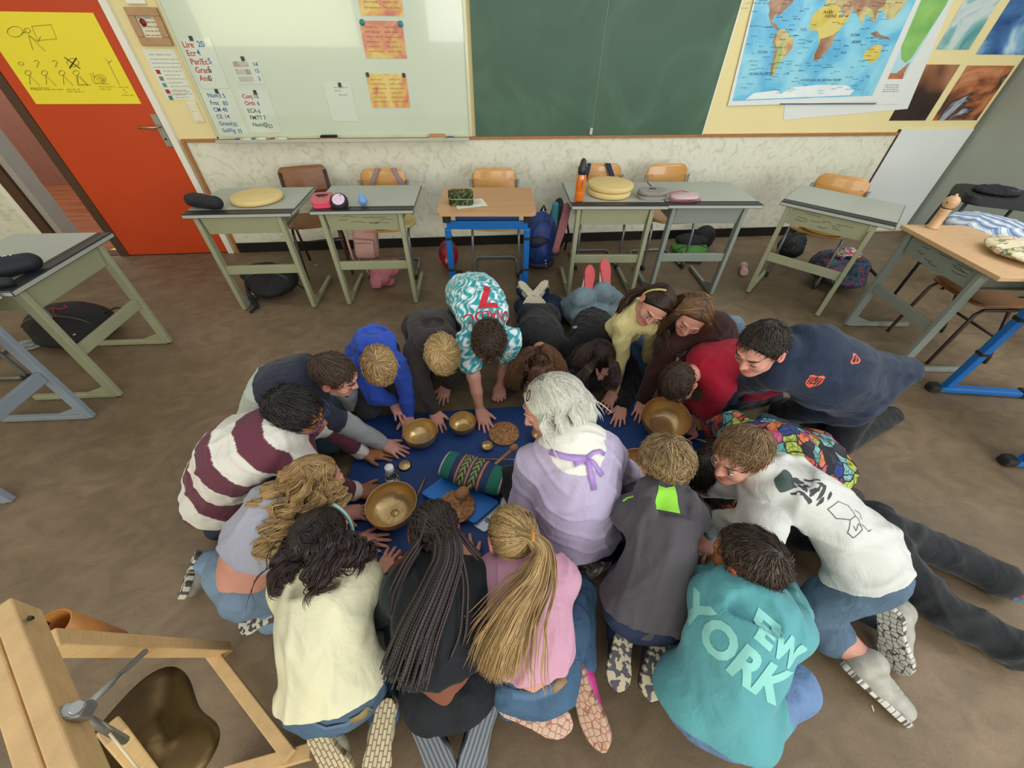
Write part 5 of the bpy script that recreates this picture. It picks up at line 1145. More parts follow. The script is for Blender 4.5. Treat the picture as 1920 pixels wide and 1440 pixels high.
def person(key, label, joints, skin='pale', s=1.0, hs=.95, look=None, crown=None, hair=None, top=None, bottom=None, shoes=None, sides=(1, -1), handup=((0, 0, 1), (0, 0, 1)), spread=(1, 1), fist=(False, False), bare=dict(), eyes=None, bulge=.05, n=None, widen=0.0, vox=.004, neckr=.042, hsz=None):
    J = {k: ([P(*q) for q in v] if isinstance(v, list) else P(*v)) for k, v in joints.items()}
    H, N_, B, SA, SB = (J[k] for k in ('H', 'N', 'B', 'SA', 'SB')); sd = nrm(N_-B)
    g = np.array([B[0], B[1], 0.0]); t = thing('person', label, 'person', tuple(g))
    w = orth(SA-SB, sd); nn = nrm(np.cross(w, sd)); nn = nn if nn[2] > 0 or n is not None else -nn
    if n is not None: nn = orth(n, sd, w) if abs(V3(n) @ nn) > .1 else nn
    def sp(q): m_ = (N_+B)/2+nn*bulge*s*2; return (1-q)**2*N_+2*q*(1-q)*m_+q*q*B
    hd = Head(H, look, crown if crown is not None else H-N_, hs)
    sk = SKINS.get(skin, skin); R0 = np.array(lin(sk))
    def sh(c, k, add=(0, 0, 0)): c = np.clip(np.array([int(c[i:i+2], 16)/255 for i in (1, 3, 5)])*k+np.array(add), 0, 1); return '#%02x%02x%02x' % tuple(int(round(v*255)) for v in c)
    cols = [sk, sh(sk, .92, (.06, -.06, -.04)), sh(sk, 1.0, (.05, -.03, -.02)), sh(sk, .45), sh(sk, 1.0, (.06, 0.02, .02))]
    # -------- body: head, neck, core, arms, hands (and bare legs) grown as one surface
    F = Field(); X = hd.w; hR = hd.R
    def E(c, r, k=.02, col=0, sub=False): F.ell(X(c), V3(r)*hs, hR, k*hs, col, sub)
    def Cn(a, b, ra, rb, k=.015, col=0): F.cone(X(a), X(b), ra*hs, rb*hs, k*hs, col)
    E((0, -.012, .022), (.073, .092, .077)); E((0, .026, -.028), (.057, .060, .070), .03); E((0, .055, -.075), (.030, .028, .026), .03)
    Cn((-.036, .02, -.07), (0, .062, -.088), .016, .014, .03); Cn((.036, .02, -.07), (0, .062, -.088), .016, .014, .03)
    E((.036, .058, -.028), (.024, .022, .024), .02); E((-.036, .058, -.028), (.024, .022, .024), .02)
    for e in (-1, 1): E((e*.031, .092, .004), (.016, .013, .010), .012, 0, True)
    for e in (-1, 1): E((e*.031, .0745, .001), (.0135, .0125, .0115), .004)
    Cn((-.040, .080, .019), (-.014, .087, .018), .006, .006, .010); Cn((.040, .080, .019), (.014, .087, .018), .006, .006, .010)
    Cn((0, .084, .008), (0, .103, -.027), .0075, .0098, .010); E((-.011, .092, -.030), (.007, .008, .006), .006); E((.011, .092, -.030), (.007, .008, .006), .006)
    Cn((-.018, .080, -.053), (0, .087, -.051), .0042, .0055, .005, 1); Cn((.018, .080, -.053), (0, .087, -.051), .0042, .0055, .005, 1); Cn((-.012, .081, -.060), (.012, .081, -.060), .0052, .0052, .005, 1)
    for e in (-1, 1):
        F.ell(X((e*.079, -.006, -.006)), V3((.009, .019, .030))*hs, hR, .008, 2); E((e*.087, -.001, -.003), (.006, .010, .017), .006, 2, True)
    F.cone(X((0, -.028, -.035)), N_, .046*s, neckr*s*1.05, .03, 0)
    F.cone(N_, sp(.25), .045*s, .05*s, .03, 0); F.cone(sp(.25), sp(.6), .06*s, .06*s, .03, 0)
    core = bare.get('waist'); F.cone(sp(.55), B, (.100 if core else .06)*s, (.100 if core else .06)*s, .03, 0, (nn, .80)); F.cone(SA, SB, .035*s, .035*s, .03, 0)
    arms = []
    for i, (S_, ar) in enumerate(((SA, J['a']), (SB, J['b']))):
        E_, Wr, Tp = ar; sz = s*(hsz or 1.0)
        tee = top['sleeve'] in ('short', 'pushed')
        F.cone(S_, E_, .040*s if tee else .028*s, .033*s if tee else .025*s, .02, 0)
        F.cone(E_, E_*.55+Wr*.45, .034*s if tee else .026*s, .031*s if tee else .025*s, .02, 0); F.cone(E_*.55+Wr*.45, Wr, .031*s if tee else .025*s, .0205*sz, .012, 0)
        hand(F, Wr, Tp, handup[i], sides[i], sz*.98, spread[i], .15, 0, fist[i]); arms.append((S_, E_, Wr, Tp))
    hA = B+w*.056*s; hB = B-w*.056*s; legs = []
    for i, (h_, lg) in enumerate(((hA, J['la']), (hB, J['lb']))):
        K, A, To = lg; legs.append((h_, K, A, To))
        if bare.get('legs'):
            F.cone(h_, K, .06*s, .052*s, .02, 0); F.cone(K, K*.5+A*.5, .052*s, .048*s, .02, 0); F.cone(K*.5+A*.5, A, .048*s, .032*s, .02, 0)
    sdf_obj(F, 'body', mat('skin', '#ffffff', .5, var=.05, vs=30, bump=.06, bs=160, attr='Col', spec=.35), t, vox, 1, cols)
    eyem = mat('eye white', '#d8d2c8', .2, bump=0, coat=.5); irm = mat('dark iris', '#2c1c12', .15, bump=0, coat=.6)
    lash = mat('dark lash', '#2a1c14', .7, bump=0); brow = mat('brow '+(hair or {}).get('c0', '#3a2a1c'), (hair or {}).get('c0', '#3a2a1c'), .8, bump=0)
    if eyes:
        for e in (-1, 1):
            if eyes == 'open':
                q = X((e*.031, .0800, -.001)); mb = MB(); M = frame(q-g, hd.r, hd.f, hd.u)
                mb.lathe([(.0, -.0070), (.008, -.0062), (.0110, -.001), (.0110, .001), (.008, .0062), (0, .0070)], 16, M @ Matrix.Rotation(0, 4, 'X')); o = mb.done('eye', eyem, t)
                mb = MB(); mb.lathe([(0, 0), (.0056, 0), (.0045, .0012), (0, .0016)], 14, frame(X((e*.031, .0902, -.0015))-g, hd.r, -hd.u, hd.f)); mb.done('iris', irm, o)
            zz = .0075 if eyes == 'open' else -.006; yy = .0895 if eyes == 'open' else .0875
            MB().tube([X((e*.0445, .080, zz-.003))-g, X((e*.037, yy, zz))-g, X((e*.028, yy+.0005, zz+.0005))-g, X((e*.019, .084, zz-.003))-g], [.0008, .0014, .0014, .0008], 5).done('eyelashes', lash, t)
    if eyes or hair.get('brows'):
        for e in (-1, 1):
            MB().tube([X((e*.050, .070, .019))-g, X((e*.040, .0855, .0255))-g, X((e*.026, .0925, .0245))-g, X((e*.015, .092, .021))-g], [.0012, .0028, .0030, .0016], 6).done('eyebrow', brow, t)
    # -------- top garment
    T_ = dict(col='#888888', cuff=None, hood=None, hem=1.04, th=.008, r=1.0, arm=1.0, fold=(.0045, 34, 1), band=None, collar=None, m=None, cols=None, extra=None); T_.update(top); th = T_['th']
    hw = T_.get('hw') or min(np.linalg.norm(SA-SB)/2, .135*s); rc = (hw*.90+.016*s)*T_['r']; G = Field(); hem = T_['hem']; rw = (.120*s+widen)*T_['r']
    G.cone(sp(.16), sp(.42), rc+th, rc*.98+th, .05, 0, (nn, .70)); G.cone(sp(.42), sp(hem), rc*.98+th, rw+th, .05, 0, (nn, .84)); hd_ = nrm(-sd-.25*nn)
    if hem > .86:
        kb = (bottom or {}).get('r', 1.0)*s; G.cone(hA, hB, .070*kb+.016, .070*kb+.016, .03, 0, (nn, .95)); G.cone(sp(.75), B-sd*.005, .100*kb+.012, .102*kb+.014, .03, 0, (nn, .84))
        for h_, K, A, To in legs: G.cone(h_+nn*.02, h_*.6+K*.4, .078*kb+.015, .070*kb+.012, .03, 0)
    G.half(sp(hem), hd_, .012)
    G.cone(SA, SB, .050*s+th, .050*s+th, .05, 0); G.cone(N_, sp(.2), .050*s+th, .095*s, .04, 0)
    if T_['band']:
        bl_ = .045*s; G.cone(sp(hem)-hd_*.02, sp(hem)+hd_*bl_, rw+th-.003, rw+th-.008, .004, 1, (nn, .80)); G.half(sp(hem)+hd_*bl_, hd_, .01)
    for i, (S_, E_, Wr, Tp) in enumerate(arms):
        ka = T_['arm']*s; sl = T_['sleeve']
        if isinstance(sl, tuple): sl = sl[i]
        if sl == 'long':
            e2 = Wr-nrm(Wr-E_)*.012; G.cone(S_, E_, .054*ka+th, .044*ka+th, .03, 2); G.cone(E_, e2, .044*ka+th, .032*ka+th*.8, .02, 2)
            d_ = nrm(Wr-E_); G.cone(e2-d_*.035, e2+d_*.003, .0285*ka+th*.6, .026*ka+th*.6, .008, 3)
        elif sl == 'short': e2 = S_*.38+E_*.62; G.cone(S_, e2, .055*ka+th, .050*ka+th, .03, 2)
        else: e2 = E_*.62+Wr*.38; G.cone(S_, E_, .054*ka+th, .045*ka+th, .03, 2); G.cone(E_, e2, .045*ka+th, .037*ka+th, .015, 2)
    if T_['hood']:
        ns = sd; sc_ = (T_['hood'] if isinstance(T_['hood'], float) else 1.0)*s; C0 = N_+nn*.012*s+ns*.012*s; pts = []
        for a in np.linspace(0, 2*math.pi, 13): pts.append(C0+w*math.cos(a)*.072*s+nrm(nn*.75-ns*.4)*math.sin(a)*.062*s+ns*.012*math.sin(a))
        for p_, q_ in zip(pts, pts[1:]): G.cone(p_, q_, .026*s, .026*s, .02, 4)
        bk = orth(-ns+nn*.10, w); up_ = np.cross(w, bk); up_ = up_*np.sign(up_ @ nn); Rh = np.stack([w, bk, np.cross(w, bk)], 1); hc = N_+nn*.046*s+bk*.055*sc_
        G.ell(hc, (.092*sc_, .082*sc_, .036*s), Rh, .02, 4); T_.get('hole', True) and G.ell(hc-bk*.046*sc_+up_*.040*s, (.062*sc_, .056*sc_, .024*s), Rh, .016, 4, True)
        rim = [hc+w*math.cos(a)*.074*sc_-bk*.020*sc_+bk*math.sin(a)*(.060 if math.sin(a) > 0 else .03)*sc_+up_*(.026+.006*math.cos(3*a))*s for a in np.linspace(-.35, math.pi+.35, 12)]
        for p_, q_ in zip(rim, rim[1:]): G.cone(p_, q_, .0135*s, .0135*s, .012, 4)
        G.cone(hd.H*.3+N_*.7, sp(.22), .060*s, .078*s, .012, 4)
    if T_['collar']:
        pts = [N_+nn*.01+sd*.018*s+w*math.cos(a)*.056*s+nrm(nn*.8-sd*.3)*math.sin(a)*.054*s for a in np.linspace(0, 2*math.pi, 13)]
        for p_, q_ in zip(pts, pts[1:]): G.cone(p_, q_, T_['collar']*s, T_['collar']*s, .012, 4)
    if T_['extra']: T_['extra'](G, dict(sp=sp, nn=nn, w=w, sd=sd, N=N_, B=B, SA=SA, SB=SB))
    c = T_['col']; cc = [c, T_['band'] if isinstance(T_['band'], str) else c, T_.get('scol', c), T_['cuff'] or c, T_.get('hcol', c), T_.get('c5', c)]
    m_ = T_['m'] or mat('cloth %s' % key, '#ffffff', .87, var=.05, vs=10, bump=.22, bs=260, attr='Col', sheen=.12, spec=.28, wrinkle=.35)
    fo = T_['fold']; fo = (fo[0]*1.9, fo[1]*2.1, fo[2], w) if fo and len(fo) == 3 else fo
    g_o = sdf_obj(G, T_.get('name', 'sweater'), m_, t, T_.get('vox', .0065), 1, T_['cols'] or cc, fo)
    # -------- trousers or shorts
    Bm = dict(col='#3c5a80', r=1.0, short=False, fold=(.006, 30, 2), m=None, name='jeans', flare=1.0); Bm.update(bottom or {}); D = Field(); k_ = Bm['r']*s
    D.cone(hA, hB, .070*k_, .070*k_, .03, 0, (nn, .95)); D.cone(B+sd*.10, B-sd*.005, .098*k_, .102*k_, .03, 0, (nn, .80)); D.half(B+sd*Bm.get('waist', .05), sd+.15*nn, .008)
    for h_, K, A, To in legs:
        hb = h_+(nn*.02); D.cone(hb, K, .078*k_, .062*k_, .03, 0)
        if Bm['short']: e2 = K*.62+A*.38; D.cone(K, e2, .068*k_, .066*k_, .02, 0)
        else: D.cone(K, A, .062*k_, .048*k_*Bm['flare'], .02, 0)
    fo = Bm['fold']; fo = (fo[0]*1.2, fo[1]*1.7, fo[2]) if fo else fo
    b_o = sdf_obj(D, Bm['name'], Bm['m'] or denim(Bm['col']), t, .0075, 1, None, fo)
    if Bm.get('patch'):
        q = Bm['patch']
    if shoes:
        for i, ((h_, K, A, To)) in enumerate(legs):
            if shoes.get('skip') == i: continue
            if shoes.get('sock'): MB().tube([A+nrm(K-A)*.09-g, A-g], [.036*s, .036*s], 14).done('sock', cloth(shoes['sock']), t)
            shoe(t, A, To, shoes.get('sole', ((0, 0, -1), (0, 0, -1)))[i], shoes['col'], shoes.get('scol', '#d8d4c8'), shoes.get('tread', 'brick'), shoes.get('s', .92)*s, accent=shoes.get('accent'), cs2=shoes.get('cs2'))
    return dict(t=t, hd=hd, J=J, sp=sp, nn=nn, w=w, sd=sd, N=N_, B=B, top=g_o, bottom=b_o, g=g, field=G, arms=arms, legs=legs)
# ------------------------------------------------------------------ the ring of people
J_ = {}
J_['navygrey'] = dict(H=(628,703,.54),N=(582,713,.49),B=(500,785,.24),SA=(605,690,.43),SB=(588,772,.40),
 a=[(650,735,.22),(660,760,.08),(675,765,.03)], b=[(655,800,.22),(717,832,.055),(764,851,.035)],
 la=[(640,755,.08),(520,745,.06),(480,745,.05)], lb=[(632,825,.07),(520,850,.05),(470,850,.03)])
J_['stripe'] = dict(H=(557,772,.57),N=(533,818,.50),B=(410,915,.24),SA=(550,795,.44),SB=(566,880,.42),
 a=[(620,800,.25),(680,850,.05),(720,850,.035)], b=[(615,912,.20),(668,922,.055),(724,922,.035)],
 la=[(540,870,.07),(420,860,.05),(370,870,.05)], lb=[(560,960,.07),(410,990,.05),(360,1000,.03)])
J_['curly'] = dict(H=(592,902,.45),N=(548,950,.42),B=(456,1090,.20),SA=(505,940,.38),SB=(585,1010,.36),
 a=[(560,930,.2),(640,960,.05),(680,960,.035)], b=[(615,1040,.2),(664,1015,.055),(725,1016,.035)],
 la=[(560,1010,.06),(390,1060,.05),(372,1110,.03)], lb=[(600,1090,.06),(510,1150,.04),(480,1160,.03)])
J_['cream'] = dict(H=(602,1010,.48),N=(610,1075,.44),B=(635,1290,.24),SA=(548,1100,.42),SB=(678,1095,.40),
 a=[(540,1090,.2),(620,1050,.055),(640,1010,.035)], b=[(700,1130,.22),(709,1085,.055),(742,1030,.035)],
 la=[(575,1180,.06),(620,1370,.08),(650,1425,.03)], lb=[(690,1180,.06),(722,1335,.08),(703,1435,.03)])
J_['braids'] = dict(H=(815,995,.48),N=(815,1065,.44),B=(842,1290,.24),SA=(758,1105,.40),SB=(885,1090,.40),
 a=[(702,1150,.2),(728,1090,.055),(752,1045,.035)], b=[(920,1090,.2),(885,1060,.055),(870,1030,.035)],
 la=[(790,1150,.06),(795,1320,.08),(845,1430,.03)], lb=[(890,1150,.06),(905,1320,.08),(870,1430,.03)])
J_['pink'] = dict(H=(962,1005,.48),N=(985,1060,.42),B=(1000,1268,.22),SA=(928,1080,.38),SB=(1048,1085,.38),
 a=[(905,1095,.2),(884,1055,.055),(866,1008,.035)], b=[(1055,1100,.18),(1000,1060,.055),(980,1020,.035)],
 la=[(930,1140,.06),(960,1310,.08),(1045,1345,.04)], lb=[(1085,1110,.12),(1088,1240,.09),(1132,1368,.03)])
J_['lady'] = dict(H=(1035,760,.66),N=(1070,822,.57),B=(1080,1000,.18),SA=(1003,872,.48),SB=(1128,848,.50),
 a=[(985,945,.30),(1000,880,.18),(992,855,.15)], b=[(1180,905,.28),(1130,850,.12),(1120,830,.1)],
 la=[(960,900,.08),(1000,1000,.05),(1040,1040,.04)], lb=[(1160,900,.08),(1130,1035,.05),(1075,1060,.04)])
J_['dkgrey'] = dict(H=(1247,868,.55),N=(1245,930,.50),B=(1207,1140,.24),SA=(1188,965,.45),SB=(1289,965,.45),
 a=[(1175,960,.25),(1200,920,.055),(1205,880,.035)], b=[(1305,965,.25),(1290,920,.055),(1280,880,.035)],
 la=[(1180,1050,.06),(1165,1190,.08),(1150,1265,.03)], lb=[(1280,1050,.06),(1228,1200,.08),(1205,1280,.03)])
J_['teal'] = dict(H=(1403,1050,.50),N=(1405,1120,.46),B=(1332,1320,.22),SA=(1335,1120,.40),SB=(1478,1180,.42),
 a=[(1318,1100,.20),(1338,1072,.06),(1352,1050,.035)], b=[(1480,1130,.2),(1440,1040,.06),(1430,1000,.03)],
 la=[(1320,1180,.06),(1290,1320,.05),(1270,1340,.03)], lb=[(1490,1290,.14),(1400,1350,.06),(1380,1370,.03)])
J_['white'] = dict(H=(1388,852,.55),N=(1445,898,.50),B=(1625,1055,.30),SA=(1412,905,.43),SB=(1430,985,.42),
 a=[(1340,905,.28),(1290,925,.08),(1255,932,.05)], b=[(1348,985,.24),(1328,1000,.06),(1316,1038,.035)],
 la=[(1650,1140,.06),(1688,1155,.14),(1695,1225,.03)], lb=[(1510,1150,.07),(1640,1252,.09),(1712,1315,.03)])
J_['graffiti'] = dict(H=(1325,885,.30),N=(1375,860,.34),B=(1530,868,.26),SA=(1375,800,.32),SB=(1390,880,.32),
 a=[(1345,800,.15),(1318,808,.055),(1275,805,.035)], b=[(1340,890,.15),(1300,900,.05),(1270,895,.03)],
 la=[(1440,800,.06),(1555,860,.05),(1580,880,.03)], lb=[(1440,930,.06),(1545,925,.05),(1590,938,.03)])
J_['navy'] = dict(H=(1427,652,.72),N=(1485,655,.66),B=(1605,738,.35),SA=(1455,700,.58),SB=(1600,675,.58),
 a=[(1385,720,.33),(1325,775,.1),(1285,800,.055)], b=[(1700,695,.46),(1615,772,.36),(1590,762,.33)],
 la=[(1470,770,.06),(1590,800,.05),(1620,820,.04)], lb=[(1570,830,.06),(1670,780,.05),(1700,800,.03)])
J_['red'] = dict(H=(1272,718,.38),N=(1318,692,.38),B=(1425,700,.28),SA=(1315,665,.34),SB=(1345,730,.34),
 a=[(1250,720,.12),(1250,765,.055),(1235,790,.035)], b=[(1330,770,.2),(1290,760,.05),(1270,770,.03)],
 la=[(1340,680,.06),(1440,700,.05),(1470,700,.03)], lb=[(1370,750,.06),(1450,740,.05),(1480,740,.03)])
J_['brown'] = dict(H=(1300,590,.62),N=(1318,612,.54),B=(1345,660,.16),SA=(1262,640,.42),SB=(1345,635,.44),
 a=[(1228,700,.24),(1205,752,.055),(1197,782,.035)], b=[(1345,680,.25),(1300,710,.055),(1290,720,.035)],
 la=[(1290,660,.15),(1335,680,.04),(1335,700,.03)], lb=[(1372,612,.32),(1385,680,.05),(1350,690,.03)])
J_['yellow'] = dict(H=(1229,572,.62),N=(1200,585,.54),B=(1160,632,.22),SA=(1170,605,.46),SB=(1222,605,.48),
 a=[(1163,665,.25),(1149,735,.06),(1135,765,.035)], b=[(1222,640,.28),(1211,678,.1),(1210,700,.05)],
 la=[(1200,690,.06),(1120,650,.05),(1100,640,.03)], lb=[(1228,680,.06),(1185,620,.05),(1170,600,.03)])
J_['ljeans'] = dict(H=(1127,668,.24),N=(1120,640,.22),B=(1108,598,.15),SA=(1080,655,.16),SB=(1162,658,.16),
 a=[(1085,725,.06),(1130,722,.16),(1140,695,.22)], b=[(1190,705,.06),(1166,762,.05),(1158,795,.035)],
 la=[(1062,580,.07),(1094,562,.27),(1102,512,.36)], lb=[(1162,575,.07),(1130,552,.29),(1129,500,.40)])
J_['djeans'] = dict(H=(1015,680,.24),N=(1012,645,.22),B=(1010,600,.14),SA=(975,655,.16),SB=(1052,652,.16),
 a=[(960,720,.06),(990,705,.16),(1000,690,.2)], b=[(1085,695,.05),(1068,708,.12),(1062,700,.16)],
 la=[(980,575,.07),(1018,543,.20),(985,582,.12)], lb=[(1040,570,.07),(980,545,.19),(1015,582,.12)])
J_['football'] = dict(H=(916,642,.50),N=(908,606,.49),B=(885,550,.40),SA=(872,645,.40),SB=(955,638,.40),
 a=[(888,705,.24),(900,768,.055),(910,797,.035)], b=[(948,680,.2),(937,722,.06),(937,742,.045)],
 la=[(855,615,.06),(855,560,.05),(855,545,.03)], lb=[(930,610,.06),(905,560,.05),(905,545,.03)])
J_['dkbrown'] = dict(H=(830,668,.42),N=(815,638,.44),B=(803,618,.28),SA=(780,658,.37),SB=(855,655,.37),
 a=[(790,722,.22),(814,770,.055),(823,802,.035)], b=[(862,705,.15),(838,722,.055),(829,748,.035)],
 la=[(795,690,.06),(790,640,.05),(790,620,.03)], lb=[(860,700,.06),(840,645,.05),(840,625,.03)])
J_['blue'] = dict(H=(713,688,.44),N=(706,652,.45),B=(700,668,.24),SA=(677,688,.37),SB=(738,680,.37),
 a=[(705,742,.18),(738,752,.11),(756,785,.075)], b=[(763,722,.22),(764,778,.055),(767,806,.035)],
 la=[(690,765,.07),(660,720,.05),(660,700,.03)], lb=[(745,745,.07),(720,680,.05),(720,670,.03)])
J_['prone'] = dict(H=(1345,925,.13),N=(1395,945,.13),B=(1640,1012,.12),SA=(1440,920,.11),SB=(1430,990,.11),
 a=[(1360,890,.05),(1310,905,.04),(1285,908,.035)], b=[(1360,985,.05),(1315,955,.04),(1290,950,.035)],
 la=[(1775,1038,.08),(1875,1085,.06),(1925,1105,.04)], lb=[(1765,1140,.08),(1900,1215,.06),(1950,1235,.04)])

UP = (0, 0, 1)
hem_w = '#d8d6cc'
def pt(q): return P(*q)
# --- blue hoodie, fair hair
p = person('blue', 'person kneeling in a royal blue hooded sweatshirt, sandy hair, head bowed', J_['blue'], 'rose', look=(.1, -.45, -.85), crown=(.1, -.85, .5), hair=dict(c0='#6f5433'),
  top=dict(col='#2f4fb0', sleeve='long', hood=True, fold=(.005, 34, 21), name='hoodie'), bottom=dict(col='#3b3a3c', name='trousers', m=cloth('#3b3a3c')), sides=(1, -1), handup=((.3, -.3, .9), UP))
short_hair(p['t'], p['hd'], '#8a6a40', '#dcbb83', 1, L=.085, n=1000, whorl=(0, -.35, .9), swirl=.3, mess=.22, lift=.10, fringe=.03, front=.45, name='sandy')
# --- dark brown hoodie, blond
p = person('dkbrown', 'person kneeling in a dark brown hooded sweatshirt, tousled pale blond hair', J_['dkbrown'], 'rose', look=(.1, -.5, -.8), crown=(.15, -.8, .55), hair=dict(c0='#8a6c45'),
  top=dict(col='#37302f', sleeve='long', hood=True, fold=(.005, 34, 22), name='hoodie'), bottom=dict(col='#232226', name='trousers', m=cloth('#232226')), sides=(1, -1))
short_hair(p['t'], p['hd'], '#a8854f', '#e6cc96', 2, L=.085, n=1100, whorl=(.1, -.3, .9), swirl=.9, mess=.22, lift=.11, fringe=.03, front=.42, cap=1.05, name='blond')
# --- teal and white football shirt
def jersey_cols(V):
    r = np.random.RandomState(4); Q_ = V*1.0
    for i in range(3): Q_[:, i] += .02*np.sin(V @ (r.randn(3)*30)+i)+.012*np.sin(V @ (r.randn(3)*70)+i)
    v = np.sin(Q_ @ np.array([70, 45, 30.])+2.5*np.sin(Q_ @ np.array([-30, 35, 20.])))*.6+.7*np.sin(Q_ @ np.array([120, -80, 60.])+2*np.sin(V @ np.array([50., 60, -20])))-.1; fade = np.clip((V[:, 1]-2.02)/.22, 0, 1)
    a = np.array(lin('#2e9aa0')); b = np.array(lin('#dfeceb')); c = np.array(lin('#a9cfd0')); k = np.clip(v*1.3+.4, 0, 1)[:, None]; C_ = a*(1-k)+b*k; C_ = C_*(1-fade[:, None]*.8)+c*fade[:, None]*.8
    return np.concatenate([C_, np.ones((len(V), 1))], 1)
p = person('football', 'person on hands and knees in a teal and white football shirt with red number', J_['football'], 'rose', s=1.05, look=(0, -.5, -.85), crown=(.05, -.85, .5), hair=dict(c0='#33261a'),
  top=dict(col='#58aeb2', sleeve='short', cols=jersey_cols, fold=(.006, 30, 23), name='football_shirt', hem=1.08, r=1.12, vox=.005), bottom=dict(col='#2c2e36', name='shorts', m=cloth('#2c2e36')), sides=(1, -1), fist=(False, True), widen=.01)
short_hair(p['t'], p['hd'], '#2b2017', '#5a4532', 3, L=.06, n=1000, whorl=(0, -.3, .95), swirl=.4, mess=.9, lift=.2, fringe=.01, front=.38, name='dark brown')
redm = mat('red flock print', '#c21f33', .7, bump=0)
c7, n7 = surf(p, 912, 552); xd = orth(-p['w']*np.sign(p['w'][0]), n7); yd = np.cross(n7, xd); yd = yd if yd @ p['sd'] > 0 else -yd
drape([flat_text('7', .21, frame(c7+n7*.08, xd, yd, n7), .007)], p['top'], n7, 'shirt_number', redm, p['t'], .0015, .12)
c7, n7 = surf(p, 926, 590); n7 = nrm(n7+np.array([0, 0, .3])); xd = orth(-p['w']*np.sign(p['w'][0]), n7); yd = np.cross(n7, xd)
drape([flat_text('RONALDO', .072, frame(c7+n7*.08, xd, yd, n7), .001, xs=.80)], p['top'], n7, 'shirt_lettering', redm, p['t'], .0015, .16)
MB().tube([pt((935, 741, .035))-p['g'], pt((930, 742, .02))-p['g']], .006, 8).done('held_marble', bpl, p['t'])
# --- two lying face down
dkcloth = '#1c1b1d'
p = person('djeans', 'person lying face down in black top and dark jeans, crossed cream sneakers in the air', J_['djeans'], 'pale', look=(.05, -.3, -.95), crown=(0, -.95, .3), hair=dict(c0='#3a2618'),
  top=dict(col=dkcloth, sleeve='long', fold=(.004, 34, 24), name='top', band=None), bottom=dict(col='#22304a'), bulge=.0, sides=(1, -1), shoes=dict(col='#c9c2b4', scol='#cdc2a6', cs2='#9c8f72', tread='zig', accent='#8d9bb5', sole=((-.1, -.5, 1), (.1, -.5, 1)), s=.95))
long_hair(p['t'], p['hd'], [[(1000, 655, .34), (975, 672, .30), (965, 700, .24), (960, 730, .16)], [(1015, 650, .36), (1035, 662, .33), (1048, 690, .27), (1050, 720, .2)], [(1010, 690, .36), (1005, 715, .3), (1000, 735, .22)], [(1025, 685, .36), (1030, 710, .29), (1030, 735, .2)]], '#2a1a10', '#7b5233', 4, front=.5, volume=False, n=650, Ra=.035, Rb=.02, curl=.006, freq=2, name='brown')
p = person('ljeans', 'person lying face down in black top and light jeans, coral sneaker soles raised', J_['ljeans'], 'rose', look=(.15, -.3, -.95), crown=(.05, -.95, .3), hair=dict(c0='#241812'),
  top=dict(col='#151416', sleeve='long', fold=(.004, 34, 25), name='top', hem=.80), bottom=dict(col='#74858c', r=1.18, flare=1.5), bare=dict(waist=True), bulge=.0, sides=(1, -1), handup=((0, -.6, .8), UP), shoes=dict(col='#e2dad2', scol='#cf5a58', cs2='#b54347', tread='rings', accent='#c63a63', sole=((0, -.9, .45), (.1, -.9, .45)), sock='#cfc9bd', s=.95))
long_hair(p['t'], p['hd'], [[(1105, 690, .33), (1090, 710, .27), (1085, 735, .20), (1078, 760, .13)], [(1150, 680, .34), (1152, 705, .27), (1140, 730, .2)], [(1125, 640, .33), (1095, 660, .3), (1085, 690, .24)]], '#1a120e', '#45302a', 5, front=.5, volume=False, n=650, Ra=.03, Rb=.02, curl=.005, freq=2, name='near black')
ribbon(p['t'], [P(1075+k*9, 614-7*math.sin(k/7*3.14), .265) for k in range(8)], .02, denim('#8b989a'), 'waistband', UP, .006)
# --- yellow cardigan
p = person('yellow', 'person kneeling in a pale yellow cardigan and jeans, long dark hair tied back', J_['yellow'], 'rose', look=(-.42, -.62, -.62), crown=(.25, -.55, .8), hair=dict(c0='#241812'), eyes='open',
  top=dict(col='#d8ca8c', sleeve='long', fold=(.003, 40, 26), name='cardigan', hem=.85, r=.9, arm=.88), bottom=dict(col='#3c5876', r=.95), sides=(1, -1), bulge=.03, vox=.0035)
long_hair(p['t'], p['hd'], [[(1212, 540, .68), (1185, 552, .62), (1168, 575, .54), (1160, 592, .48)], [(1255, 575, .64), (1262, 605, .54), (1245, 640, .42), (1232, 662, .36)]], '#1d130e', '#4d3325', 6, n=700, Ra=.022, Rb=.015, curl=.004, freq=2, front=.22, name='near black')
mb = MB()
for k in range(5):
    q = P(1193+k*7, 612+k*4, .47-.02*k)-p['g']; mb.lathe([(0, -.004), (.006, 0), (0, .004)], 10, T(*q))
mb.done('button', mat('amber button', '#a88644', .4), p['t'])
ribbon(p['t'], [p['hd'].w((math.sin(a)*.086, -.02, .022+math.cos(a)*.09)) for a in np.linspace(.3, 1.9, 10)], .012, cloth('#d5bf62'), 'hair_band', p['hd'].f, .003)
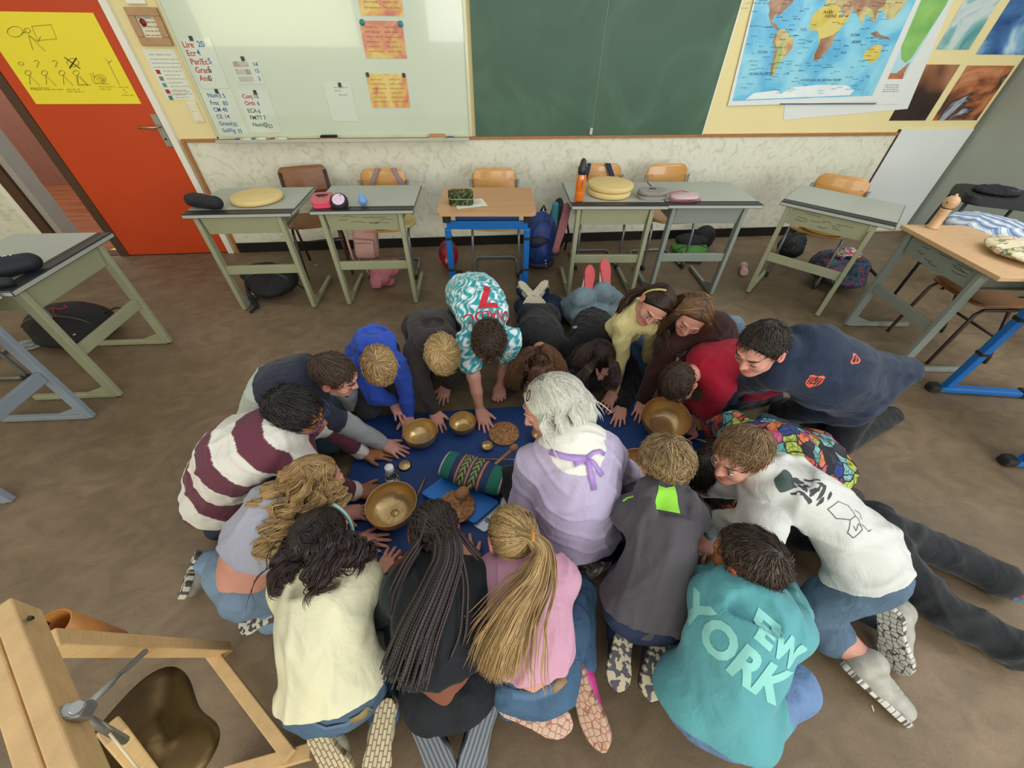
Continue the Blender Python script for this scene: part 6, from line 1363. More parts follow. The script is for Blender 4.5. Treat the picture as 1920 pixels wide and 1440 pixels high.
# --- brown sweater, curly
p = person('brown', 'person sitting with one knee up in a brown sweater, long wavy light brown hair', J_['brown'], 'rose', look=(-.45, -.68, -.55), crown=(-.05, -.55, .85), hair=dict(c0='#5c422c'), eyes='down',
  top=dict(col='#3b211c', sleeve='long', fold=(.004, 36, 27), name='sweater'), bottom=dict(col='#768894', r=1.0), sides=(1, -1), bulge=.03, vox=.0035)
long_hair(p['t'], p['hd'], [[(-.075, .02, .02, 'h'), (-.092, .025, -.06, 'h'), (-.085, .03, -.13, 'h'), (-.095, .05, -.22, 'h')], [(.075, .02, .02, 'h'), (.092, .025, -.06, 'h'), (.090, .03, -.13, 'h'), (.085, .06, -.20, 'h')], [(.05, -.095, .0, 'h'), (.06, -.11, -.10, 'h'), (.07, -.10, -.22, 'h')], [(-.05, -.095, .0, 'h'), (-.06, -.11, -.10, 'h'), (-.07, -.10, -.22, 'h')]], '#5a402c', '#9c7650', 7, n=800, Ra=.026, Rb=.02, curl=.012, freq=3.2, clumps=10, mB=34, front=.2, tipc='#b08a5c', name='wavy brown')
# --- red sweater
p = person('red', 'person crouching low in a crimson sweater, brown short hair, face near the mat', J_['red'], 'rose', look=(-.35, -.55, -.75), crown=(-.8, -.45, .3), hair=dict(c0='#3a271b', brows=True), eyes='down',
  top=dict(col='#a3122c', sleeve='long', fold=(.004, 32, 28), name='sweater'), bottom=dict(col='#2e3137', name='trousers', m=cloth('#2e3137')), sides=(1, -1), bulge=.04)
short_hair(p['t'], p['hd'], '#2f2017', '#5c4430', 8, L=.06, n=900, swirl=.3, mess=.3, lift=.07, fringe=.01, front=.33, name='brown short')
# --- navy zip sweatshirt with football crest
p = person('navy', 'person kneeling upright in a navy collared sweatshirt with orange crest, hand on hip', J_['navy'], 'rose', s=1.1, hs=1.0, look=(-.75, -.38, -.50), crown=(-.42, -.1, .9), hair=dict(c0='#241b14', brows=True), eyes='down',
  top=dict(col='#1f2a3e', sleeve='long', hood=1.0, hole=False, fold=(.005, 24, 29), name='sweatshirt', widen=.02, r=1.0, vox=.006), bottom=dict(col='#19191c', name='trousers', m=cloth('#19191c')), sides=(1, -1), handup=(UP, (.5, -.3, .6)), bulge=.04)
short_hair(p['t'], p['hd'], '#1c1510', '#3f3023', 9, L=.035, n=1100, swirl=.4, mess=.25, lift=.05, front=.30, name='dark cropped')
orm = mat('orange embroidery', '#dd5a3e', .6, bump=.2, bs=200); inkn = mat('navy thread', '#1d2438', .7, bump=0)
def on_top(p, px, py): # surface point of the garment seen along the mean dorsal direction above the given floor-plane estimate
    return P(px, py, .5)
crest = [(-.5, .42), (-.3, .5), (-.12, .44), (.12, .44), (.3, .5), (.5, .42), (.46, .2), (.5, 0), (.44, -.25), (.25, -.42), (0, -.56), (-.25, -.42), (-.44, -.25), (-.5, 0), (-.46, .2)]
def flat_poly(poly, size, M, sub=.008):
    bm = bmesh.new(); bm.faces.new([bm.verts.new((x*size, y*size, 0)) for x, y in poly]); bmesh.ops.triangulate(bm, faces=bm.faces[:])
    for _ in range(4):
        es = [e for e in bm.edges if e.calc_length() > sub]
        if not es: break
        bmesh.ops.subdivide_edges(bm, edges=es, cuts=1); bmesh.ops.triangulate(bm, faces=bm.faces[:])
    me = bpy.data.meshes.new('q'); bm.to_mesh(me); bm.free(); me.transform(M); return me
cq, nd = surf(p, 1526, 715, 0); nd = nrm(nd+np.array([-.2, -.4, .5])); xd = orth((.95, -.2, -.05), nd); yd = np.cross(nd, xd); M = frame(cq+nd*.06, xd, yd, nd)
drape([flat_poly(crest, .062, M)], p['top'], nd, 'crest', orm, p['t'], .001, .1)
bars = [[(-.42, .3), (.42, .3), (.42, .24), (-.42, .24)], [(-.05, .4), (.05, .4), (.05, .0), (-.05, .0)]]+[[(x, .2), (x+.07, .2), (x+.07, -.3+abs(x)*.2), (x, -.3+abs(x)*.2)] for x in (-.36, -.2, .12, .28)]+[[(-.12, -.12), (.12, -.12), (.12, -.2), (-.12, -.2)]]
drape([flat_poly(b_, .062, M) for b_ in bars], p['top'], nd, 'crest_stitching', inkn, p['t'], .0022, .1)
cq, nd2 = surf(p, 1604, 674, 0); xd = orth((.95, .1, 0), nd2); yd = np.cross(nd2, xd); M = frame(cq+nd2*.06, xd, yd, nd2); tri = [(math.cos(a)*(.42+.08*math.cos(3*a+math.pi/2)), math.sin(a)*(.42+.08*math.cos(3*a+math.pi/2))) for a in np.linspace(0, 6.28, 22)[:-1]]
drape([flat_poly(tri, .05, M)], p['top'], nd2, 'round_badge', orm, p['t'], .001, .1); drape([flat_poly([(x*.62, y*.62) for x, y in tri], .05, M)], p['top'], nd2, 'badge_centre', inkn, p['t'], .002, .1)
drape([flat_text('J', .022, M, .001, sub=.006)], p['top'], nd2, 'badge_letter', orm, p['t'], .003, .1)
# --- graffiti print
def graffiti_material():
    m = bpy.data.materials.new('graffiti print cloth'); m.use_nodes = True; N, L, b = nodes_of(m); b.inputs['Roughness'].default_value = .8
    tc = N.new('ShaderNodeTexCoord'); w0 = N.new('ShaderNodeTexNoise'); w0.inputs['Scale'].default_value = 14; L.new(tc.outputs['Object'], w0.inputs[0])
    ad = N.new('ShaderNodeVectorMath'); ad.operation = 'MULTIPLY_ADD'; ad.inputs[1].default_value = (.05, .05, .05); L.new(w0.outputs['Color'], ad.inputs[0]); L.new(tc.outputs['Object'], ad.inputs[2])
    v = N.new('ShaderNodeTexVoronoi'); v.inputs['Scale'].default_value = 21; L.new(ad.outputs[0], v.inputs[0])
    sx = N.new('ShaderNodeSeparateColor'); L.new(v.outputs['Color'], sx.inputs[0]); r = N.new('ShaderNodeValToRGB'); r.color_ramp.interpolation = 'CONSTANT'; L.new(sx.outputs[0], r.inputs[0]); e = r.color_ramp.elements
    cs = ['#35303c', '#c9503c', '#a9b84a', '#5f9f98', '#c05074', '#283f86', '#7fb0ac', '#1d1b22', '#8a3f5e', '#c6d05a', '#e07a48']
    while len(e) < len(cs): e.new(.5)
    for k, c in enumerate(cs): e[k].position = k/len(cs); e[k].color = (*lin(c), 1)
    def edges(scale, lo, hi):
        v2 = N.new('ShaderNodeTexVoronoi'); v2.feature = 'DISTANCE_TO_EDGE'; v2.inputs['Scale'].default_value = scale; L.new(ad.outputs[0], v2.inputs[0]); mr = N.new('ShaderNodeMapRange'); mr.inputs[1].default_value = lo; mr.inputs[2].default_value = hi; L.new(v2.outputs['Distance'], mr.inputs[0]); return mr.outputs[0]
    e1 = edges(21, .03, .07); e2 = edges(52, .02, .07)
    mm = N.new('ShaderNodeMath'); mm.operation = 'MULTIPLY'; L.new(e1, mm.inputs[0])
    k2 = N.new('ShaderNodeMapRange'); k2.inputs[3].default_value = .25; L.new(e2, k2.inputs[0]); L.new(k2.outputs[0], mm.inputs[1])
    mx = N.new('ShaderNodeMix'); mx.data_type = 'RGBA'; L.new(mm.outputs[0], mx.inputs[0]); mx.inputs[6].default_value = (*lin('#19171f'), 1); L.new(r.outputs[0], mx.inputs[7]); L.new(mx.outputs[2], b.inputs['Base Color']); return m
p = person('graffiti', 'person bent low in a multicoloured graffiti print shirt and pale jeans', J_['graffiti'], 'rose', look=(-.6, -.3, -.8), crown=(-.8, -.2, .4), hair=dict(c0='#241a14'),
  top=dict(col='#555555', sleeve='long', m=graffiti_material(), fold=(.005, 26, 31), name='printed_shirt', hem=1.08, r=1.12, arm=1.15), bottom=dict(col='#6f8da3', r=1.02), sides=(1, -1), bulge=.05, shoes=dict(col='#222224', scol='#1d1d1f', s=.95, sole=((0, 0, -1), (.2, -.3, .9)), skip=0))
short_hair(p['t'], p['hd'], '#1d1511', '#3b2b22', 12, L=.06, n=700, swirl=.3, mess=.5, lift=.1, name='dark')
blkp = mat('black print', '#17161c', .7, bump=0); mintp = mat('mint print', '#7fc0b4', .7, bump=0)
xd = orth((.85, .5, 0), p['nn']); yd = np.cross(p['nn'], xd)
for s_, q_, sz, mm_ in (('REALITY', (1440, 790, .4), .045, mintp),):
    M = frame(P(*q_)+p['nn']*.12, xd, yd, p['nn']); drape([flat_text(s_, sz, M, .0012)], p['top'], p['nn'], 'print_lettering', mm_, p['t'], .0015, .25)
# --- prone person, black trousers
p = person('prone', 'person stretched out face down in black trousers, mostly hidden behind the white hooded sweatshirt', J_['prone'], 'dark', look=(-.5, -.1, -.85), crown=(-.9, .2, .3), hair=dict(c0='#1a1310'),
  top=dict(col='#1d1c1e', sleeve='short', fold=(.004, 30, 32), name='t_shirt'), bottom=dict(col='#1b1c1e', name='trousers', m=cloth('#1b1c1e', name='black twill'), r=1.08, flare=1.35, fold=(.008, 26, 7)), sides=(1, -1), bulge=.0, shoes=dict(col='#b03038', scol='#3d7fa6', sole=((0, 0, -1), (0, 0, -1))))
short_hair(p['t'], p['hd'], '#17110e', '#33241d', 13, L=.05, n=700, mess=1.0, lift=.2, swirl=.2, name='black curls')
# --- navy / grey colour block hoodie
def block_cols(V):
    J = J_['navygrey']; N_ = P(*J['N']); B = P(*J['B']); sd = nrm(N_-B); t = (V-B) @ sd/np.linalg.norm(N_-B); E_ = P(*J['b'][0]); W_ = P(*J['b'][1]); S_ = P(*J['SB'])
    nav_ = np.array(lin('#2b2e3d')); gr_ = np.array(lin('#b3b9ad')); gs = np.array(lin('#9a9c9b'))
    C_ = np.where((t > .66)[:, None], nav_, gr_); ta = ((V-S_) @ nrm(W_-S_))/np.linalg.norm(W_-S_); m = (ta > .36) & (t > .45) & (V[:, 0] > S_[0]+.05); C_[m] = gs
    return np.concatenate([C_, np.ones((len(V), 1))], 1)
p = person('navygrey', 'person kneeling in a navy and pale grey colour block hooded sweatshirt, one arm stretched', J_['navygrey'], 'rose', look=(.80, -.1, -.58), crown=(.45, -.15, .85), hair=dict(c0='#33241a', brows=True), eyes='down',
  top=dict(col='#2b2e3d', sleeve='long', hood=1.0, hole=False, cols=block_cols, fold=(.005, 32, 33), name='hoodie', vox=.005, hem=1.06, widen=.01), bottom=dict(col='#4a6072'), sides=(-1, 1), bulge=.06)
short_hair(p['t'], p['hd'], '#33241b', '#5c4534', 14, L=.055, n=1000, whorl=(0, -.6, .75), swirl=.3, mess=.25, lift=.06, front=.34, name='dark chestnut')
# --- striped rugby shirt
def stripe_cols(V):
    J = J_['stripe']; N_ = P(*J['N']); B = P(*J['B']); sd = nrm(N_-B); m_ = (N_+B)/2; L_ = np.linalg.norm(N_-B); t = (V-B) @ sd/L_; S_ = P(*J['SB']); W_ = P(*J['b'][1]); E_ = P(*J['b'][0])
    S2 = P(*J['SA']); W2 = P(*J['a'][1])
    bur = np.array(lin('#63303f')); wh = np.array(lin('#d6d1c4')); u = np.sin((t*5.2+.35)*math.pi)
    for Sx, Wx in ((S_, W_), (S2, W2)):
        d = nrm(Wx-Sx); ta = ((V-Sx) @ d)/np.linalg.norm(Wx-Sx); rad = np.linalg.norm((V-Sx)-np.outer((V-Sx) @ d, d), axis=1); m = (ta > .22) & (rad < .11) & (t > .5); u[m] = np.where(ta[m] > .86, 1, np.where(ta[m] > .45, -1, np.sin((ta[m]*4.4+.9)*math.pi)))
    C_ = np.where((u > 0)[:, None], wh, bur); return np.concatenate([C_, np.ones((len(V), 1))], 1)
p = person('stripe', 'person kneeling in a burgundy and white wide striped rugby shirt with glasses, black hair', J_['stripe'], 'tan', s=1.08, hs=1.0, look=(.90, -.22, -.36), crown=(.22, -.28, .93), hair=dict(c0='#15110f', brows=True), eyes='down',
  top=dict(col='#63303f', sleeve='long', cols=stripe_cols, collar=.016, hcol='#63303f', fold=(.004, 26, 34), name='rugby_shirt', vox=.0045, hem=1.12, r=1.08), bottom=dict(col='#2c3340'), sides=(-1, 1), bulge=.07, hsz=1.0)
short_hair(p['t'], p['hd'], '#0f0d0e', '#2b2524', 15, L=.075, n=1100, whorl=(0, -.5, .8), swirl=.4, mess=.35, lift=.08, front=.28, cap=1.03, low=-.035, name='black')
hd = p['hd']; mb = MB()
for e in (-1, 1): mb.tube([hd.w((e*.033+math.cos(a)*.024, .099, .0+math.sin(a)*.017))-p['g'] for a in np.linspace(0, 6.28, 18)[:-1]], .0022, 6, closed=True); mb.tube([hd.w((e*.057, .097, .004))-p['g'], hd.w((e*.074, .07, .006))-p['g'], hd.w((e*.082, .0, .004))-p['g'], hd.w((e*.083, -.02, -.008))-p['g']], .0022, 6)
mb.tube([hd.w((-.010, .100, .004))-p['g'], hd.w((0, .105, .007))-p['g'], hd.w((.010, .100, .004))-p['g']], .002, 6); mb.done('glasses', mat('navy spectacle frame', '#2d3560', .3), p['t'])
# --- curly blonde, crop top
p = person('curly', 'person kneeling in a pale grey crop top and jeans, long curly blonde hair, bare back', J_['curly'], 'rose', look=(.65, .35, -.65), crown=(.3, .35, .9), hair=dict(c0='#7a5c38'),
  top=dict(col='#a7a6b2', sleeve='short', fold=(.004, 30, 35), name='crop_top', hem=.47, r=.92), bottom=dict(col='#74889c', r=1.02, flare=1.2, waist=-.02), bare=dict(waist=True), sides=(-1, 1), bulge=.05, shoes=dict(col='#8f8a7c', scol='#c9c4b4', accent='#3b3a35', tread='camo', sole=((-.6, 0, .6), (-.3, -.5, .8))))
long_hair(p['t'], p['hd'], [[(568, 872, .55), (525, 915, .50), (480, 975, .45), (452, 1040, .40)], [(575, 905, .55), (530, 960, .50), (505, 1020, .45), (495, 1065, .42)], [(600, 925, .53), (570, 980, .48), (548, 1020, .44), (530, 1045, .40)], [(620, 905, .53), (630, 940, .48), (615, 965, .44)]], '#6b4f2f', '#bf9a63', 16, n=1200, Ra=.034, Rb=.02, curl=.016, freq=4.5, tipc='#d3b27c', mB=44, name='curly blonde', loose=.0, clumps=12, volume=False)
# --- cream hoodie
p = person('cream', 'person kneeling in a cream yellow hooded sweatshirt, dark wavy hair, pale treaded soles', J_['cream'], 'rose', look=(.25, .75, -.6), crown=(.15, .5, .85), hair=dict(c0='#1d1413'),
  top=dict(col='#dad4b0', sleeve='long', hood=1.05, fold=(.004, 24, 36), name='hoodie', hem=.95, r=1.06), bottom=dict(col='#4b6074', r=1.03), sides=(-1, 1), bulge=.05, shoes=dict(col='#bdb39a', scol='#c6b68f', cs2='#7a6248', tread='brick', sole=((-.2, -.35, 1), (.25, -.35, 1)), s=1.0))
long_hair(p['t'], p['hd'], [[(572, 1000, .56), (548, 1040, .52), (545, 1075, .50), (560, 1095, .50)], [(598, 1020, .58), (600, 1070, .55), (608, 1105, .52), (620, 1118, .51)], [(640, 1010, .57), (668, 1040, .53), (692, 1065, .50)], [(620, 1000, .58), (640, 1060, .54), (650, 1085, .52)]], '#140e0d', '#3b2a26', 17, volume=False, n=1200, Ra=.028, Rb=.02, curl=.014, freq=2.2, name='dark wavy', loose=.04, mB=34, clumps=14)
ribbon(p['t'], [p['hd'].w((math.sin(a)*.092, .035, .012+math.cos(a)*.098)) for a in np.linspace(.2, 1.75, 10)], .012, mat('mint satin', '#9fc9b8', .4), 'headband', p['hd'].f, .003)
def band(p, pts_, w_, m_, name): ribbon(p['t'], [surf(p, *q_, .003, 'bottom')[0] for q_ in pts_], w_, m_, name, surf(p, *pts_[len(pts_)//2], 0, 'bottom')[1], .003)
band(p, ((572, 1352), (610, 1366), (650, 1358), (690, 1330)), .020, denim('#5a7086'), 'waistband')
band(p, ((660, 1352), (678, 1342), (694, 1326)), .030, mat('tan leather patch', '#8d7a50', .7, bump=.3), 'leather_patch')
# --- box braids, black top
p = person('braids', 'person kneeling in a black top and black jeans, waist long box braids', J_['braids'], 'dark', look=(0, .75, -.65), crown=(0, .6, .8), hair=dict(c0='#17110f'),
  top=dict(col='#1b1d21', sleeve='long', fold=(.004, 26, 37), name='top', hem=.70, r=1.04, scol='#1d2726', arm=1.05), bottom=dict(col='#202225', r=1.04, waist=-.05), bare=dict(waist=True), sides=(-1, 1), bulge=.05, shoes=dict(col='#1c1c1e', scol='#777b80', cs2='#494d52', tread='rings', sole=((-.35, -.3, 1), (.35, -.3, 1)), s=1.05))
long_hair(p['t'], p['hd'], [[(838, 1000, .60), (842, 1050, .57), (815, 1120, .54), (785, 1190, .50), (758, 1275, .44)]], '#16100f', '#3d302d', 18, n=150, Ra=.036, Rb=.030, grow=1.9, rr=.0044, braid=True, mB=34, name='braids', volume=True, loose=.0)
long_hair(p['t'], p['hd'], [[(858, 1000, .57), (880, 1030, .53), (897, 1050, .50)], [(860, 1030, .57), (873, 1100, .52), (868, 1190, .47), (845, 1250, .42)], [(790, 1020, .57), (765, 1060, .52), (742, 1110, .47), (735, 1150, .44)]], '#16100f', '#3d302d', 19, n=16, Ra=.012, Rb=.012, rr=.0044, braid=True, mB=30, name='braids', volume=False, loose=0)
# --- pink t-shirt, ponytail
p = person('pink', 'person kneeling in a pink T-shirt and jeans, long fair ponytail, magenta sneakers', J_['pink'], 'rose', look=(-.15, .75, -.65), crown=(-.1, .6, .8), hair=dict(c0='#6f573b'),
  top=dict(col='#c793a6', sleeve='short', fold=(.005, 28, 38), name='t_shirt', hem=.76, r=1.0, arm=1.05), bottom=dict(col='#456079', r=1.0, flare=1.15, waist=-.035), bare=dict(waist=True), sides=(-1, 1), bulge=.05, shoes=dict(col='#cf3f8d', scol='#c9a68e', cs2='#9a5f44', tread='zig', accent='#e0dfe4', sole=((.1, -.5, 1), (-.55, -.35, .75)), s=1.05))
long_hair(p['t'], p['hd'], [[(996, 1006, .575), (1018, 1035, .56), (1005, 1090, .53), (968, 1150, .49), (940, 1215, .44), (930, 1255, .40)]], '#66502f', '#c9a772', 20, n=1000, Ra=.020, Rb=.022, grow=2.6, curl=.004, freq=1.5, mB=30, tipc='#b8945f', name='fair', loose=.12, kt=.3)
MB().tube([P(996, 1008, .575)-p['g']+np.array([math.cos(a)*.004, math.sin(a)*.020, math.cos(a)*.0+math.sin(a+1.57)*.020]) for a in np.linspace(0, 6.28, 16)[:-1]], .006, 8, closed=True).done('hair_tie', mat('ochre hair tie', '#b57d38', .7), p['t'])
mb = MB()
for k in range(2): mb.tube([p['hd'].w((.045+k*.012, -.045, .093-k*.006))-p['g'], p['hd'].w((.050+k*.012, -.065, .083-k*.006))-p['g']], .0016, 5)
mb.done('hair_clips', glr, p['t'])
band(p, ((940, 1292), (965, 1302), (1000, 1305), (1035, 1292), (1060, 1268)), .024, denim('#54708a'), 'waistband')
band(p, ((1035, 1290), (1048, 1281), (1058, 1270)), .026, mat('worn leather patch', '#94764f', .7, bump=.3), 'leather_patch')
# --- dark grey hoodie with lime lining
def lime_extra(G, d):
    pass
p = person('dkgrey', 'person kneeling in a charcoal hooded sweatshirt with lime green lining, ash blond hair', J_['dkgrey'], 'rose', look=(0, .8, -.6), crown=(0, .55, .85), hair=dict(c0='#6b5a40'),
  top=dict(col='#4b474b', sleeve='long', hood=1.0, c5='#8fd13f', extra=lime_extra, band='#3a373b', fold=(.004, 26, 39), name='hoodie', hem=.98, r=.95, cuff='#3a373b'), bottom=dict(col='#283249', name='jeans', r=1.04), sides=(-1, 1), bulge=.05, shoes=dict(col='#2a3040', scol='#c5b697', cs2='#4a4b50', tread='camo', sole=((-.1, -.35, 1), (.1, -.35, 1)), s=1.0))
short_hair(p['t'], p['hd'], '#6a5538', '#b89c6c', 21, L=.085, n=1300, whorl=(0, -.3, .95), swirl=.25, mess=.3, lift=.09, front=.36, cap=1.06, low=-.065, name='ash blond')
cl, nl = surf(p, 1250, 932); xl = orth(p['w'], nl); M = frame(cl+nl*.06, xl, np.cross(nl, xl), nl)
drape([flat_poly([(-.5, .55), (.5, .55), (.46, .1), (.34, -.42), (.05, -.36), (-.3, -.5), (-.42, -.1)], .078, M)], p['top'], nl, 'hood_lining', cloth('#8fd13f'), p['t'], .002, .12)
ribbon(p['t'], [surf(p, *q_, .002)[0] for q_ in ((1168, 940), (1176, 934), (1188, 931))], .006, cloth('#8fd13f'), 'lime_piping', surf(p, 1176, 934)[1], .002)
# --- teal hoodie
p = person('teal', 'person sitting in a turquoise hooded sweatshirt with pale block lettering, near camera', J_['teal'], 'tan', s=1.05, hs=1.0, look=(-.35, .75, -.55), crown=(-.1, .45, .9), hair=dict(c0='#2a1d14'),
  top=dict(col='#579b9f', sleeve='long', hood=1.0, fold=(.005, 22, 40), name='hoodie', hem=1.05, r=1.04, vox=.006, widen=.008), bottom=dict(col='#6a84a8', r=.98), sides=(-1, 1), bulge=.05)
short_hair(p['t'], p['hd'], '#241911', '#54402f', 22, L=.045, n=1300, whorl=(.05, -.75, .65), swirl=.9, mess=.15, lift=.05, front=.32, low=-.06, name='dark brown short')
lt = mat('pale mint flock print', '#86c8bd', .7, bump=0)
for s_, q_, sz, xs_ in (('EW', (1466, 1212), .09, 1.0), ('YORK', (1370, 1226), .118, .85)):
    c7, n7 = surf(p, *q_); n7 = nrm(n7+p['nn']*.8); xd = orth(P(1425, 1266, .4)-P(1305, 1157, .4), n7); yd = np.cross(n7, xd)
    drape([flat_text(s_, sz, frame(c7+n7*.08, xd, yd, n7), .005, xs=xs_)], p['top'], n7, 'back_lettering', lt, p['t'], .0018, .16)
# --- white hoodie with dog print
p = person('white', 'person leaning in from the right in a white printed hooded sweatshirt and denim shorts', J_['white'], 'rose', s=1.05, hs=1.0, look=(-.90, -.38, -.22), crown=(-.25, .05, .95), hair=dict(c0='#5c452e'), eyes='open',
  top=dict(col='#cfcec6', sleeve='pushed', hood=1.05, fold=(.005, 26, 41), name='hoodie', hem=.93, r=1.08, vox=.006), bottom=dict(col='#576b7d', short=True, r=1.06, name='denim_shorts'), bare=dict(legs=True), sides=(1, -1), bulge=.05, vox=.0037,
  shoes=dict(col='#a39f92', scol='#c8c4b8', accent='#6f6d66', tread='zig', sock='#17181a', sole=((-.3, -.5, -.4), (.3, -.6, -.6)), s=1.12))
short_hair(p['t'], p['hd'], '#5b442d', '#94744e', 23, L=.065, n=1200, whorl=(0, -.7, .7), swirl=.25, mess=.25, lift=.07, front=.30, sidefade=-.05, low=-.045, name='light brown')
xd = orth(-p['sd'], p['nn']); yd = np.cross(p['nn'], xd); dp = mat('charcoal screen print', '#3b3f3f', .7, bump=0); dg = mat('dark green screen print', '#3e4f49', .7, bump=0)
def blob(cx, cy, rx, ry, k, sd_, n=22): r = np.random.RandomState(sd_); ph = r.rand(3)*6; return [(cx+rx*math.cos(a)*(1+k*math.sin(3*a+ph[0])+k*.6*math.sin(5*a+ph[1])), cy+ry*math.sin(a)*(1+k*math.sin(4*a+ph[2]))) for a in np.linspace(0, 2*math.pi, n+1)[:-1]]
q = P(1500, 925, .55); M = frame(q+p['nn']*.1, xd, yd, p['nn'])
drape([flat_poly(blob(-.55, .1, .22, .42, .05, 1), .1, M)], p['top'], p['nn'], 'print_shape', dg, p['t'], .0014, .3)
drape([flat_poly(blob(a, b, rx, ry, .22, k), .1, M, .006) for k, (a, b, rx, ry) in enumerate(((-.36, .05, .05, .2), (-.2, -.25, .12, .05), (.0, .42, .12, .04), (.18, .14, .04, .1), (.55, .15, .04, .14), (-.25, .28, .16, .09), (-.12, .02, .10, .18), (.10, -.02, .07, .15), (.22, .30, .12, .06), (.32, .08, .05, .22), (.05, -.28, .2, .06), (-.02, .2, .06, .06), (.42, -.12, .05, .12)))], p['top'], p['nn'], 'animal_print', dp, p['t'], .0018, .3)
def flat_line(pts, w, M): # a drawn line as a thin strip of print
    out = []
    for (a, b), (c, d) in zip(pts, pts[1:]):
        l = math.hypot(c-a, d-b) or 1; nx, ny = -(d-b)/l*w, (c-a)/l*w; out.append(flat_poly([(a-nx, b-ny), (c-nx, d-ny), (c+nx, d+ny), (a+nx, b+ny)], 1, M, .01))
    return out
ln = [[(-.02, -.02), (.0, .03), (.05, .045), (.09, .02), (.075, -.01), (.03, -.03), (-.02, -.02)], [(.075, -.01), (.10, -.05), (.13, -.055), (.14, -.01), (.11, .02), (.09, .02)], [(.08, .045), (.11, .05), (.125, .03)], [(.13, .01), (.17, -.0), (.18, .02)], [(.10, -.02), (.12, -.03), (.115, .0), (.13, .0)]]
M = frame(P(1530, 962, .50)+p['nn']*.1, xd*.7, yd*.7, p['nn']); drape(sum([flat_line(l_, .0013, M) for l_ in ln], []), p['top'], p['nn'], 'line_drawing', dp, p['t'], .0018, .3)
wq = P(1329, 992, .075)-p['g']; wd2 = nrm(P(1327, 1002, .055)-P(1348, 985, .24)); a1 = orth(UP, wd2); a2 = np.cross(wd2, a1)
MB().tube([wq+a1*math.cos(a)*.026+a2*math.sin(a)*.026 for a in np.linspace(0, 6.28, 20)[:-1]], .0055, 6, closed=True).done('wristwatch', mat('dark leather strap', '#2c211c', .5), p['t'])
# --- the adult in the middle
def lady_cols(V): # lilac knit with a white roll neck yoke
    J = J_['lady']; N_ = P(*J['N']); B = P(*J['B']); sd = nrm(N_-B); S1, S2 = P(*J['SA']), P(*J['SB']); ax = nrm(S2-S1); c = (V-N_)
    a = c @ ax; b = c @ sd; m = ((a/.095)**2+((b+.0)/.056)**2 < 1) | (b > .02)
    C_ = np.where(m[:, None], np.array(lin('#dfdccf')), np.array(lin('#b3a7c0'))); return np.concatenate([C_, np.ones((len(V), 1))], 1)
p = person('lady', 'adult person with chin length white hair kneeling on the mat in a lilac knit sweater', J_['lady'], 'rose', s=1.12, hs=1.06, look=(-.80, -.12, -.55), crown=(-.40, .30, .85), hair=dict(c0='#a8a596', brows=True), eyes='down',
  top=dict(col='#a899ba', sleeve='long', cols=lady_cols, collar=.018, fold=(.005, 24, 42), name='knit_sweater', hem=1.0, r=1.08, vox=.005, arm=1.08), bottom=dict(col='#121214', name='trousers', m=cloth('#121214')), sides=(-1, 1), bulge=.05,
  shoes=None, fist=(True, False))
gl = []
for x_, y_, l_, dx in ((-.082, .035, .075, -.012), (-.085, -.015, .10, -.012), (-.070, -.060, .115, -.01), (-.035, -.095, .12, -.004), (.0, -.108, .12, 0), (.038, -.095, .12, .004), (.072, -.060, .115, .01), (.085, -.010, .105, .012), (.080, .04, .08, .014)):
    gl.append([(x_, y_, .0, 'h'), (x_*1.08, y_*1.06, -l_*.35, 'h'), (x_*1.05+dx*.5, y_*.98, -l_*.7, 'h'), (x_*.92+dx, y_*.88, -l_, 'h')])
long_hair(p['t'], p['hd'], gl, '#a19f90', '#dcdacb', 24, vcol='#a9a798', n=2000, Ra=.030, Rb=.012, grow=.9, curl=.003, freq=1.0, cap=1.05, tipc='#e4e2d4', name='white', loose=.02, rr=.0019, front=.34, volume=False)
hd = p['hd']; mb = MB()
for e in (0, 1): mb.tube([hd.w((-.055+.05*e+math.cos(a)*.021, .048+math.sin(a)*.012, .096+.008*e-math.sin(a)*.012))-p['g'] for a in np.linspace(0, 6.28, 16)[:-1]], .002, 6, closed=True)
mb.done('reading_glasses', mat('burgundy spectacle frame', '#4a1f22', .3), p['t'])
MB().box(hd.w((-.01, -.01, .113))-p['g'], (.02, .014, .008), Matrix.Rotation(.4, 3, 'Z'), .003).done('hair_clip', mat('grey clip', '#5a5a58', .4), p['t'])
lil = mat('lilac satin ribbon', '#a583c4', .45, var=.1, vs=20, bump=.15, bs=30)
for pts_, w_ in ((((1032, 846), (1050, 853), (1072, 858), (1098, 860)), .022), (((1098, 860), (1112, 848), (1124, 846), (1132, 852)), .014), (((1098, 860), (1104, 876), (1108, 895), (1113, 918)), .020), (((1098, 860), (1112, 870), (1122, 882), (1128, 892)), .016), (((1098, 860), (1086, 866), (1078, 872), (1076, 864), (1096, 858)), .016)):
    ribbon(p['t'], [surf(p, *q_, .006)[0] for q_ in pts_], w_, lil, 'ribbon_bow', surf(p, 1098, 865)[1], .002)
for i, pts_ in enumerate((((1078, 1058, .05), (1120, 1062, .045)), ((1100, 1070, .04), (1140, 1050, .04)))):
    F_ = Field(); F_.cone(P(*pts_[0]), P(*pts_[1]), .036, .030, .02); sdf_obj(F_, 'sock', ramp_mat('grey fleck sock', [(.45, '#5f5d58'), (.55, '#77756f'), (.62, '#bdbab2')], scale=70, detail=1, rough=.9), p['t'], .005, fold=(.002, 60, 2))
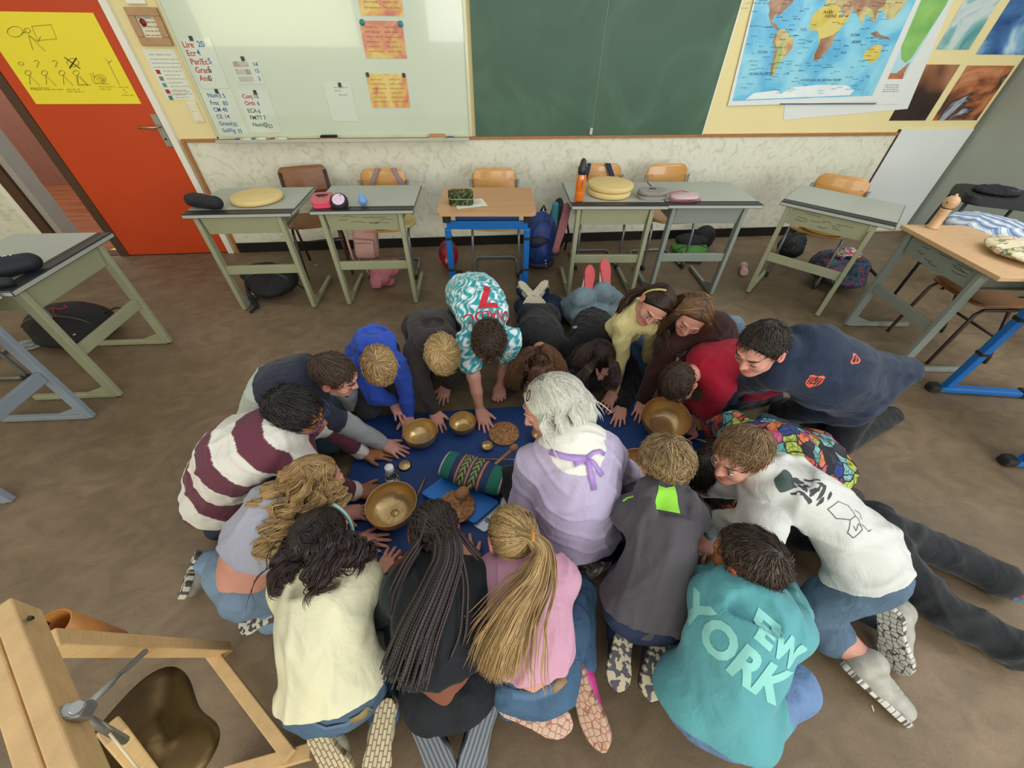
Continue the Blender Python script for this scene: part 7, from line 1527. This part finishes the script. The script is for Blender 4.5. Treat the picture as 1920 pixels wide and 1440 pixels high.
# ------------------------------------------------------------------ the mat and the sound bowls
matm = mat('blue exercise mat', '#14386f', .62, var=.06, vs=5, bump=.12, bs=90)
tl, tr, br, bl = P(682, 780, .02), P(1285, 742, .02), P(1372, 985, .02), P(604, 1100, .02)
def inset_round(c4, r=.05, n=5):
    out = []
    for i in range(4):
        p0, p1, p2 = c4[i-1], c4[i], c4[(i+1) % 4]; a = p1+nrm(p0-p1)*r; b = p1+nrm(p2-p1)*r
        for k in range(n+1): t = k/n; out.append((1-t)**2*a+2*t*(1-t)*p1+t*t*b)
    return out
ring = [(q[0], q[1]) for q in inset_round([tl, bl, br, tr])]
mo = MB().prism(ring, .001, .018, bevel=.005).done('exercise_mat', matm); tag(mo, 'large dark blue exercise mat spread in the middle of the ring', 'mat')
xd = nrm(P(1308, 800, .02)-P(1300, 838, .02)); yd = np.cross((0, 0, 1), xd)
link('mat_lettering', join([text_mesh('pa', .085, frame(P(1308, 815, .0185), xd, yd, (0, 0, 1)), ext=.0008, bold=.002)]), mo, wpl)
MB().tube([P(1268, 762, .0195), P(1272, 772, .0195), P(1268, 784, .0195)], [.002, .006, .001], 6).done('swoosh_mark', wpl, mo)
brass = mat('hammered bronze', '#bb9c6a', .36, .8, var=.16, vs=9, bump=.35, bs=34)
brass_in = mat('bright hammered brass', '#d3b47c', .34, .75, var=.12, vs=14, bump=.4, bs=46)
def bowl(label, px, py, r, h, z=.0185, inner=True, disc=False, tilt=(0, 0)):
    c = P(px, py, z); t = thing('singing_bowl', label, 'bowl', tuple(c)); M = Matrix.Rotation(tilt[0], 4, 'X') @ Matrix.Rotation(tilt[1], 4, 'Y')
    prof_o = [(0, 0), (r*.45, .0), (r*.62, h*.06), (r*.86, h*.30), (r*.99, h*.68), (r, h*.85), (r*.985, h)]
    prof_i = [(r*.985, h), (r*.955, h), (r*.965, h*.85), (r*.955, h*.68), (r*.82, h*.32), (r*.58, h*.10), (r*.42, h*.055), (0, h*.05)]
    def sm(pr): # finer profile
        o = []
        for (a, b), (c_, d) in zip(pr, pr[1:]): o += [(a+(c_-a)*k/4, b+(d-b)*k/4) for k in range(4)]
        o.append(pr[-1])
        for _ in range(3): o = [o[0]]+[((o[i-1][0]+2*o[i][0]+o[i+1][0])/4, (o[i-1][1]+2*o[i][1]+o[i+1][1])/4) for i in range(1, len(o)-1)]+[o[-1]]
        return o
    mb = MB(); mb.lathe(sm(prof_o), 64, M, 0); mb.lathe(sm(prof_i), 64, M, 1); mb.done('bowl_wall', [brass, brass_in], t)
    if disc: MB().lathe([(0, h*.06), (.019, h*.06), (.019, h*.06+.002), (0, h*.06+.002)], 24, M).done('centre_disc', mat('pale brass disc', '#cdbd7c', .35, .8), t)
    return t
bowl('medium bronze singing bowl near the pale grey sleeve, left of the far row', 792, 826, .088, .082)
bowl('smaller bronze singing bowl in front of the football shirt', 869, 805, .072, .070)
bowl('large bronze singing bowl with a pale disc inside, at the near left of the mat', 741, 963, .112, .095, disc=True)
bowl('large bronze singing bowl tilted in the far right of the mat', 1240, 802, .125, .12, z=.03, tilt=(.18, -.10))
bowl('bronze singing bowl half hidden between the lilac sweater and charcoal hoodie', 1192, 893, .098, .10)
bowl('small bright brass bowl under the chin of the adult', 1011, 822, .044, .045)
bowl('tiny brass cup beside the cork disc', 914, 840, .030, .024)
t = thing('tingsha_cymbals', 'pair of tiny ornate cymbals beside the plastic bottle', 'cymbals', tuple(P(759, 874, .0185)))
MB().lathe([(0, .004), (.012, .012), (.026, .008), (.030, .009), (.030, .011), (.024, .011), (.012, .016), (0, .018)], 28).done('cymbal', brass_in, t); MB().lathe([(.020, 0), (.033, .001), (.034, .006), (.022, .007)], 14).done('dark_cymbal', mat('dark bronze', '#4a3626', .4, .8), t)
cork = ramp_mat('cork', [(.3, '#6f4424'), (.45, '#9c6a3e'), (.55, '#a9764a'), (.7, '#c4946a')], scale=70, detail=4, rough=.85, bump=.3)
def cork_disc(label, q, r, th=.012):
    o = MB().lathe([(0, 0), (r*.98, 0), (r, .002), (r, th-.002), (r*.98, th), (0, th)], 48).done('cork_disc', cork); o.location = q; tag(o, label, 'cork mat', 'round cork mats')
cork_disc('round cork disc lying on the mat left of the white haired adult', P(945, 814, .0185), .082)
bb_ = thing('foam_board', 'bright blue foam block lying under the woven pillow', 'foam block', (0, 0, .0185))
c4 = [P(838, 892, .03), P(790, 928, .03), P(890, 985, .03), P(935, 940, .03)]; c4[3] = c4[0]+(c4[2]-c4[1])
MB().prism([(q[0], q[1]) for q in inset_round([V3((*q[:2], 0)) for q in c4], .012)], .0, .028, bevel=.003).done('block', mat('bright blue foam', '#1b6fc0', .55, var=.03), bb_)
cork_disc('round cork disc resting on the corner of the bright blue foam block', P(857, 950, .048), .082)
# woven pillow
pc = P(888, 886, .10); e0 = P(832, 868, .095); e1 = P(945, 905, .095); ax = nrm(e1-e0); L_ = np.linalg.norm(e1-e0)/2; sdv = orth(np.cross(UP, ax), ax)
def pillow_cols(V):
    t = ((V-pc) @ ax)/L_; wv = ((V-pc) @ sdv); C_ = np.zeros((len(V), 3)); g_ = np.array(lin('#1b6b58')); nv = np.array(lin('#20345c')); lm = np.array(lin('#8f9a2c')); mr = np.array(lin('#7c3a3c')); tn = np.array(lin('#b09468')); wh = np.array(lin('#cfc9b8'))
    a = np.abs(t+.02); C_[:] = g_; C_[a < .60] = nv
    for c0 in (-.40, -.06, .32): C_[np.abs(t-c0) < .055] = mr; C_[np.abs(t-c0) < .018] = tn
    for c0 in (-.23, .13):
        m = np.abs(t-c0) < .10; zig = np.abs(((wv/.030+np.abs(t-c0)*9) % 1)-.5) < .27; C_[m & zig] = lm; C_[m & ~zig] = nv*.9
    C_[np.abs(t) > .93] = wh; return np.concatenate([C_, np.ones((len(V), 1))], 1)
F_ = Field(); F_.cone(e0+ax*.03, e1-ax*.03, .074, .074, .02, 0, (UP, .62)); F_.ell(pc, (L_, .080, .048), np.stack([ax, sdv, np.cross(ax, sdv)], 1), .02); F_.half((0, 0, .048), (0, 0, -1))
F_.half(e0, -ax, .02); F_.half(e1, ax, .02)
og = np.array([pc[0], pc[1], .048]); po = sdf_obj(F_, 'woven_pillow', mat('woven cotton', '#ffffff', .85, var=.05, attr='Col', bump=.4, bs=300), None, .0025, 1, pillow_cols, (.0012, 60, 3), og); po.location = og
tag(po, 'stuffed cushion of green and blue woven cloth with lime zigzags', 'cushion')
wfelt = mat('tan felt mallet head', '#9c6f47', .9, bump=.4, bs=120); stick = mat('pale turned stick', '#a3754c', .5, var=.1, vs=20)
def mallet(label, a, b, r=.008, head=.022, head2=None, hl=.03):
    t = thing('mallet', label, 'mallet', tuple(a)); d = b-a; MB().tube([(0, 0, 0), d*.5, d], r, 10).done('stick', stick, t)
    if head: F_ = Field(); u = nrm(d); F_.cone(-u*hl*.5, u*hl*.5, head, head, .005); sdf_obj(F_, 'felt_head', wfelt, t, .004, origin=np.zeros(3))
    if head2: F_ = Field(); F_.cone(d-u*hl*.4, d+u*hl*.4, head2, head2, .005); sdf_obj(F_, 'small_head', wfelt, t, .004, origin=np.zeros(3))
mallet('long two-headed felt mallet lying across the woven cushion', P(866, 925, .115), P(963, 840, .105), .0075, .027, .019, .016)
mallet('thin plain wooden stick on the mat beside the large near bowl', P(782, 930, .028), P(797, 896, .026), .0045, None)
mallet('slim wooden stick lying beyond the woven cushion', P(900, 861, .05), P(985, 862, .045), .004, None)
t = thing('mallet', 'wooden mallet held by the adult under the white hair', 'mallet', tuple(P(985, 850, .14))); q = P(1018, 822, .24)-P(985, 850, .14); MB().tube([(0, 0, 0), q], .010, 10).done('stick', stick, t); F_ = Field(); F_.cone((-.01, -.01, 0), (-.02, 0, .0), .018, .018, .005); sdf_obj(F_, 'white_head', mat('white felt', '#cfcabc', .95, bump=.4), t, .004, origin=np.zeros(3))
t = thing('water_bottle', 'clear plastic water bottle with white cap standing on the mat', 'bottle', tuple(P(742, 912, .0185)))
clr = mat('clear bottle plastic', '#e6eef0', .05, var=0, bump=0, trans=1.0, coat=.5)
MB().lathe([(0, 0), (.028, 0), (.032, .006), (.032, .05), (.0305, .055), (.032, .06), (.032, .105), (.026, .125), (.016, .138), (.015, .15)], 32).done('bottle_wall', clr, t)
MB().lathe([(0, .002), (.026, .002), (.0295, .008), (.0295, .07), (0, .07)], 28).done('water', mat('still water', '#dfe8ea', .02, var=0, bump=0, trans=1.0), t)
MB().lathe([(.019, .138), (.020, .140), (.020, .160), (.018, .163), (0, .163)], 24).done('cap', mat('white cap', '#e8e8e4', .4), t)
t = thing('smartphone', 'silver white phone lying face down beside the foam block', 'phone', tuple(P(915, 968, .0185)), math.radians(-38))
MB().prism(rrect(.070, .145, .012), 0, .008, bevel=.002).done('body', mat('silver phone back', '#b9c0c6', .25, .3, bump=0), t); MB().prism([(x-.018, y+.048) for x, y in rrect(.022, .032, .006)], .008, .010).done('camera_window', mat('black glass', '#0e0f12', .1, bump=0), t); MB().lathe([(.006, .0), (.012, .0), (.012, .0085), (0, .0085)], 20, T(.012, -.02, 0)).done('ring_mark', mat('grey print ring', '#7d8388', .3, bump=0), t)
F_ = Field(); F_.ell(P(955, 938, .045), (.035, .03, .026)); F_.ell(P(948, 948, .04), (.025, .022, .02)); solo(F_, 'felt_ball', 'lump of white felt on the mat beside the lilac sleeve', 'felt', mat('white felt', '', .9), .004, fold=(.003, 60, 2))
# ------------------------------------------------------------------ gong stand in the near left corner
pine = mat('planed pine', '#cda873', .5, var=.12, vs=9, stretch=(3, 3, 14), bump=.08)
gt = thing('gong_stand', 'pale pine wooden frame holding a bronze gong, near left corner', 'gong stand', tuple(P(300, 1300, 0)))
g0 = np.array(gt.location)
def plank(a, b, w, h, name='beam', up=UP): MB().bar(a-g0, b-g0, w, h, up, .003).done(name, pine, gt)
A0, A1 = P(32, 1143, .95), P(166, 1480, .95)
sdw = orth(np.cross(UP, A1-A0), nrm(A1-A0)); sdw = sdw*(-1 if sdw[0] > 0 else 1); plank(A0, A1, .024, .06, 'top_beam'); plank(A0+sdw*.027, A1+sdw*.027, .024, .05, 'top_beam')
plank(P(85, 1205, .80), P(425, 1218, .02), .035, .035); plank(P(395, 1222, .06), P(545, 1418, .06), .035, .022, 'cross_rail'); plank(P(420, 1455, .03), P(585, 1408, .03), .04, .03, 'foot_beam'); plank(P(210, 1370, .78), P(330, 1520, .4), .035, .03)
gm = ramp_mat('tarnished gong bronze', [(.3, '#33271a'), (.5, '#5b4729'), (.7, '#75603a')], scale=3, detail=6, distortion=1, rough=.45); gm.node_tree.nodes['Principled BSDF'].inputs['Metallic'].default_value = .85
gc = P(285, 1385, .60); gn = nrm(np.array([.62, .25, .72])); gx = orth((0, 1, 0), gn); gy = np.cross(gn, gx)
gg = thing('gong', 'dark tarnished bronze gong hanging inside the pine frame', 'gong', tuple(gc))
go = MB().lathe([(0, .022), (.02, .02), (.028, .008), (.05, .004), (.07, .002), (.09, 0), (.108, -.004), (.110, -.02), (.104, -.02), (.102, -.010), (.03, -.004), (0, .012)], 72, Matrix.Identity(4)).done('gong_disc', gm, gg)
for v in go.data.vertices:
    r_ = math.hypot(v.co.x, v.co.y); a_ = math.atan2(v.co.y, v.co.x); v.co.z += .30*r_*math.sin(3*a_+.6)*(r_/.11); k_ = 1+.10*math.cos(3*a_-.4)*(r_/.11); v.co.x *= k_; v.co.y *= k_
go.data.transform(frame((0, 0, 0), gx, gy, gn))
MB().tube([P(140, 1335, .95)-gc, P(235, 1388, .80)-gc], .006, 8).done('hanging_rod', steel, gg); MB().tube([P(170, 1318, .95)-gc, P(272, 1222, .82)-gc], .005, 8).done('hanging_rod', steel, gg)
MB().tube([P(205, 1375, .86)-gc, P(262, 1445, .78)-gc], .0018, 6).done('cord', mat('waxed cord', '#cfc09a', .7), gg)
t = thing('hinge', 'steel angle bracket bolted to the pine gong frame', 'bracket', tuple(P(145, 1335, .96))); MB().box((0, 0, 0), (.03, .02, .028), bevel=.004).done('bracket', steel, t); MB().tube([(0, 0, .0), (.02, .0, .03)], .007, 8).done('wing_bolt', steel, t); t.name = 'angle_bracket'
tb = thing('bamboo_tube', 'short hollow wooden tube hanging beside the gong frame', 'wooden tube', tuple(P(98, 1172, .66))); q = P(185, 1200, .50)-P(98, 1172, .66); u = nrm(q); x_ = orth(UP, u); y_ = np.cross(u, x_)
MB().lathe([(.030, 0), (.034, 0), (.034, .22), (0, .22)], 30, frame((0, 0, 0), x_, y_, u)).lathe([(.030, 0), (.028, .2), (0, .2)], 30, frame((0, 0, 0), x_, y_, u)).done('tube', mat('varnished bamboo', '#b5773a', .35, var=.1, stretch=(3, 3, 12)), tb); MB().tube([P(55, 1158, .98)-P(98, 1172, .66), (0, 0, .01)], .003, 6).done('cord', glr, tb)
# ------------------------------------------------------------------ scraps on the floor
for px, py, l_, a, b, lb in ((1636, 1328, .016, .004, 1.2, 'thin white paper scrap on the floor right of the turquoise sweatshirt'), (735, 456, .012, .006, .3, 'tiny white scrap on the floor beside the black baseboard'), (592, 497, .03, .006, .8, 'small white torn paper under the dark chair'), (770, 482, .02, .004, 0, 'white strip of paper under the second desk')):
    o = MB().box((0, 0, .001), (l_, a, .0016)).done('paper_scrap', paper); o.location = P(px, py, 0); o.rotation_euler = (0, 0, b); tag(o, lb, 'paper scrap')
o = MB().prism([(0, 0), (.09, .02), (.03, .10)], 0, .002).done('yellow_note', mat('yellow poster paper', '', .6)); o.location = P(200, 472, .002); tag(o, 'torn corner of yellow paper lying in the doorway behind the left desk', 'paper scrap')
